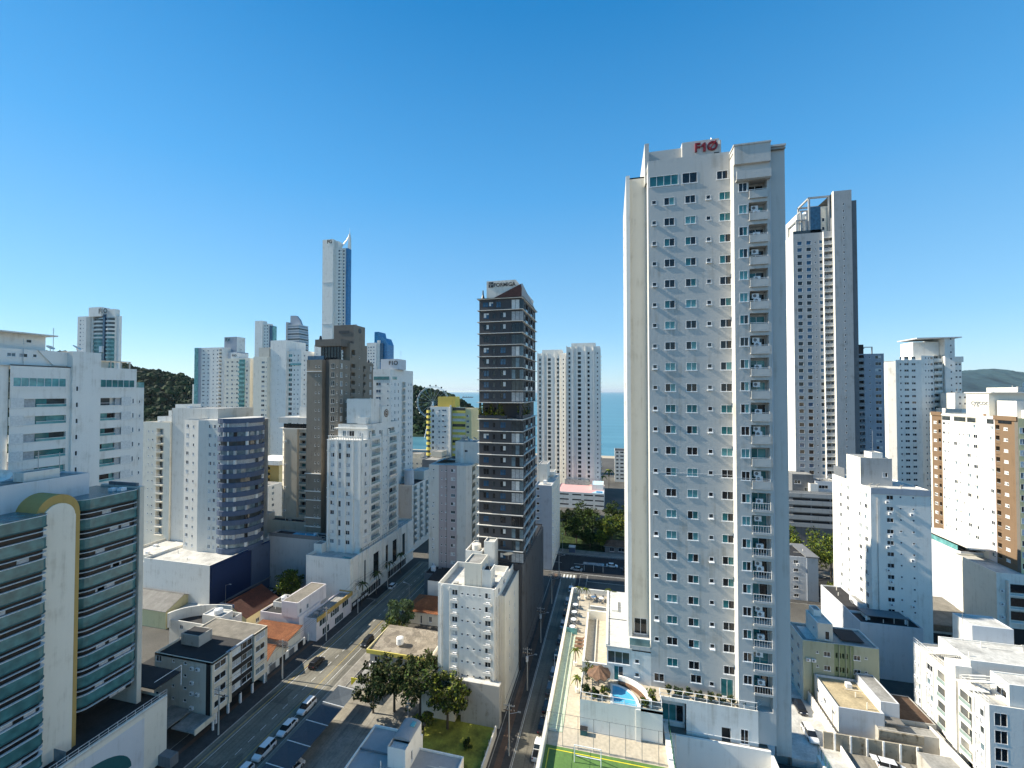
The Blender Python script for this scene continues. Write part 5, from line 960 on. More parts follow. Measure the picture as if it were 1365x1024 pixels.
b.block(-397, -388, 232, 240, 0, 127.5, M.white_cool, [(3, 1.2, 1.2, .9, 'w'), (6, .6, .7, 1.1, 's')], zf=4, n=40, pitch=3.05, par=.3); b.block(-387.99, -366.5, 237, 240, 0, 126.5, M.white_cool, par=.3)
for i in range(40):
    z = 4+i*3.05
    for c0, w_ in ((-382.2, 5.4), (-370.5, 4.0)):
        q = [(c0+w_*math.cos(a), 237+2.4*math.sin(a)) for a in [math.pi+math.pi*j/8 for j in range(9)]]; q2 = [(c0+.93*w_*math.cos(a), 237+2.0*math.sin(a)) for a in [math.pi+math.pi*j/8 for j in range(9)]]
        b.new('teal_balcony').prism(q, z, z+1.35, M.g_tealp if i < 35 else M.white); b.new('window_strip').prism(q2, z+1.35, z+3.05, M.g_teal if i < 36 else M.g_mid)
b.box('glass_strip', -376.6, -374.6, 235.4, 237, 4, 129, M.g_blue); b.box('pilaster', -387.5, -386, 235, 237, 0, 132, M.white); b.box('penthouse', -389, -376.5, 234, 240, 127.4, 134.5, M.white_cool); b.box('penthouse', -376.49, -366.5, 236.5, 240, 126.5, 133.0, M.white_cool); b.box('pilaster', -366.5, -364.3, 238, 240, 0, 128, M.white_cool)
b.text('F1O', -374, 233.7, 131.1, 5.0, M.frame_dark, label='large dark sign letters on the curved roof', bold=.12); b.box('window_cleaner_cradle', -377.5, -374.8, 233.8, 235.3, 100, 104.5, M.frame); b.done()
# very tall slim tower
b = Bld('apartment_tower', 'very tall slim white tower with blue glass edge and arched spire on the skyline', -271, 347, gl='dark', sill=0)
b.block(-271, -259.5, 347, 354, 0, 217, M.white, (), par=.3); b.wall((-271.05, 354), (-271.05, 347), 0, 217, M.white); b.block(-259.49, -252, 350, 357, 0, 209, M.white, [(4.7, 1.7, 1.7, .7, 's'), (6.6, .9, .9, 1.1, 's')], zf=5, n=63, pitch=3.22, par=.3); b.block(-251.99, -249.2, 351.5, 357.5, 0, 209, M.white, [(1.2, 1.5, 1.9, .6, 's', 'blue')], zf=5, n=63, pitch=3.22, par=.3)
b.box('glass_edge', -249.18, -246.8, 352.5, 357.5, 0, 209, M.g_bright); b.box('ledge', -271.1, -259.4, 346.7, 347, 175, 175.5, M.grey_light); b.box('ledge', -271.1, -259.4, 346.7, 347, 135, 135.5, M.grey_light)
b.text('FG', -263.3, 346.8, 214.5, 4.6, M.black, label='two black letters near the top edge', bold=.12); b.box('crown', -259.4, -256.5, 350.5, 357, 209, 216, M.white); b.mb('spire').extr([(-249.4, 209), (-246.6, 209), (-246.8, 220), (-247.6, 224.5), (-248.4, 218)], lambda x, z: (x, 355, z), lambda x, z: (x, 357, z), M.white); b.mb('spire').tube((-247.6, 356, 224), (-247.6, 356, 229.5), .25, M.frame, 6, .08)
ar = b.mb('arch'); pr = [(-256.5+8.2*math.sin(a*math.pi/20), 212.5+11.2*(1-math.cos(a*math.pi/20))**.5*1.0) for a in range(0, 11)]
for (x0, z0_), (x1, z1_) in zip(pr, pr[1:]): ar.tube((x0, 356, z0_), (x1, 356, z1_), .6, M.frame, 6)
b.done()
b = Bld('apartment_tower', 'tall white slab with a blue glass side, behind the pale tower group', -347, 345, gl='dark', sill=0)
b.block(-347, -338, 345, 351, 0, 141, M.white_cool, par=.3); b.block(-337.99, -331, 346, 351, 0, 138, M.white, [(2, 1.2, 1.2, .9, 's'), (5, 1.3, 1.2, .9, 's')], zf=5, n=43, pitch=3.08, par=.3); b.box('glass_side', -330.99, -328, 346.5, 351, 0, 136, M.g_blue); b.box('glass_side', -327.99, -326.5, 346.8, 351, 100, 135.5, M.g_tealp); b.done()
b = Bld('apartment_tower', 'tapering grey glass tower with a curved top and mast', -394, 440, gl='blue', sill=0)
for i in range(48):
    z = i*3.2; w_ = 18.5 if i < 43 else 18.5-(i-42)*.2
    b.new('glass_floor').box(-394.3+(0 if i < 46 else 1), -394.3+w_, 440, 456, z, z+2.1, M.bluegrey if i % 2 else M.g_mid); b.new('floor_slab').box(-394.6, -394.2+w_+.4, 439.4, 456.3, z+2.1, z+3.2, M.grey_light)
b.box('shaft', -395, -392.5, 439.2, 457, 0, 157, M.grey)
b.mb('curved_top').extr([(-393, 153), (-376.5, 153.5), (-379, 160), (-384, 165.5), (-392.6, 166)], lambda x, z: (x, 444, z), lambda x, z: (x, 447, z), M.bluegrey); b.antenna(-388, 446, 165, 10); b.done()
b = Bld('apartment_tower', 'white tower with curved bright blue glass, peeking above the white tower behind the taupe one', -240, 375, gl='blue', sill=0)
b.block(-240.5, -230, 375, 392, 0, 119.5, M.white_cool, cols((2, 5, 8), 1.6, 1.2, .9, 'w'), zf=5, n=36, pitch=3.1, par=.3); b.block(-229.99, -227, 377, 392, 0, 122, M.white, par=.3); b.mb('glass_sail').extr([(-234.6, 100), (-226.9, 100), (-219.8, 100), (-219.8, 118), (-222.6, 124.5), (-228.2, 126), (-229.4, 131), (-234.2, 131)], lambda x, z: (x, 379, z), lambda x, z: (x, 392, z), M.g_bright); b.box('glass_side', -226.99, -219.9, 377.6, 379, 3, 99.9, M.g_bright); b.box('glass_side', -226.99, -223.6, 377.4, 377.58, 100, 119, M.g_blue); b.done()
for i, (s_, t_, w_, d_, h_, m_, lb) in enumerate([(-112, 300, 9, 20, 52, M.white_cool, 'white block beside the ferris wheel hill, left of the yellow tower'), (-186, 262, 10, 14, 84, M.white_cool, 'narrow white tower seen between the pale slab and the taupe tower'), (-131, 255, 11, 14, 26, M.cream, 'low cream block among dark trees behind the street'), (-118, 240, 9, 12, 18, M.offwhite, 'low off white block at the foot of the headland'), (-185, 140, 12, 14, 62.0, M.white, 'white roof block just right of the large white block')]):
    b = Bld('apartment_block', lb, s_, t_, gl='mix', sill=0); b.block(s_, s_+w_, t_, t_+d_, 0, h_, m_, cols([w_*.2, w_*.5, w_*.8], 1.2, 1.2, .8, 'w'), cols([d_*.25, d_*.5, d_*.75], 1.2, 1.2, .8, 'w'), zf=3, n=int((h_-4)/3), pitch=3.0, par=.4); b.block(s_+1, s_+w_*.6, t_+2, t_+d_*.6, h_-.4, h_+2.6, m_, par=.2); b.done()
# ------- beyond the charcoal tower
b = Bld('apartment_block', 'blue grey block with a pale roof, just behind the charcoal tower', -29.7, 164, near=True, gl='dark', sill=.05)
b.block(-29.7, -22.9, 164, 190, 0, 33, M.bluegrey, [(1.2, 1.2, 1, .9, 's')], [(1.5, .6, .7, 1.1, 's'), (5, 1.1, 1.1, .9, 'w'), (9, 1.1, 1.1, .9, 'w'), (13, 1.1, 1.1, .9, 'w'), (18, 1.1, 1.1, .9, 'w'), (22, 1.1, 1.1, .9, 'w')], zf=4, n=10, pitch=2.9, par=.5, roof=M.roof_light, Rm=M.cream_light); b.block(-29.5, -26, 172, 180, 32.5, 40, M.offwhite, par=.2); b.dish(-25, 176, 33, 1.2, 2); b.box('ac_unit', -27, -25.8, 168, 169.5, 32.6, 34, M.frame); b.block(-28.5, -24.5, 182, 188, 32.5, 35, M.white, par=.4)  # front blue-grey: bluish shade put into its paint, street side cream
for i in range(9): b.x.append(('ac', (-22.9, 165.6, 4.5+i*2.9), R(90)))
b.done()
twins = 'paired white towers by the beach'
for s0, t0, w, H, lb in ((-50.6, 289, 20.0, 97, 'left one of two slim white towers with dark window strips before the sea'), (-29.1, 279, 22.0, 100, 'right one of two slim white towers with dark window strips before the sea')):
    b = Bld('apartment_tower', lb, s0, t0, group=twins, gl='dark', sill=0)
    b.block(s0, s0+w, t0, t0+20, 0, H, M.white_cool, [(2.0, 1.3, 1.9, .5, 's', 'dark'), (8.6, 2.2, 2.0, .5, 's', 'dark'), (14.6, 1.5, 1.8, .6, 's', 'dark'), (w-1.6, .8, 1.2, .8, 's', 'dark')], [(4, 1.2, 1.7, .6, 's'), (8, .7, .9, 1, 's'), (12, 2.5, 2.3, .2, 'Br9'), (17, 1.2, 1.4, .8, 's')], zf=10, n=int((H-11)/3), pitch=3.0, par=.4, Rm=M.offwhite)
    for s_, pw in ((s0+.05, .5), (s0+3.4, 1.2), (s0+6.8, .5), (s0+12.4, .8), (s0+w-4.4, .5)): b.box('pilaster', s_, s_+pw, t0-.9, t0-.001, 6, H+.6, M.white)
    b.block(s0+3.2, s0+w-3, t0+2, t0+12, H-.4, H+2.6, M.white, par=.2); b.done()
b = Bld('podium_building', 'white car park with a pink and blue deck on top', -33, 254, gl='dark')
b.block(-33, -4.5, 254, 278, 0, 9.6, M.white_cool, cols((5, 12.5, 19.5, 26), 5.4, .9, 1.6, 'hole'), zf=0, n=3, pitch=3.0, par=.6, roof=flat('pink_deck_paint', (.62, .34, .33), .8)); b.mb('deck').quad((-13, 254.3, 9.02), (-4.8, 254.3, 9.02), (-4.8, 263, 9.02), (-9, 263, 9.02), flat('pale_blue_deck_paint', (.35, .55, .70), .7)); b.block(-12, -5, 264, 276, 9.0, 12.5, M.white, par=.3, roof=flat('light_blue_roof_paint', (.5, .68, .8), .6)); b.box('pool', -9, -5.4, 258, 259, 9.0, 9.7, M.cblue); b.box('glass_screen', -30, -14, 276.5, 276.8, 9, 12.5, M.g_clear); b.done()
b = Bld('apartment_block', 'grey white block on the beach front right of the paired towers', 2.4, 336, gl='dark', sill=0)
b.block(2.4, 20, 336, 352, 0, 24, M.white_cool, [(2, 1.8, 1.3, .9, 'w'), (5.5, 2.6, 1.2, 1, 'w'), (9, 2.6, 1.2, 1, 'w')], zf=1, n=8, pitch=2.9, par=.4, roof=M.roof_dark, Lf=[(3, 1.6, 1.3, .9, 'w'), (8, 1.6, 1.3, .9, 'w')]); b.done()
# ------------------------------------------------------------------ right of the tower
b = Bld('apartment_block', 'plain white block with a blank dim front and sunlit left side', 65, 126.5, near=True, gl='mix', sill=.06)
b.block(65, 77.9, 126.5, 145.6, 0, 45.2, M.white, [(4.2, 1.5, 1.1, .9, 'w', 'dark'), (6.5, .5, .5, 1.4, 's', 'dark'), (9.2, .5, .5, 1.4, 's', 'dark')], Lf=[(2.0, 1.3, 1.2, .8, 'w', 'pale'), (4.7, 1.3, 1.2, .8, 'w', 'pale'), (10.6, 1.1, 1.2, .8, 'w', 'pale'), (14.4, 1.1, 1.2, .8, 'w', 'pale')], Fm=M.white_cool, zf=1.2, n=15, pitch=2.88, par=.25, roof=M.roof_light)
b.block(65.2, 72.4, 131.2, 138, 44.9, 52.3, M.white, [(5.6, 1.2, 1.2, 2.4, 'w')], zf=44.9, n=1, par=.3, Fm=M.grey); b.block(68.5, 71, 132.5, 136, 52, 53.6, M.white, par=.1); b.box('ledge', 65, 77.95, 126.3, 126.49, 43.8, 45.3, M.bluegrey)  # grey penthouse front: shade painted onto a white block
for x, y in ((66.3, 129), (67.6, 128.6), (72.6, 128.2)): b.dish(x, y, 45, .7, 2.2)
b.antenna(69, 133, 53.6, 6); b.box('roof_screen', 65.1, 65.2, 139, 145, 45, 48, M.metal)
for i in range(2, 15): 
    if i % 3: b.x.append(('ac', (68.6+(i % 2)*.6, 126.5, 1.2+i*2.88+.3), 0.0))
    if i % 4 == 1: b.x.append(('ac', (73.8, 126.5, 1.2+i*2.88+.3), 0.0))
b.mb('drain_pipe').tube((66.4, 126.4, 2), (66.4, 126.4, 43), .07, M.grey, 5); b.done()
b = Bld('garage', 'long grey garage building with dark roof at the foot of the plain white block', 59.6, 121, near=True, gl='dark')
b.block(59.6, 72.5, 121, 126.3, 0, 13.2, M.grey_light, par=.3, roof=M.roof_dark); b.block(59.6, 64.9, 126.31, 141, 0, 13.4, M.grey_light, par=.3, roof=M.roof_dark); b.box('canopy', 61.5, 70.5, 122.5, 126.2, 14.2, 14.35, M.grey_dark); b.box('canopy_post', 61.6, 61.9, 122.6, 122.9, 13, 14.2, M.frame); b.box('canopy_post', 69.8, 70.1, 122.6, 122.9, 13, 14.2, M.frame); b.box('skylight', 62, 62.7, 123, 125.5, 13.0, 13.5, M.offwhite); b.block(63, 64.6, 128, 133, 13.3, 14.6, M.grey_light, par=.1); b.done()
b = Bld('apartment_block', 'small sage green block with darker green stripes and a white stair house on the roof', 42.2, 108.7, near=True, gl='dark', sill=.05)
b.wall((42.2, 108.7), (48.4, 108.7), 0, 13.5, M.green_wall, [(2.9, .5, .5, 1.4, 's'), (4.8, 1.3, 1.1, .9, 'w')], .2, 4, 3.1); b.wall((48.4, 108.75), (52.2, 108.75), 0, 13.4, M.green_stripe, [(.5, .4, 1.1, .9, 'hole'), (1.15, .4, 1.1, .9, 'hole'), (1.8, .4, 1.1, .9, 'hole'), (2.45, .4, 1.1, .9, 'hole')], .2, 4, 3.1); b.wall((52.2, 108.7), (57, 108.7), 0, 13.5, M.green_wall, [(.6, 1.3, 1.1, .9, 'w'), (2.3, .5, .5, 1.4, 's')], .2, 4, 3.1)
b.wall((57, 108.7), (57, 116.5), 0, 13.5, M.green_wall); b.wall((57, 116.5), (42.2, 116.5), 0, 13.5, M.offwhite); b.wall((42.2, 116.5), (42.2, 108.7), 0, 13.5, M.cream_light, [(2.0, 1.2, 1.1, .9, 'w'), (5.4, 1.2, 1.1, .9, 'w')], .2, 4, 3.1); b.wall((48.4, 108.7), (48.4, 108.75), 0, 13.5, M.green_wall)
for x in (49.3, 50.6, 51.5): b.box('green_rib', x, x+.12, 108.6, 108.74, 0, 13.3, M.green_wall)
b.top(42.2, 57, 108.7, 116.5, 13.5, M.offwhite, .35, M.roof_grey); b.mb('roof').quad((43.5, 110, 13.2), (46, 110, 13.2), (46, 115.5, 13.2), (43.5, 115.5, 13.2), M.roof_white); b.mb('solar_panel').box(50.8, 55.2, 110.6, 115.6, 13.4, 13.55, M.roof_dark); b.block(45.6, 48.6, 109.6, 115.6, 13.3, 17.3, M.white, [(1.9, .9, 1.9, .4, 's', 'dark')], Lf=[(2, .6, .6, 1.6, 's', 'dark')], zf=13.3, n=1, par=.15, roof=M.roof_light, Fm=M.beige); b.block(46.2, 47.8, 113.0, 115.4, 17.1, 18.6, M.white, par=.1); b.x.append(('ac', (44.3, 108.7, 9.3), 0)); b.x.append(('ac', (43.2, 108.7, 9.3), 0)); b.box('downpipe', 44.0, 44.15, 108.5, 108.68, 0, 9, M.green_stripe); b.done()
# tan roofed house and the walls round the yard
b = Bld('house', 'low house with a bare tan flat roof above the rubble yard wall', 44.3, 98, near=True, gl='dark', sill=.05)
b.block(44.3, 52.2, 98.2, 108.4, 0, 6.4, M.grey_light, Lf=[(2, 1.2, .9, 3.4, 'w'), (5.5, 1.2, .9, 3.4, 'w'), (8.6, 1.2, .9, 3.4, 'w')], zf=0, n=1, par=.45, roof=M.roof_tan, Lm=M.white)
b.block(52.21, 55.4, 99.4, 108.2, 0, 8.0, M.grey_light, par=.12, roof=M.roof_grey); b.box('canopy', 52.3, 55.2, 97.4, 99.3, 5.2, 5.3, M.fibro_y); b.done()
b = Bld('shed', 'long grey shed with a brown edge strip beside the tan roofed house', 50.6, 96.8, near=True)
b.block(50.6, 61.5, 97.2, 99.3, 0, 4.0, M.concrete, par=.1, roof=M.roof_grey); b.box('fascia', 50.6, 58, 97.0, 97.19, 2.3, 3.9, M.stone); b.block(55.6, 61.8, 100, 108, 0, 4.6, M.concrete, par=.1, roof=M.tile_b); b.done()
b = Bld('shed', 'brown roofed lean-to at the bottom edge beside the white balconied block', 55.2, 84, near=True)
b.block(55.2, 60.5, 82, 94.3, 0, 2.9, M.concrete, par=.05, roof=M.roof_grey); b.box('wall', 60.5, 60.9, 82, 100, 0, 4.2, M.white); b.done()
def wall_thing(nm, label, boxes, cat='wall'):
    e = thing(nm, label, cat, (boxes[0][0], boxes[0][2], 0))
    for k, x0, x1, y0, y1, z0, z1, m in [(bb[6] if len(bb) > 7 else 'panel', bb[0], bb[1], bb[2], bb[3], bb[4], bb[5], bb[-1]) for bb in boxes]:
        mb = MB(); mb.box(x0, x1, y0, y1, z0, z1, m); mb.build(k, e, (boxes[0][0], boxes[0][2], 0))
wall_thing('yard_wall', 'rough rubble yard wall divided by white posts behind the white car with an open tailgate', [(40.3, 56.5, 95.0, 95.3, 0, 3.2, M.stone)]+[(42+i*2.7, 42.3+i*2.7, 94.8, 94.99, 0, 3.3, 'post', M.frame) for i in range(6)])
wall_thing('yard_wall', 'pale wall with railings along the driveway beside the tall white tower', [(43.0, 43.3, 96, 108.6, 0, 2.2, M.white), (43.05, 43.25, 84, 95.9, 0, 1.2, M.white)]+[(43.1, 43.16, 96+i, 96.06+i, 2.2, 3.1, 'rail', M.frame_dark) for i in range(13)])
wall_thing('yard_wall', 'low pale green garden wall on the left edge of the small grass plot', [(-23.3, -23.0, 66, 83, 0, 2.0, M.offwhite)]+[(-23.25, -23.15, 66+2.4*i, 66.1+2.4*i, 2.0, 3.1, 'post', M.metal) for i in range(7)])
for lb, t0, t1, h in (('white wall with gates in front of the modern white house', 101.5, 118, 2.3), ('low white street wall in front of the orange tiled roofs', 86.5, 100.5, 2.0)):
    wall_thing('street_wall', lb, [(-83.2, -82.95, t0, t1, 0, h, M.white)]+[(-82.94, -82.88, t0+1.5+3.2*i, t0+3.4+3.2*i, .2, h-.2, 'gate', M.black if i % 2 else M.metal) for i in range(int((t1-t0)/3.4))])
wall_thing('street_wall', 'dark fence with white frames in front of the classical podium', [(-81.0, -80.9, 119, 128, 0, 2.4, M.black)]+[(-80.89, -80.8, 119.3+2.2*i, 120.9+2.2*i, 1.2, 2.0, 'frame', M.frame) for i in range(4)])
# white balconied block, bottom right
b = Bld('apartment_block', 'bright white five storey block with balconies and outside stairs, cut by the lower right edge', 63, 89.7, near=True, gl='pale', sill=.03, fr=M.frame)
b.block(63, 82, 89.7, 108.3, 0, 16.2, M.white, [(1.6, 1.8, 2.2, .4, 'w', 'dark'), (8, 1.5, 1.2, .9, 'w')], Lf=[(1.9, 1.9, 1.3, .7, 'w'), (4.9, 2.6, 2.3, .1, 'Bg', 'pale'), (10.5, 2.4, 2.3, .1, 'Bg', 'pale'), (13.7, 1.7, 1.3, .7, 'w'), (17.1, 1.4, 1.3, .7, 'w')], Fm=M.white_cool, zf=.6, n=5, pitch=2.95, par=.3, roof=M.roof_light)
for i in range(5):
    for u, w_ in ((1.9, 2.0), (13.7, 1.8), (17.1, 1.5)):
        b.box('spandrel_panel', 62.93, 62.99, 89.7+u-w_/2, 89.7+u+w_/2, .6+i*2.95-.55, .6+i*2.95+.45, M.grey_light); b.x.append(('ac', (63, 89.7+u+.3*(i % 2), .6+i*2.95+.1), R(-90)))
for u in (.85, 2.95, 12.75, 14.7, 16.3, 17.95): b.box('pilaster', 62.85, 62.99, 89.7+u-.07, 89.7+u+.07, .3, 15.5, M.grey_light)
b.box('tall_pier', 62.6, 65.2, 96.3, 98.9, 0, 18.6, M.white); b.box('canopy', 62.4, 65.5, 93, 96, 16.2, 16.35, M.white)
b.block(65.4, 79.9, 97, 104.9, 16, 19.6, M.white, Lf=[(3, 1.2, 1.1, 1.0, 'w', 'dark')], zf=16, n=1, par=.2, roof=M.roof_light); b.block(71.2, 78, 105.0, 110, 16, 22.5, M.grey_light, [(2, .5, .5, 2.8, 's', 'dark'), (4.5, 1.2, .6, 2.4, 'w', 'dark')], zf=16, n=1, par=.15, roof=M.roof_light, Lm=M.white); b.block(66.2, 81.9, 90.2, 93.9, 16, 19.8, M.white, Lf=[(1.5, 2, 1.2, .9, 'w', 'dark')], zf=16, n=1, par=.2, roof=M.roof_light, Fm=M.white_cool)  # grey box: shade painted into its front, left side kept white
for k, (t0, t1) in enumerate(((99, 105), (91, 96.4))):
    st = b.new('outside_stair')
    for i in range(11): f = i/11; st.box(63.6, 64.8, t1-(t1-t0)*f-.6, t1-(t1-t0)*f, 16.0+f*3.4, 16.15+f*3.4, M.white)
    for x in (63.55, 64.85): st.tube((x, t1, 17), (x, t0, 20.4), .05, M.frame, 4); st.tube((x, t1, 16.5), (x, t0, 19.9), .04, M.frame, 4)
k = b.new('railing')
for t0, t1 in ((89.8, 96), (99.2, 108.2)):
    for z in (16.7, 17.2): k.tube((63.1, t0, z), (63.1, t1, z), .035, M.frame, 4)
    for i in range(9): k.tube((63.1, t0+(t1-t0)*i/8, 16.2), (63.1, t0+(t1-t0)*i/8, 17.2), .03, M.frame, 4)
pg = b.new('pergola'); 
for i in range(7): pg.box(78.5, 84, 97.5+i*1.1, 97.62+i*1.1, 19.9, 20.05, M.white)
rg = b.new('roof_garden'); rr = random.Random(8)
rg.box(72, 81.5, 91, 93.5, 19.75, 20.0, M.leaf_y); b.antenna(69, 104, 19.6, 6); b.block(80, 84, 96, 104, 16, 19, M.timber, par=.1, roof=M.tile_b); b.done()
# brown and cream slab on the right edge
b = Bld('apartment_tower', 'sunlit cream slab with two brown vertical strips and grey roof sign letters', 105, 138.8, near=True, gl='pale', sill=.04)
P = 2.98; n = 14; zf = 19.6
def seg(t0, t1, m, c, s=105.0): b.wall((s, t1), (s, t0), 12, 63.0, m, [(t1-t0-q[0],)+tuple(q[1:]) for q in c], zf, n, P)
b.wall((105, 138.8), (118, 138.8), 12, 63, M.yellow_pale, [(.9, 1.3, 1.5, .7, 'w'), (4, 4, 2.3, .2, 'Bs')], zf, n, P)
seg(138.8, 139.8, M.taupe_dark, []); seg(139.8, 145.8, M.brown, [(2.6, 1.2, .8, 1.1, 'h'), (5.1, 1.2, 2.2, .2, 'Bs0', 'dark')]); seg(145.8, 148.4, M.pink_white, [(1.0, 1.1, 1.1, .9, 'w')]); b.wall((104.99, 148.4), (104.99, 148.3), 12, 63, M.white) if False else None
seg(148.4, 151.2, M.white, [(1.5, .5, .9, 1, 's')]); seg(151.2, 160.3, M.cream_light, [(1.0, 1.4, 1.1, .9, 'w'), (3.4, 1.3, 1.1, .9, 'w'), (5.4, .5, .6, 1.2, 's'), (6.8, .5, .6, 1.2, 's'), (8.4, 1.2, 1.1, .9, 'w')]); seg(160.3, 161.2, M.grey_light, []); seg(161.2, 165, M.white, [(1.2, .5, .7, 1.1, 's'), (2.9, 1.2, .9, 1, 'w')]); seg(165, 169.4, M.brown, [(1.0, 1.0, 2.2, .2, 'Bs0', 'dark'), (2.9, 1.3, .9, 1.1, 'h')]); seg(169.4, 170.2, M.cream_light, [])
b.wall((118, 138.8), (118, 170.2), 12, 63, M.cream_light); b.wall((118, 170.2), (105, 170.2), 12, 63, M.cream_light); b.mb('roof').quad((105, 138.8, 62.6), (118, 138.8, 62.6), (118, 170.2, 62.6), (105, 170.2, 62.6), M.roof_light)
for t0, t1, m in ((138.9, 145.8, M.brown), (165, 169.4, M.brown)): b.box('roof_frame', 104.7, 105.0, t0, t1, 62.2, 63.4, m)
for t0, t1 in ((146, 148.2), (152, 155), (155.6, 160), (161.5, 164.8)): b.mb('window_band').box(104.93, 104.98, t0, t1, 60.9, 62.2, M.g_mid)
b.box('ledge', 104.8, 105, 146, 165, 62.4, 62.7, M.white); b.box('ledge', 104.86, 104.99, 140.6, 144.5, 61.3, 62.1, M.g_dark)
b.block(106.5, 115, 149.5, 157.5, 62.6, 69.6, M.cream_light, par=.3); b.box('roof', 106.2, 116, 148.5, 157.8, 69.6, 69.9, M.offwhite)
b.text('cygcoc', 106.42, 152.6, 66.8, 2.2, M.metal, 'L', 'faded grey sign letters on the cream roof block', .06, .02); b.box('vent_opening', 106.4, 106.49, 150.4, 151.4, 63, 63.5, M.timber); b.block(108, 116, 143, 149, 62.6, 67.5, M.offwhite, par=.2); b.block(109, 116, 139.5, 143, 62.6, 65, M.white, par=.3); b.done()
b = Bld('podium_building', 'tall white garage podium with three dark windows below the brown and cream slab', 98, 136.5, near=True, gl='dark', sill=0)
b.block(98, 125, 136.5, 150.2, 0, 22.6, M.cream_light, [(2.6, .01, .01, 0, 's')][:0], par=.5, roof=M.roof_light, Fm=M.white); b.block(99.5, 125, 150.21, 172, 0, 23.2, M.grey_light, par=.5, roof=M.roof_dark)  # rear block grey: shade of the recess put into its wall paint
for i in range(3): b.box('bay_frame', 100.2, 104.6, 135.6, 136.45, 10.2+i*3.5, 10.5+i*3.5, M.white); b.box('dark_window', 100.6, 104.2, 136.2, 136.45, 10.9+i*3.5, 13.0+i*3.5, M.g_dark)
b.box('bay_frame', 99.9, 100.2, 135.6, 136.45, 9, 21, M.white); b.box('bay_frame', 104.6, 104.9, 135.6, 136.45, 9, 21, M.white); b.box('opening', 99.6, 106, 136.3, 136.47, .5, 8.6, M.black)
for i in range(3): b.x.append(('ac', (99.0, 136.5, 11.3+i*3.4), 0))
b.box('terrace_glass', 99.3, 99.4, 151, 168, 23.2, 24.6, M.g_tealp); b.box('canopy', 99, 104.9, 146, 166, 25.2, 25.4, M.offwhite); b.done()
house('warehouse', 'grey sheet roofed hall with an open dark front below the white podium wall', 84, 97.6, 140, 155, 6.2, 7.2, 'mono', M.concrete, M.fibro_x, [(4, 5, 3.0, .5, 'hole', 'F'), (10, 5, 3.0, .5, 'hole', 'F')], .6, lambda b: b.box('fascia', 83.5, 98, 138.9, 139.3, 4.6, 6.1, M.tile_b), 'building')
house('shed', 'small pale sheet roofed shed behind the grey hall', 82, 90, 157, 163, 5.0, 5.6, 'mono', M.offwhite, M.roof_white, (), .4)
# white tower with the flat canopy
b = Bld('apartment_tower', 'white tower with a projecting flat roof slab on its bright central shaft', 135.7, 248, gl='dark', sill=.03)
n = 29; P = 3.2; zf = -4
b.wall((135.7, 266), (135.7, 248.3), 0, 84.8, M.white); b.wall((135.7, 248.3), (138.5, 246.9), 0, 84.8, M.white); b.wall((138.5, 246.9), (151.2, 250.2), 0, 86, M.white_cool, [(2.5, .9, .9, 1, 's'), (5.5, 2.3, 1.1, .9, 'w'), (9.1, 2.0, 1.1, .9, 'w')], zf, n, P); b.wall((151.2, 250.2), (158.7, 254.2), 0, 88.2, M.white_cool, [(3, .8, .9, 1, 's'), (5.1, .8, .9, 1, 's'), (7.2, 1.7, 1.2, .9, 'w')], zf, n, P)
b.wall((158.7, 254.2), (162.6, 254.2), 0, 88.2, M.white, [(1.9, 3.4, 2.4, .3, 'Bs', 'dark')], zf, n, P); b.wall((171.9, 256.5), (171.9, 272), 0, 87.8, M.white); b.wall((171.9, 272), (135.7, 272), 0, 87, M.white); b.mb('roof').add([(135.7, 248.3, 84.8), (138.5, 246.9, 84.8), (151.2, 250.2, 86), (158.7, 254.2, 88.2), (162.6, 256.5, 88.2), (162.6, 272, 88.2), (135.7, 272, 84.8)], [tuple(range(7))], M.roof_light)
b.wall((166.9, 256.5), (171.9, 256.5), 0, 87.8, M.white_cool, [(1.1, 1.4, 1.5, .8, 's'), (2.8, .9, .9, 1, 's'), (4.3, .9, .9, 1, 's')], zf, n, P); b.block(162.8, 166.9, 253, 268, 0, 96.9, M.white, [(2.5, .7, .9, 1.0, 's')], zf=-4, n=31, pitch=3.3, par=.1, Fm=M.white_cool); b.block(151.5, 162.7, 256.5, 266, 86, 95.6, M.white_cool, par=.1); b.box('flat_roof', 150.6, 169.3, 252, 267, 96.9, 97.4, M.grey_light); b.box('ledge', 166.95, 172.4, 256, 256.49, 85, 87.8, M.white); b.done()
# tall grey tower with the open frames on top
b = Bld('apartment_tower', 'tall grey tower with open concrete frames and a blue glass panel on its roof', 80.5, 212, gl='blue', sill=.03)
P = 3.03; n = 41; zf = 14.5
b.wall((80.5, 228), (80.5, 212), 8, 141.6, M.white); b.wall((80.5, 212), (92.2, 212), 8, 141.4, M.grey, [(2.6, 2.0, 1.8, .5, 's', 'blue'), (6.2, 2.0, 1.8, .5, 's', 'blue'), (8.8, .6, .8, 1, 's'), (11.0, 1.4, 1.6, .6, 's', 'blue')], zf, n, P)  # left-facing walls white, fronts grey: sunlight put into the paint
b.wall((92.2, 212), (92.2, 211.2), 8, 141.4, M.white); b.wall((92.2, 211.2), (95.6, 211.2), 8, 141.4, M.grey, [(1.8, 2.9, 2.3, .2, 'Bs', 'dark')], zf, n, P); b.wall((95.6, 211.2), (95.6, 209.6), 8, 158.5, M.white); b.wall((95.6, 209.6), (102.4, 209.6), 8, 158.3, M.grey, [(3.7, .6, 1.0, .9, 's', 'dark')], zf, 46, P); b.wall((102.4, 209.6), (102.4, 228), 8, 158, M.grey_dark); b.wall((102.4, 228), (80.5, 228), 8, 141, M.grey_light)
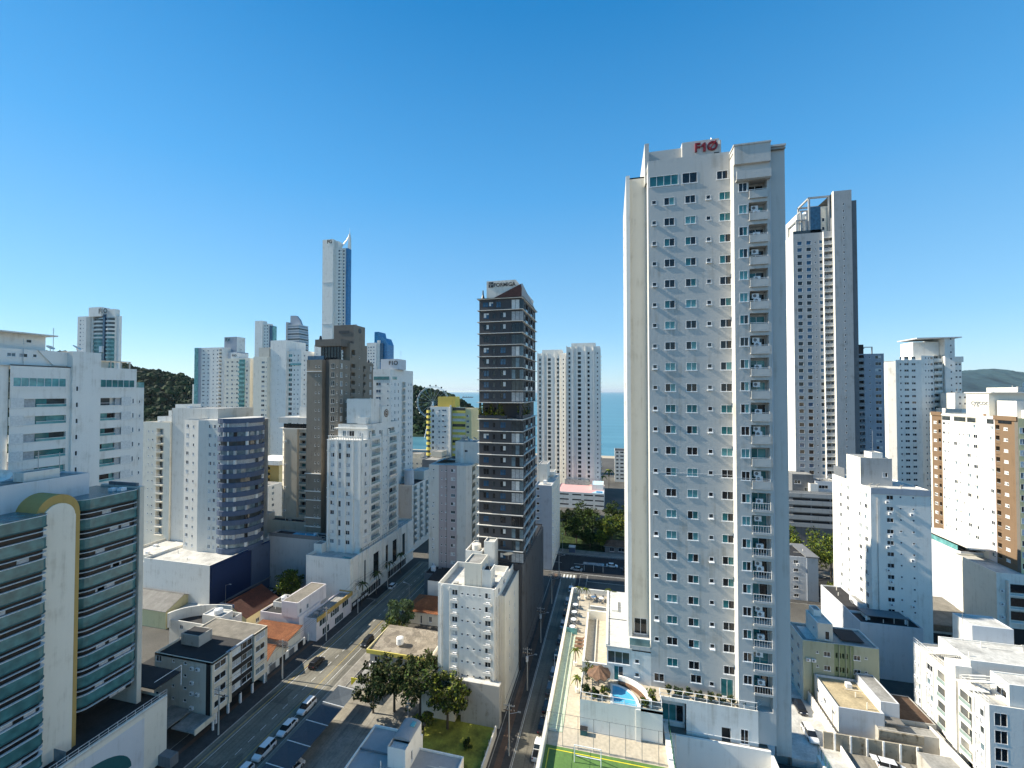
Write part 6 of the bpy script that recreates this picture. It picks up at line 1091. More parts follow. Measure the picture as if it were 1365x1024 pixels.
b.mb('roof').quad((80.5, 212, 141.2), (95.6, 212, 141.2), (95.6, 228, 141.2), (80.5, 228, 141.2), M.roof_grey); b.mb('roof').quad((95.6, 209.6, 158), (102.4, 209.6, 158), (102.4, 228, 158), (95.6, 228, 158), M.roof_grey)
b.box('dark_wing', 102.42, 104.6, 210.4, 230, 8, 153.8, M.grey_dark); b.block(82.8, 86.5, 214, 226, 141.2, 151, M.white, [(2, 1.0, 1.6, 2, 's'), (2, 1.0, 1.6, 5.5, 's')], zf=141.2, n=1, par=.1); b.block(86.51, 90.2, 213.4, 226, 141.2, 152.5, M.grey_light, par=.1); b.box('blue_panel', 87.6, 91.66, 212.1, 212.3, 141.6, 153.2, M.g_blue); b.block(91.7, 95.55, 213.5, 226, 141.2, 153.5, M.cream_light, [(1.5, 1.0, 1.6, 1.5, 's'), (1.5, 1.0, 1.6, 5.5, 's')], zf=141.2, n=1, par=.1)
def frame(s0, s1, t0, t1, z0, z1, w):
    for q in ((s0, s0+w, t0, t0+w, z0, z1), (s1-w, s1, t0, t0+w, z0, z1), (s0, s0+w, t1-w, t1, z0, z1), (s0, s1, t0+.01, t0+w-.01, z1, z1+w), (s0, s0+w, t0, t1, z1+.01, z1+w-.01), (s0, s1, t1-w+.01, t1-.01, z1, z1+w)): b.box('roof_frame', *q, M.grey)
frame(87.0, 95.5, 212.4, 224, 141.4, 157.2, .7); frame(84, 87.6, 213, 224, 141.4, 151.8, .6); frame(82.0, 86.0, 212.4, 222, 141.4, 147.5, .5)
b.box('railing', 80.6, 92, 212.1, 212.2, 141.4, 142.8, M.g_mid)
for i in range(46): b.box('slab_edge', 92.25, 95.5, 210.9, 211.19, 14.2+i*P, 14.5+i*P, M.white) if i < 42 else None
# attached lower block; blue-grey walls hold the tall tower's shade in their paint
b.wall((110.7, 230), (124.4, 230), 0, 88, M.bluegrey, [(3.2, 5.0, 2.4, .2, 'Bd', 'dark'), (8.0, .6, .8, 1, 's'), (11.4, 2.4, 1.5, .7, 'w', 'blue')], 3, 28, P); b.wall((124.4, 230), (124.4, 244), 0, 88, M.bluegrey); b.wall((110.7, 244), (110.7, 230), 0, 88, M.bluegrey); b.mb('roof').quad((110.7, 230, 87.8), (124.4, 230, 87.8), (124.4, 244, 87.8), (110.7, 244, 87.8), M.roof_dark)
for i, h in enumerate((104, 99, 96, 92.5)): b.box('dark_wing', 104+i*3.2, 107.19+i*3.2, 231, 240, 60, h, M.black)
frame(114, 120.5, 231, 238, 88, 91, .4); b.done()
b = Bld('podium_building', 'dark grey louvred garage under the tall grey tower', 73, 200, near=True, gl='dark')
b.block(73, 108, 200, 211, 0, 27, M.grey_dark, cols([5, 12, 19, 26, 32], 6.6, .8, 1.0, 'hole'), zf=14, n=4, pitch=3.1, par=.6, Fm=M.grey_dark); b.block(76, 84, 204, 211, 26.4, 34.5, M.grey_dark, [(2, 2.5, 1.6, 4, 'w'), (5.5, 2, 2.2, .4, 's')], zf=26.4, n=1, par=.2); b.block(84.5, 93, 203.5, 211, 26.4, 32, M.grey_light, [(3, 3.5, 1.4, 2.5, 'b')], zf=26.4, n=1, par=.2); b.block(82, 85, 202, 208, 26.4, 31, M.white, par=.1)
for i in range(5): b.box('louvre_panel', 73.0, 108.2, 199.6, 199.99, 13.2+i*3.1, 14.9+i*3.1, M.grey)
b.box('railing', 73, 92, 200.2, 200.3, 27, 28.2, M.metal); b.done()
b = Bld('apartment_block', 'small blue grey shaded block with a dark roof, right of the tall white tower', 56, 159.5, near=True, gl='dark')
b.block(56, 66.8, 159.5, 172, 0, 14.6, M.grey_light, [(4.2, 1.4, 1.1, .9, 'w'), (5.9, .01, .01, 0, 's')][:1], zf=.2, n=5, pitch=2.8, par=.2, roof=M.roof_dark); b.box('roof', 63, 67, 159, 172, 14.7, 15.0, M.grey_dark); b.box('downpipe', 63.4, 63.6, 159.3, 159.49, 0, 14.5, M.bluegrey); b.x.append(('ac', (60.8, 159.5, 12), 0)); b.done()
b = Bld('apartment_block', 'stepped white roof block with round white tanks behind the brown and cream slab', 158, 236, near=True, gl='dark', sill=.03)
b.block(158, 172, 236, 252, 0, 62, M.white, [(3, 1.5, 1.2, .9, 'w'), (7, 1.5, 1.2, .9, 'w')], zf=5, n=18, pitch=3.05, par=.6); b.block(165, 178, 238, 250, 0, 67.5, M.cream_light, [(5, 2, 1.2, .9, 'w'), (9, 1, 1, .9, 'w')], zf=5, n=20, pitch=3.05, par=.4); b.block(160, 168, 243, 252, 0, 69.5, M.white, [(2, 1, 1, .9, 'w'), (4, 1, 1, .9, 'w'), (6, 1, 1, .9, 'w')], zf=60, n=3, pitch=3, par=.5); b.tank(172.6, 240, 67.2, .9, 2.2); b.tank(174.8, 240, 67.2, .9, 2.2); b.antenna(163, 246, 69, 8); b.done()
b = Bld('apartment_tower', 'grey blue tower with four white tanks on its roof, cut by the right edge', 177, 232, near=True, gl='dark')
b.block(177.2, 200, 230, 250, 0, 72, M.bluegrey, [(6, 1.4, 1.3, .9, 'w'), (10, 1.4, 1.3, .9, 'w')], zf=5, n=21, pitch=3.1, par=.2, Lm=M.white)
for i in range(4): b.tank(178.6+i*2.3, 232, 71.9, 1.0, 2.0)
b.done()
# blue white roof building at the lower edge
b = Bld('low_building', 'pale blue metal roofed building with a tall round topped stair tower, at the lower edge', -40.2, 50, near=True, gl='dark')
b.block(-40.2, -31.2, 48, 66, 0, 12.2, M.white_cool, par=.35, roof=M.zinc); b.box('roof_joint', -40.0, -31.3, 61.2, 61.4, 11.9, 12.05, M.grey_dark); b.block(-31.19, -23.4, 48, 64.6, 0, 11.2, M.white, par=.3, roof=M.zinc)
b.wall((-34.0, 59.4), (-31.0, 59.4), 11, 15.0, M.white); b.wall((-31.0, 59.4), (-31.0, 65), 8, 15.0, M.white, [(2.2, .5, 1.6, .6, 's', 'dark')], 11, 1); b.wall((-31.0, 65), (-34.0, 65), 11, 15.0, M.white); b.wall((-34.0, 65), (-34.0, 59.4), 11, 15.0, M.white)
b.mb('roof').extr([(-34.0, 14.9)]+[(-32.5+1.5*math.cos(a), 14.9+.5*math.sin(a)) for a in [math.pi-math.pi*i/8 for i in range(1, 8)]]+[(-31.0, 14.9)], lambda x, z: (x, 61, z), lambda x, z: (x, 65, z), M.zinc); b.mb('roof').quad((-33.8, 59.6, 14.6), (-31.2, 59.6, 14.6), (-31.2, 61, 14.6), (-33.8, 61, 14.6), M.roof_white); b.box('skylight', -32.2, -31.5, 63.3, 64.3, 15.35, 15.5, M.g_tealp); b.antenna(-33.6, 65.3, 12, 6); b.done()
# kiosk and shelter along the avenue
house('kiosk', 'brown roofed kiosk with white doors at the edge of the park', -3, 8, 187.5, 194, 3.0, 4.6, 'hip', M.grey_dark, M.tile_b, [(3, 1.8, 1.8, .6, 'w', 'F'), (7, 2.6, 1.6, .8, 'b', 'F')], .6)
house('kiosk', 'small blue kiosk with a white roof by the avenue corner', -18.2, -15.6, 183.5, 185.6, 2.4, 2.6, 'mono', M.blue_band, M.roof_white, (), .15)
def shelter(nm, label, s0, s1, t0, t1, h, m, posts, rise=0):
    e = thing(nm, label, 'shelter', (s0, t0, 0)); mb = MB(); mb.add([(s0, t0, h), (s1, t0, h), (s1, t1, h+rise), (s0, t1, h+rise), (s0, t0, h-.12), (s1, t0, h-.12), (s1, t1, h+rise-.12), (s0, t1, h+rise-.12)], [(0, 1, 2, 3), (7, 6, 5, 4), (0, 4, 5, 1), (1, 5, 6, 2), (2, 6, 7, 3), (3, 7, 4, 0)], m); mb.build('roof', e, (s0, t0, 0))
    for x, y in posts: mb = MB(); mb.tube((x, y, 0), (x, y, h+rise*(y-t0)/(t1-t0)-.1), .06, M.frame, 6); mb.build('post', e, (s0, t0, 0))
    return e
shelter('shelter', 'small beige sheet roof on thin posts by the parking lot entrance', -58.0, -53.8, 84.8, 90.6, 2.9, M.roof_grey, [(-57.6, 85.2), (-54.2, 85.2), (-57.6, 90.2), (-54.2, 90.2)], .3)
shelter('bus_shelter', 'glass roofed bus shelter on the shaded avenue', -11, -3, 166.2, 168.6, 2.6, M.tinted, [(-10.6, 166.5), (-3.4, 166.5), (-7, 166.5)])
e = thing('sign', 'yellow sign board beside the small beige shelter', 'sign', (-59, 86.5, 0)); mb = MB(); mb.box(-60, -58.3, 88.0, 88.1, 1.0, 2.6, M.ysign); mb.build('board', e, (-59, 86.5, 0)); mb = MB(); mb.tube((-59.2, 88.05, 0), (-59.2, 88.05, 1.0), .05, M.metal, 6); mb.build('post', e, (-59, 86.5, 0))
# parking lot shade sails
mesh_m = flat('dark_shade_net', (0.055, 0.07, 0.085), .8); e = thing('shade_canopy', 'row of dark shade nets on white frames over the parking bays', 'canopy', (-60.4, 60, 0))
for i in range(5):
    t = 58.5+i*5.05; mb = MB(); mb.add([(-60.4, t, 3.5), (-55.6, t+.2, 3.1), (-55.6, t+5.0, 3.1), (-60.4, t+5.0, 3.5), (-58, t+2.5, 2.95)], [(0, 1, 4), (1, 2, 4), (2, 3, 4), (3, 0, 4)], mesh_m); mb.build('shade_net', e, (-60.4, 60, 0))
for i in range(6):
    t = 58.5+i*5.05; mb = MB(); mb.tube((-60.4, t, 0), (-60.4, t, 3.6), .06, M.frame, 6); mb.tube((-60.4, t, 3.6), (-55.4, t+.1, 3.2), .06, M.frame, 6); mb.build('frame', e, (-60.4, 60, 0))

# ------------------------------------------------------------------ vegetation
def leaf_cluster(mb, c, r, n, size, mats, rs, up=0.3, flatz=.8):
    for _ in range(n):
        while True:
            p = Vector((rs.uniform(-1, 1), rs.uniform(-1, 1), rs.uniform(-1, 1)))
            if .25 < p.length < 1: break
        p = Vector((p.x*r, p.y*r, p.z*r*flatz))+c; nrm = Vector((rs.gauss(0, 1), rs.gauss(0, 1), rs.gauss(up, 1))).normalized(); u = nrm.orthogonal().normalized(); w = nrm.cross(u); a = rs.random()*6.28
        d = u*math.cos(a)+w*math.sin(a); f = nrm.cross(d); k = size*rs.uniform(.6, 1.3)
        mb.quad(tuple(p-d*k), tuple(p-f*k*.55+nrm*k*.15), tuple(p+d*k), tuple(p+f*k*.55+nrm*k*.15), rs.choice(mats))
def tree(nm, label, s, t, h, rx, rz, mats, nc, nl, size, seed, group=None, trunk=.22, zbase=0.0, cr=.32, lean=(0, 0), fl=.8, cat='tree'):
    rs = random.Random(seed); e = thing(nm, label, cat, (s, t, zbase), group); cz = h-rz; tm = MB(); cm = MB(); top = Vector((s+lean[0], t+lean[1], zbase+max(h*.35, cz-rz*.8)))
    tm.tube((s, t, zbase-.1), tuple(top), trunk, M.bark, 7, trunk*.7)
    for i in range(nc):
        while True:
            p = Vector((rs.uniform(-1, 1), rs.uniform(-1, 1), rs.uniform(-.75, 1)))
            if .35 < p.length < 1: break
        c = Vector((s+lean[0]+p.x*rx, t+lean[1]+p.y*rx, zbase+cz+p.z*rz)); r = rx*cr*rs.uniform(.6, 1.25)
        if i % 3 == 0: m = (top+c)/2+Vector((0, 0, -.1*h)); tm.tube(tuple(top), tuple(m), trunk*.45, M.bark, 5, trunk*.25); tm.tube(tuple(m), tuple(c), trunk*.25, M.bark, 4, trunk*.06)
        leaf_cluster(cm, c, r, nl, size, mats, rs, flatz=fl)
    tm.build('trunk', e, (s, t, zbase)); cm.build('crown', e, (s, t, zbase)); return e
LY, LG, LD, LB, LO = M.leaf_y, M.leaf, M.leaf_d, M.leaf_b, M.leaf_dry
tree('tree', 'wide dark tree with thin open branches beside the parking lot, leftmost over the grass plot', -46.5, 84.0, 10.5, 5.8, 3.0, [LD, LD, LO], 50, 58, .36, 1, trunk=.3, cr=.24)
tree('tree', 'thin dark see-through tree nearest the small beige shelter', -50.8, 82.6, 8.6, 4.2, 2.6, [LD, LO, LD], 30, 46, .33, 34, trunk=.22, cr=.22)
tree('tree', 'large olive tree in front of the flat sheet roof, middle of the grass plot trees', -40.6, 84.6, 11.2, 6.4, 3.4, [LO, LD, LG], 64, 62, .36, 2, trunk=.32, cr=.25)
tree('tree', 'olive yellow tree leaning over the sunny grass plot beside the pale concrete annex', -33.4, 82.4, 10.5, 4.4, 3.1, [LO, LG, LY, LD], 52, 60, .35, 3, trunk=.28, cr=.26)
tree('tree', 'low yellow green tree at the edge of the sunny grass', -37.5, 79.5, 4.6, 2.0, 1.5, [LY, LO, LG], 18, 60, .28, 33, trunk=.14)
tree('shrub', 'small dark round bush standing alone on the grass plot', -27.6, 79.0, 1.7, .95, .8, [LD, LG], 14, 50, .16, 4, trunk=.06, cat='shrub')
tree('shrub', 'wide dark hedge bush along the shaded front of the grass plot', -31, 71.2, 2.2, 3.4, 1.0, [LD, LG], 26, 50, .22, 5, trunk=.06, cat='shrub')
tree('tree', 'blue green mango tree with a dense dome crown by the bike lane street', -60.5, 112.2, 8.6, 4.2, 3.0, [LB, LB, LG], 46, 90, .30, 6, trunk=.25, cr=.3)
tree('tree', 'bright yellow green tree in front of the blue green dome crown', -60.3, 107.6, 5.0, 3.4, 1.9, [LY, LG, LY], 30, 80, .26, 7, trunk=.18)
tree('tree', 'leafy green tree against the grey podium wall by the corner street', -104.2, 119.0, 10.0, 4.6, 3.6, [LG, LY, LG], 44, 75, .32, 8, trunk=.25)
pk = [(-16, 196, 12, 5.5, [LD, LG]), (-9, 204, 13, 6, [LD, LG]), (-22, 205, 12.5, 5.5, [LD]), (0, 199, 12, 5.5, [LG, LY, LG]), (7, 206, 13, 6, [LG, LY, LO]), (14, 200, 11, 5, [LG, LD]), (-14, 215, 13, 6, [LD, LG]), (2, 217, 14, 6.5, [LD, LG]), (-9.5, 191.5, 8, 3.4, [LG, LD]), (-4.5, 190.5, 8, 2.8, [LY, LG]), (20, 210, 12, 5, [LG, LY])]
plab = ['dark leafy park tree near the blue kiosk', 'dark spreading tree in the middle of the park', 'deep green park tree next to the blue grey block', 'lighter green park tree right behind the brown kiosk', 'broad light green tree below the pink deck', 'green park tree partly behind the tall white tower', 'dark tree at the back of the park, left', 'tallest dark tree at the back of the park', 'small dark tree by the sunlit pavement', 'slender yellow green tree between kiosk and dark trees', 'pale green tree at the far right of the park']
for i, (s, t, h, r, ms) in enumerate(pk): tree('tree', plab[i], s, t, h, r, h*.38, ms, 34, 60, .46, 20+i, 'park trees beyond the avenue', .3, cr=.33)
for i, (s, t, h, r, lb) in enumerate([(72, 178, 18.5, 7.5, 'bright green tree in front of the louvred garage, largest there'), (65, 184, 18, 6.0, 'green tree beside the louvred garage, next to the tall white tower'), (80, 181, 17, 6.5, 'dark green tree in front of the louvred garage, by the plain white block'), (73, 158, 9, 4, 'yellowing tree in the gap beside the plain white block')]): tree('tree', lb, s, t, h, r, h*.36, [LG, LY, LG] if i != 3 else [LO, LY, LD], 36, 60, .42, 50+i, None, .3, cr=.33)
for i, (s, t, lb) in enumerate([(-112, 238, 'dark tree between the blocks below the headland'), (-106, 252, 'dark tree just left of the yellow tower'), (-104, 211, 'low dark tree behind the grey building with the green strip'), (112, 152, 'small bright bush at the right edge by the open hall')]): tree('tree', lb, s, t, 8 if i < 3 else 4, 4.5 if i < 3 else 2.5, 3, [LD, LG] if i < 3 else [LY, LG], 22, 50, .45, 70+i)
tree('shrub', 'conifer like dark bush beside the white car at the flat roofed building', -59.8, 93.6, 3.0, .7, 1.4, [LD, LG], 14, 40, .18, 80, trunk=.06, cat='shrub')
def palm(nm, label, s, t, z, h, fr, n, seed, group=None, mats=None, pot=False, cat='palm tree'):
    rs = random.Random(seed); e = thing(nm, label, cat, (s, t, z), group); tm = MB(); cm = MB(); m = mats or [LY, LG]
    b0 = z+(.55 if pot else 0)
    if pot: pm = MB(); pm.cyl(s, t, z, z+.6, .28, M.offwhite, 10, .36); pm.build('pot', e, (s, t, z))
    tm.tube((s, t, b0-.05), (s+.08*h*.3, t, z+h), .04+.012*h, M.bark, 7, .03+.008*h); tm.build('trunk', e, (s, t, z)); top = Vector((s+.08*h*.3, t, z+h))
    for i in range(n):
        a = 2*math.pi*i/n+rs.random()*.5; d = Vector((math.cos(a), math.sin(a), 0)); sd = Vector((-d.y, d.x, 0)); el = rs.uniform(.1, 1.0); prev = top; k = 6
        for j in range(1, k+1):
            f = j/k; p = top+d*fr*f*(1-.12*f*el)+Vector((0, 0, fr*(el*.7*f-.95*f*f))); w = .17*fr*(1-f*.8)
            for sg in (1, -1): cm.quad(tuple(prev), tuple(p), tuple(p+sd*w*sg-Vector((0, 0, w*.5))), tuple(prev+sd*w*1.1*sg-Vector((0, 0, w*.5))), rs.choice(m))
            prev = p
    cm.build('fronds', e, (s, t, z))
for i, (s, t, lb) in enumerate([(-6.0, 70.6, 'potted palm on the tiled side deck, behind the other deck palm'), (-5.2, 64.5, 'potted palm on the tiled side deck, nearest the court'), (-7.0, 92.8, 'palm in the far left corner of the podium terrace'), (-5.6, 93.6, 'short palm beside the corner palm of the podium terrace'), (-.8, 93.6, 'palm by the white end wall of the podium terrace'), (.4, 93.2, 'smaller palm next to the white end wall palm')]): palm('potted_palm', lb, s, t, 24.55, 2.7-(i % 2)*.5, 1.25, 9, 90+i, 'palms on the podium deck', pot=True, cat='palm')
palm('palm_tree', 'tall palm tree between the paired towers and the beach block', -2.0, 312, 0, 13, 5.0, 12, 99); palm('palm_tree', 'shorter palm tree leaning beside the tall beach palm', -6.5, 308, 0, 9, 4.5, 11, 98)
for i in range(4): palm('street_palm', ['dark street palm at the corner of the classical podium', 'dark street palm second along the classical podium', 'dark street palm before the tall podium windows', 'dark street palm farthest along the classical podium'][i], -79.4, 122+i*8.5, .14, 7.5, 2.6, 11, 110+i, 'street palms along the classical podium', [LD, LG])
def pot_shrub(label, s, t, z, r, h, seed, group, mats): tree('potted_shrub', label, s, t, h, r, h*.42, mats, 12, 36, .13, seed, group, .05, z, .5, cat='shrub')
w9 = ['first', 'second', 'third', 'fourth', 'fifth', 'sixth', 'seventh', 'eighth']
for i in range(8): pot_shrub('grey green potted shrub behind the white railing, %s from the pool side' % w9[i], 7.4+i*1.33, 61.2, 28.55, .45, 1.25, 120+i, 'potted shrubs on the narrow terrace', [LO, LB, LD])
for i, (s, t, h, lb) in enumerate([(-3.6, 61.2, 2.8, 'tall yellow green shrub in the back corner of the pool terrace'), (-3.4, 58.6, 1.3, 'dark low shrub behind the front railing left of the pool'), (-2.5, 58.4, 1.3, 'second low shrub behind the front railing left of the pool'), (-1.0, 58.3, 1.6, 'yellowish shrub right beside the pool edge'), (5.2, 59.2, 1.6, 'yellow leaved shrub in the right corner of the pool terrace'), (4.2, 58.4, 1.0, 'small shrub on the curved planter beside the pool')]): pot_shrub(lb, s, t, 28.55, .65 if h < 2 else .8, h, 140+i, 'shrubs on the pool terrace', [LY, LG, LO] if i in (0, 3, 4) else [LD, LG])

# ------------------------------------------------------------------ things on the podium decks
e = thing('parasol', 'brown thatched parasol beside the small pool', 'parasol', (-1.9, 60.6, 28.55)); mb = MB(); n = 18; rs = random.Random(5); pts = [(-1.9, 60.6, 31.35)]+[(-1.9+1.7*rs.uniform(.85, 1.05)*math.cos(2*math.pi*i/n), 60.6+1.7*rs.uniform(.85, 1.05)*math.sin(2*math.pi*i/n), 30.6-.2*(i % 2)) for i in range(n)]; mb.add(pts, [(0, i+1, (i+1) % n+1) for i in range(n)], M.timber); mb.add([(x, y, z-.08) for x, y, z in pts], [(0, (i+1) % n+1, i+1) for i in range(n)], M.timber); mb.build('canopy', e, (-1.9, 60.6, 28.55)); mb = MB(); mb.tube((-1.9, 60.6, 28.5), (-1.9, 60.6, 31.3), .05, M.bark, 6); mb.build('pole', e, (-1.9, 60.6, 28.55))
def lounger(label, s, t, z, m):
    e = thing('sun_lounger', label, 'lounger', (s, t, z), 'loungers on the side deck'); mb = MB(); mb.box(s-.9, s+.4, t-.33, t+.33, z+.28, z+.36, m); mb.build('seat', e, (s, t, z)); mb = MB(); mb.add([(s+.4, t-.33, z+.3), (s+.4, t+.33, z+.3), (s+.95, t+.33, z+.8), (s+.95, t-.33, z+.8), (s+.4, t-.33, z+.36), (s+.4, t+.33, z+.36), (s+.93, t+.33, z+.87), (s+.93, t-.33, z+.87)], [(3, 2, 1, 0), (4, 5, 6, 7), (0, 4, 7, 3), (1, 2, 6, 5), (0, 1, 5, 4), (2, 3, 7, 6)], m); mb.build('backrest', e, (s, t, z))
    for x, y in ((-.8, -.28), (-.8, .28), (.4, -.28), (.4, .28)): mb = MB(); mb.box(s+x-.03, s+x+.03, t+y-.03, t+y+.03, z, z+.279, M.frame); mb.build('leg', e, (s, t, z))
for i in range(3): lounger(['brown sun lounger farthest along the tiled side deck', 'brown sun lounger in the middle of the three on the deck', 'brown sun lounger nearest the potted palms'][i], -5.7, 77.8-i*1.15, 24.55, M.timber)
def tset(label, s, t, z):
    e = thing('garden_table', label, 'table', (s, t, z), 'tables on the far podium terrace'); mb = MB(); mb.cyl(s, t, z+.7, z+.75, .55, M.frame, 14); mb.build('tabletop', e, (s, t, z)); mb = MB(); mb.cyl(s, t, z, z+.7, .07, M.frame, 8); mb.build('leg', e, (s, t, z))
def gchair(s, t, z, a):
    e = thing('garden_chair', 'dark garden chair drawn up to a white table on the far terrace', 'chair', (s, t, z), 'chairs on the far podium terrace', a)
    for nm, q in (('seat', (-.22, .22, -.22, .22, .40, .45)), ('backrest', (-.22, .22, .19, .23, .45, .9)), ('leg', (-.2, -.16, -.2, -.16, 0, .4)), ('leg', (.16, .2, -.2, -.16, 0, .4)), ('leg', (-.2, -.16, .16, .2, 0, .4)), ('leg', (.16, .2, .16, .2, 0, .4))): mb = MB(); mb.box(*q, M.grey_dark); mb.build(nm, e)
tl = [('white round table under the left wall, nearest the glass screen', -7.4, 80.8), ('white round table second from the glass screen', -7.4, 83.4), ('white round table third from the glass screen', -7.5, 86.2), ('white round table fourth from the glass screen', -7.5, 89.2), ('white round table by the end wall, beside the corner palms', -4.0, 93.4), ('white round table in the middle of the end wall', -2.3, 93.2), ('white round table at the right of the end wall', 1.8, 93.4)]
for lb, s, t in tl:
    tset(lb, s, t, 24.55)
    for a in (0.4, 2.0, 3.6, 5.1): gchair(s+.85*math.sin(a), t-.85*math.cos(a) if False else t+.85*math.cos(a), 24.55, -a)
e = thing('goal', 'white five-a-side goal frame on the green court', 'goal', (-2, 51.5, 24.55)); mb = MB()
for a, b_ in (((-4.6, 52.4, 24.52), (-4.6, 52.4, 26.6)), ((-1.4, 52.4, 24.52), (-1.4, 52.4, 26.6)), ((-4.6, 52.4, 26.6), (-1.4, 52.4, 26.6)), ((-4.6, 53.3, 24.6), (-1.4, 53.3, 24.6)), ((-4.6, 52.4, 26.6), (-4.6, 53.3, 24.6)), ((-1.4, 52.4, 26.6), (-1.4, 53.3, 24.6))): mb.tube(a, b_, .05, M.frame, 6)
mb.build('frame', e, (-2, 51.5, 24.55))
e = thing('net_fence', 'tall dark ball net of thin posts and cables round the green court', 'fence', (-8.3, 54.3, 24.5))
for i in range(9): mb = MB(); x = -8.2+i*1.95; mb.tube((x, 54.35, 24.5), (x, 54.35, 28.6), .035, M.grey_dark, 5); mb.build('post', e, (-8.3, 54.3, 24.5))
for z in (28.6, 27.0): mb = MB(); mb.tube((-8.2, 54.35, z), (7.4, 54.35, z), .02, M.grey_dark, 4); mb.tube((-8.25, 54.35, z), (-8.25, 34, z), .02, M.grey_dark, 4); mb.build('cable', e, (-8.3, 54.3, 24.5))
e = thing('deck_box', 'dark green storage box against the wall below the pool terrace', 'box', (-4, 57, 24.55)); mb = MB(); mb.box(-4.2, -3.3, 56.6, 57.2, 24.51, 25.2, M.teal_deep); mb.build('body', e, (-4, 57, 24.55)); mb = MB(); mb.box(-4.25, -3.25, 56.55, 57.25, 25.2, 25.3, M.black); mb.build('lid', e, (-4, 57, 24.55))

# ------------------------------------------------------------------ vehicles
def car_parts(L, W, H, kind, body):
    hw = W/2; cab = {'suv': (-.46, -.40, .12, .30), 'hatch': (-.45, -.36, .10, .28), 'sedan': (-.38, -.26, .12, .28), 'pickup': (-.12, -.06, .14, .28), 'van': (-.48, -.46, .30, .44)}[kind]; belt = H*.58
    B = MB(); st = [(-.5, .30, belt*.80, .80), (-.485, .22, belt*.96, .93), (-.40, .20, belt, 1.0), (0, .20, belt, 1.0), (.28, .20, belt*.97, 1.0), (.42, .22, belt*.84, .95), (.485, .26, belt*.72, .85), (.5, .34, belt*.6, .74)]; pts = []
    for x, zb, zt, k in st: pts += [(x*L, -hw*k, zb), (x*L, -hw*k*1.0, zb+(zt-zb)*.62), (x*L, -hw*k*.92, zt), (x*L, hw*k*.92, zt), (x*L, hw*k, zb+(zt-zb)*.62), (x*L, hw*k, zb)]
    f = [(i*6+j, (i+1)*6+j, (i+1)*6+j+1, i*6+j+1) for i in range(7) for j in range(5)]+[(i*6+5, (i+1)*6+5, (i+1)*6, i*6) for i in range(7)]+[(0, 1, 2, 3, 4, 5), (47, 46, 45, 44, 43, 42)]; B.add(pts, f, body)
    a, b_, c, d = [q*L for q in cab]; w0, w1 = hw*.90, hw*.74; e = .03
    G = MB(); G.add([(a, -w0, belt-e), (d, -w0, belt-e), (d, w0, belt-e), (a, w0, belt-e), (b_, -w1, H-.05), (c, -w1, H-.05), (c, w1, H-.05), (b_, w1, H-.05)], [(0, 1, 5, 4), (1, 2, 6, 5), (2, 3, 7, 6), (3, 0, 4, 7)], M.g_dark)
    Rf = MB(); Rf.add([(b_-.05, -w1-.02, H-.06), (c+.05, -w1-.02, H-.06), (c+.05, w1+.02, H-.06), (b_-.05, w1+.02, H-.06), (b_+.08, -w1+.10, H), (c-.08, -w1+.10, H), (c-.08, w1-.10, H), (b_+.08, w1-.10, H)], [(0, 1, 5, 4), (1, 2, 6, 5), (2, 3, 7, 6), (3, 0, 4, 7), (4, 5, 6, 7)], body)
    for x in ((b_+c)/2, ): 
        for sg in (-1, 1): Rf.add([(x-.05, sg*(w0+.005), belt), (x+.05, sg*(w0+.005), belt), (x+.05, sg*(w1+.012), H-.05), (x-.05, sg*(w1+.012), H-.05)], [(0, 1, 2, 3)], body)
    if kind == 'pickup': B.box(-.49*L, -.14*L, -hw*.9, -hw*.8, belt, belt+.12, body); B.box(-.49*L, -.14*L, hw*.8, hw*.9, belt, belt+.12, body); B.box(-.47*L, -.15*L, -hw*.78, hw*.78, belt-.02, belt+.015, M.black)
    Wh = MB(); Wh.T = lambda p: (p[0], p[2], p[1]); Wh.cyl(0, 0, -.11, .11, .33, M.tyre, 12); Wh.cyl(0, 0, -.115, .115, .19, M.metal, 8)
    li = MB(); li.box(.455*L, .488*L, -.16, .16, belt*.62, belt*.78, M.frame); tl_ = MB(); tl_.box(-.505*L, -.49*L, -.12, .12, belt*.70, belt*.90, M.red)
    return B, G, Rf, Wh, li, tl_
CC = {}
def car(label, s, t, ang, color, kind='hatch', group=None, tailgate=False):
    L, W, H = {'suv': (4.5, 1.85, 1.68), 'hatch': (4.0, 1.74, 1.5), 'sedan': (4.5, 1.78, 1.46), 'pickup': (5.3, 1.9, 1.8), 'van': (4.7, 1.9, 1.95)}[kind]
    if (kind, color) not in CC: CC[(kind, color)] = [m.mesh(n) for m, n in zip(car_parts(L, W, H, kind, CAR[color]), ('body', 'window_glass', 'car_roof', 'wheel', 'headlight', 'tail_light'))]
    B, G, Rf, Wh, li, tl_ = CC[(kind, color)]; e = thing('parked_car' if group and 'parked' in group else 'car', label, 'car', (s, t, .02), group, R(ang))
    linkobj('body', B, e); linkobj('window_glass', G, e); linkobj('car_roof', Rf, e)
    for x in (-.31, .31):
        for y in (-1, 1): linkobj('wheel', Wh, e, (x*L, y*(W/2-.1), .33))
    for y in (-1, 1): linkobj('headlight', li, e, (0, y*W*.33, 0)); linkobj('tail_light', tl_, e, (0, y*W*.36, 0))
    if tailgate: mb = MB(); mb.box(-.5*L-.9, -.47*L, -.7, .7, 1.55, 1.63, CAR[color]); mb.build('open_tailgate', e)
    return e
g1 = 'cars parked beside the parking lot'; g2 = 'cars parked along the garden wall of the podium'
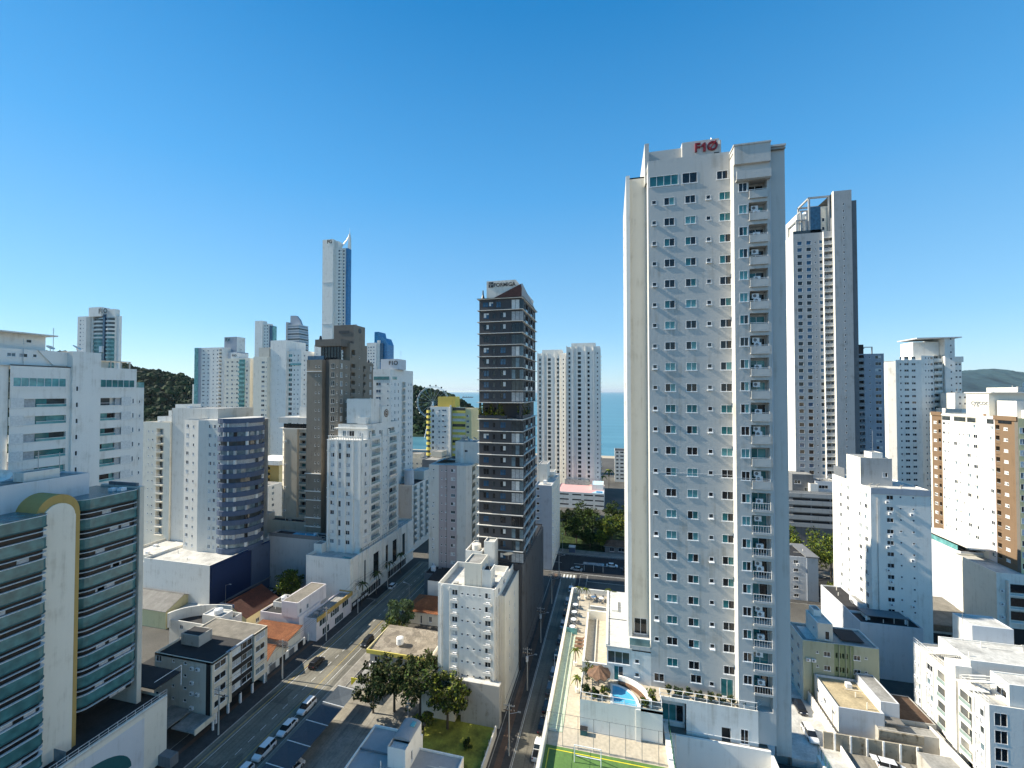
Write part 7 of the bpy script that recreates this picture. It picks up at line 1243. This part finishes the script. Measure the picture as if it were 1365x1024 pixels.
car('white car parked in the shade beside the shade nets, with dark roof panels', -65.7, 80.2, -90, 'white', 'suv', g1); car('white sedan parked second from the sunlit end of the shaded row', -65.6, 74.4, -90, 'white', 'sedan', g1); car('long white estate car parked third in the shaded row', -65.7, 68.6, -90, 'white', 'suv', g1); car('white car half cut by the lower edge in the shaded row', -65.6, 63.6, -90, 'white', 'hatch', g1)
car('white car under the shade nets at the lower edge', -57.5, 66.8, 75, 'white', 'hatch'); car('black car driving in the shade past the orange roofs', -73.8, 93.6, 90, 'black', 'suv'); car('black sport utility car stopped beside the flat roofed building', -66.3, 104.6, -90, 'black', 'suv'); car('white car parked in front of the flat roofed building', -58.6, 97.2, 60, 'white', 'hatch'); car('silver car parked behind the flat roofed building', -55.5, 110.5, 20, 'silver', 'sedan'); car('white car far down the shaded bike lane street', -76.4, 136.5, 90, 'white', 'hatch')
for i, (t, c, k, lb) in enumerate([(81.2, 'white', 'pickup', 'white pickup parked at the lower end of the podium street'), (87.2, 'black', 'sedan', 'black sedan parked just above the white pickup'), (92.6, 'black', 'hatch', 'black hatchback at the edge of the shade on the podium street'), (98.2, 'grey', 'suv', 'dark grey car in shade, fourth from the white pickup'), (104, 'silver', 'hatch', 'silver car in shade by the white scaffold'), (111, 'black', 'sedan', 'black car in deep shade midway up the podium street'), (118, 'grey', 'hatch', 'grey hatchback in deep shade on the podium street'), (126, 'silver', 'sedan', 'silver sedan in shade toward the crossing'), (133, 'black', 'suv', 'black car in shade toward the crossing'), (140, 'silver', 'suv', 'silver car near the top of the podium street'), (149, 'white', 'hatch', 'white hatchback nearest the crossing')]): car(lb, -14.1-.1*(i % 2), t, 90, c, k, g2)
for lb, s, t, a, c, k in (('silver car turning at the avenue crossing', -13.5, 166, 170, 'silver', 'sedan'), ('white car on the shaded avenue in front of the park', 0, 172.5, 0, 'white', 'sedan'), ('dark car behind the white car on the avenue', 6, 170, 0, 'grey', 'hatch'), ('white car in the driveway beside the tall white tower', 39.0, 97.6, -90, 'white', 'suv'), ('black car in the driveway behind the white one', 40.2, 105.4, -90, 'black', 'sedan'), ('silver car parked in the dark corner street by the navy podium', -114.5, 122, 90, 'silver', 'hatch'), ('white car in the dark corner street by the navy podium', -115.2, 127, 90, 'white', 'sedan')): car(lb, s, t, a, c, k)
car('white car with its tailgate open in front of the rubble wall', 50.2, 92.4, -8, 'white', 'suv', None, True)
e = thing('tarpaulin_heap', 'crumpled bright blue tarpaulin heap beside the white car with an open tailgate', 'tarpaulin', (53.8, 91.6, 0)); mb = MB(); mb.blob(53.8, 91.6, .35, 1.0, .9, .7, M.cblue, 10, 6, .35); mb.build('sheet', e, (53.8, 91.6, 0))
e = thing('skip_frame', 'white scaffold gateway over the parked cars on the podium street', 'frame', (-13, 106.5, 0))
for q in ((-14.3, -14.15, 106, 106.15, 0, 3.4), (-11.4, -11.25, 106, 106.15, 0, 3.4), (-14.3, -11.25, 105.9, 106.25, 3.4, 3.65)): mb = MB(); mb.box(*q, M.white); mb.build('beam', e, (-13, 106.5, 0))

# ------------------------------------------------------------------ poles, lamps, cables
def pole(label, s, t, h, lamp=0, group='concrete utility poles along the streets', arms=2, tr=False):
    e = thing('utility_pole', label, 'utility pole', (s, t, 0), group); mb = MB(); mb.tube((s, t, -.1), (s, t, h), .17, M.concrete, 8, .10); mb.build('shaft', e, (s, t, 0))
    for i in range(arms): mb = MB(); mb.box(s-1.1, s+1.1, t-.05, t+.05, h-.5-i*.9, h-.38-i*.9, M.timber if i else M.metal); [mb.cyl(s+x, t, h-.38-i*.9, h-.18-i*.9, .05, M.offwhite, 6) for x in (-1, -.4, .4, 1)]; mb.build('crossarm', e, (s, t, 0))
    if lamp: mb = MB(); mb.tube((s, t, h-2), (s+lamp*2.0, t, h-1.3), .04, M.metal, 5); mb.box(s+lamp*2.0-.3, s+lamp*2.0+.3, t-.12, t+.12, h-1.38, h-1.22, M.metal); mb.build('lamp_arm', e, (s, t, 0))
    if tr: mb = MB(); mb.cyl(s, t-.35, h-3, h-1.9, .3, M.grey_light, 10); mb.build('transformer', e, (s, t, 0))
PL = [('utility pole in front of the cream and black block', -78.2, 70, 9.5, 1), ('utility pole at the sunlit road patch', -78.2, 87, 9.5, 1), ('utility pole before the modern white house', -78.2, 103, 9.5, 1), ('utility pole with a transformer at the classical podium corner', -78.2, 118, 10.5, 1), ('utility pole among the street palms', -78.2, 136, 9.5, 1)]
for i, (lb, s, t, h, l) in enumerate(PL): pole(lb, s, t, h, l, tr=(i == 3))
PR = [('utility pole beside the grass plot on the podium street', -19.4, 79, 10, 1), ('utility pole at the corner of the cream nine storey block', -19.4, 97, 10, 1), ('utility pole with a transformer by the charcoal podium', -19.4, 116, 10, 1), ('utility pole below the blue grey block', -19.4, 138, 10, 1), ('utility pole at the avenue crossing', -19.4, 158, 10, 1)]
for i, (lb, s, t, h, l) in enumerate(PR): pole(lb, s, t, h, l, tr=(i in (1, 2)))
def cable(label, pts, sag, group): 
    e = thing('power_cable', label, 'cable', pts[0], group)
    for dx in (-1, .4, 1):
        mb = MB()
        for (x0, y0, z0), (x1, y1, z1) in zip(pts, pts[1:]):
            pr = None
            for j in range(7):
                f = j/6; p = (x0+(x1-x0)*f+dx, y0+(y1-y0)*f, z0+(z1-z0)*f-sag*4*f*(1-f))
                if pr: mb.tube(pr, p, .03, M.black, 3)
                pr = p
        mb.build('wire', e, pts[0])
cable('power cables strung along the bike lane street', [(s, t, h-.2) for _, s, t, h, _ in PL], .5, 'power cables'); cable('power cables strung along the podium street', [(s, t, h-.2) for _, s, t, h, _ in PR], .5, 'power cables')
def lamp(label, s, t, h, ang): e = thing('street_lamp', label, 'street lamp', (s, t, 0), 'street lamps', R(ang)); mb = MB(); mb.tube((0, 0, 0), (0, 0, h), .09, M.metal, 7, .06); mb.tube((0, 0, h), (1.6, 0, h+.5), .05, M.metal, 5); mb.build('post', e); mb = MB(); mb.box(1.4, 2.1, -.13, .13, h+.42, h+.55, M.grey_light); mb.build('lamp_head', e)
lamp('street lamp over the shaded road beyond the blue green dome tree', -63.6, 124, 8, 180); lamp('street lamp in front of the navy podium', -118.6, 108, 9, 0); lamp('street lamp at the driveway by the tan roofed house', 43.6, 99, 6, 180); lamp('street lamp by the avenue corner pavement', -21, 184, 8, -90)

# ------------------------------------------------------------------ hills, far shore, wheel, ship
def hill(name, ridge, w_front, w_back, n, m, seed, bumps=6.0):
    rs = random.Random(seed); d0 = Vector((ridge[-1][0]-ridge[0][0], ridge[-1][1]-ridge[0][1], 0)); 
    mb = MB(); rows = []; nn = Vector((d0.y, -d0.x, 0)).normalized(); K = 16
    if nn.y > 0: nn = -nn
    tot = len(ridge)-1
    for i in range(n+1):
        f = i/n*tot; k = min(int(f), tot-1); g_ = f-k; a = ridge[k]; c = ridge[k+1]; x = a[0]+(c[0]-a[0])*g_; y = a[1]+(c[1]-a[1])*g_; z = a[2]+(c[2]-a[2])*g_; row = []
        for j in range(-K, K+1):
            q = j/K; off = (w_front if j > 0 else w_back)*abs(q); h = max(z, 0)*(math.cos(abs(q)*math.pi)*.5+.5)**.8; h *= 1+.12*math.sin(i*.9+j*.7+seed)*abs(q)
            sg = 1 if j > 0 else -1
            row.append((x+nn.x*off*sg, y+nn.y*off*sg, h+(rs.uniform(-1, 1)*bumps if abs(j) < K else -6)))
        rows.append(row)
    pts = [p for r in rows for p in r]; W = 2*K+1
    mb.add(pts, [(i*W+j, i*W+j+1, (i+1)*W+j+1, (i+1)*W+j) for i in range(n) for j in range(W-1)], m); o = tag(mb.build(name), kind='structure'); return rows
def forest(label, rows, cnt, r0, r1, seed, mats):
    rs = random.Random(seed); mb = MB(); n = len(rows)-1; W = len(rows[0])
    for _ in range(cnt):
        i = rs.randrange(n); j = rs.randrange(int(W*.35), W-2); p = rows[i][j]; q = rows[i+1][j+1]; f = rs.random(); g_ = rs.random(); x, y, z = [p[k]+(q[k]-p[k])*(f if k == 0 else g_) for k in range(3)]
        z = p[2]+(q[2]-p[2])*(f+g_)/2
        if z < 3: continue
        r = rs.uniform(r0, r1); mb.blob(x, y, z+r*.3, r, r, r*rs.uniform(.7, 1.1), rs.choice(mats), 6, 4, .28, rs)
    o = mb.build('forest'); tag(o, label, 'forest', kind='stuff'); return o
fm = [leafy('forest_canopy', (.016, .038, .014), (.5, 1, 1.6), .03), leafy('dark_forest_canopy', (.010, .025, .010), (.6, 1, 1.5), .03), leafy('light_forest_canopy', (.024, .048, .016), (.5, 1, 1.5), .03)]
rw = hill('hill', [(-1050, 387, 134), (-952, 410, 131), (-887, 426, 129), (-800, 447, 124), (-707, 469, 103), (-652, 482, 93), (-601, 494, 72), (-548, 507, 56), (-494, 520, 36), (-440, 530, 8)], 190, 320, 60, M.hill, 1, 3)
forest('dense dark green forest on the hill at left', rw, 5200, 2.6, 5.4, 11, fm)
rw = hill('headland', [(-560, 690, 30), (-525, 697, 42), (-441, 717, 64), (-368, 734, 77), (-301, 751, 61), (-262, 760, 36), (-240, 764, 18), (-215, 770, -2)], 150, 200, 44, M.hill, 2, 3)
forest('green forest on the headland beyond the yellow tower', rw, 2800, 2.6, 5.4, 12, fm)
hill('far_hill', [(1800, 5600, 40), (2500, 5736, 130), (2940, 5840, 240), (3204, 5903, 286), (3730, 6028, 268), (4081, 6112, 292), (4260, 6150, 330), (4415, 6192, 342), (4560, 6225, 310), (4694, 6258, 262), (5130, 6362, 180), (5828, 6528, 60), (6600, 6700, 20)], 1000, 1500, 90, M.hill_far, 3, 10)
e = thing('ferris_wheel', 'large white ferris wheel beside the wooded headland', 'ferris wheel', (-266.5, 594.4, 0)); mb = MB(); cz = 54; rad = 24.5; n = 36; ax = Vector((math.cos(R(12)), math.sin(R(12)), 0)); o = Vector((-266.5, 594.4, cz))
P_ = [o+ax*rad*math.cos(2*math.pi*i/n)+Vector((0, 0, rad*math.sin(2*math.pi*i/n))) for i in range(n)]; Q_ = [o+ax*(rad-1.6)*math.cos(2*math.pi*i/n)+Vector((0, 0, (rad-1.6)*math.sin(2*math.pi*i/n))) for i in range(n)]
for i in range(n): mb.tube(tuple(P_[i]), tuple(P_[(i+1) % n]), .35, M.frame, 5); mb.tube(tuple(Q_[i]), tuple(Q_[(i+1) % n]), .25, M.frame, 5); mb.tube(tuple(P_[i]), tuple(Q_[i]), .15, M.frame, 4)
mb.build('rim', e, (-266.5, 594.4, 0)); mb = MB()
for i in range(0, n, 2): mb.tube(tuple(o), tuple(Q_[i]), .10, M.frame, 4)
mb.build('spokes', e, (-266.5, 594.4, 0))
for i in range(0, n, 2): mb = MB(); p = P_[i]+(P_[i]-o).normalized()*1.6; mb.blob(p.x, p.y, p.z, 1.3, 1.3, 1.4, M.g_mid, 8, 5); mb.build('cabin', e, (-266.5, 594.4, 0))
for sg in (-1, 1): mb = MB(); mb.tube(tuple(o+ax*11*sg-Vector((0, 4, cz))), tuple(o), .7, M.frame, 6); mb.build('support', e, (-266.5, 594.4, 0))
e = thing('ship', 'dark cargo ship far out on the horizon', 'ship', (-1675, 4730, -1)); mb = MB(); L = 130; mb.extr([(-L/2, 0), (L/2, 0), (L/2+8, 11), (-L/2, 11)], lambda x, z: (-1675+x, 4722, z-1), lambda x, z: (-1675+x, 4740, z-1), M.grey_dark); mb.build('hull', e, (-1675, 4730, -1)); mb = MB(); mb.box(-1675-L/2+5, -1675-L/2+20, 4724, 4738, 10, 25, M.grey_light); mb.build('bridge', e, (-1675, 4730, -1))
for i in range(3): mb = MB(); mb.box(-1690+i*28, -1687+i*28, 4730, 4732, 10, 21, M.grey_dark); mb.build('crane_mast', e, (-1675, 4730, -1))
# ------------------------------------------------------------------ sea air
hz = bpy.data.materials.new('sea_air'); hz.use_nodes = True; nt = hz.node_tree; nt.nodes.clear()
pv = nt.nodes.new('ShaderNodeVolumePrincipled'); pv.inputs['Color'].default_value = (0.80, 0.88, 0.96, 1); pv.inputs['Density'].default_value = 0.00002; pv.inputs['Anisotropy'].default_value = 0.2
ot = nt.nodes.new('ShaderNodeOutputMaterial'); nt.links.new(pv.outputs[0], ot.inputs['Volume'])
mb = MB(); mb.box(-70000, 70000, -4000, 115000, -8, 420, hz); tag(mb.build('haze'), kind='stuff')
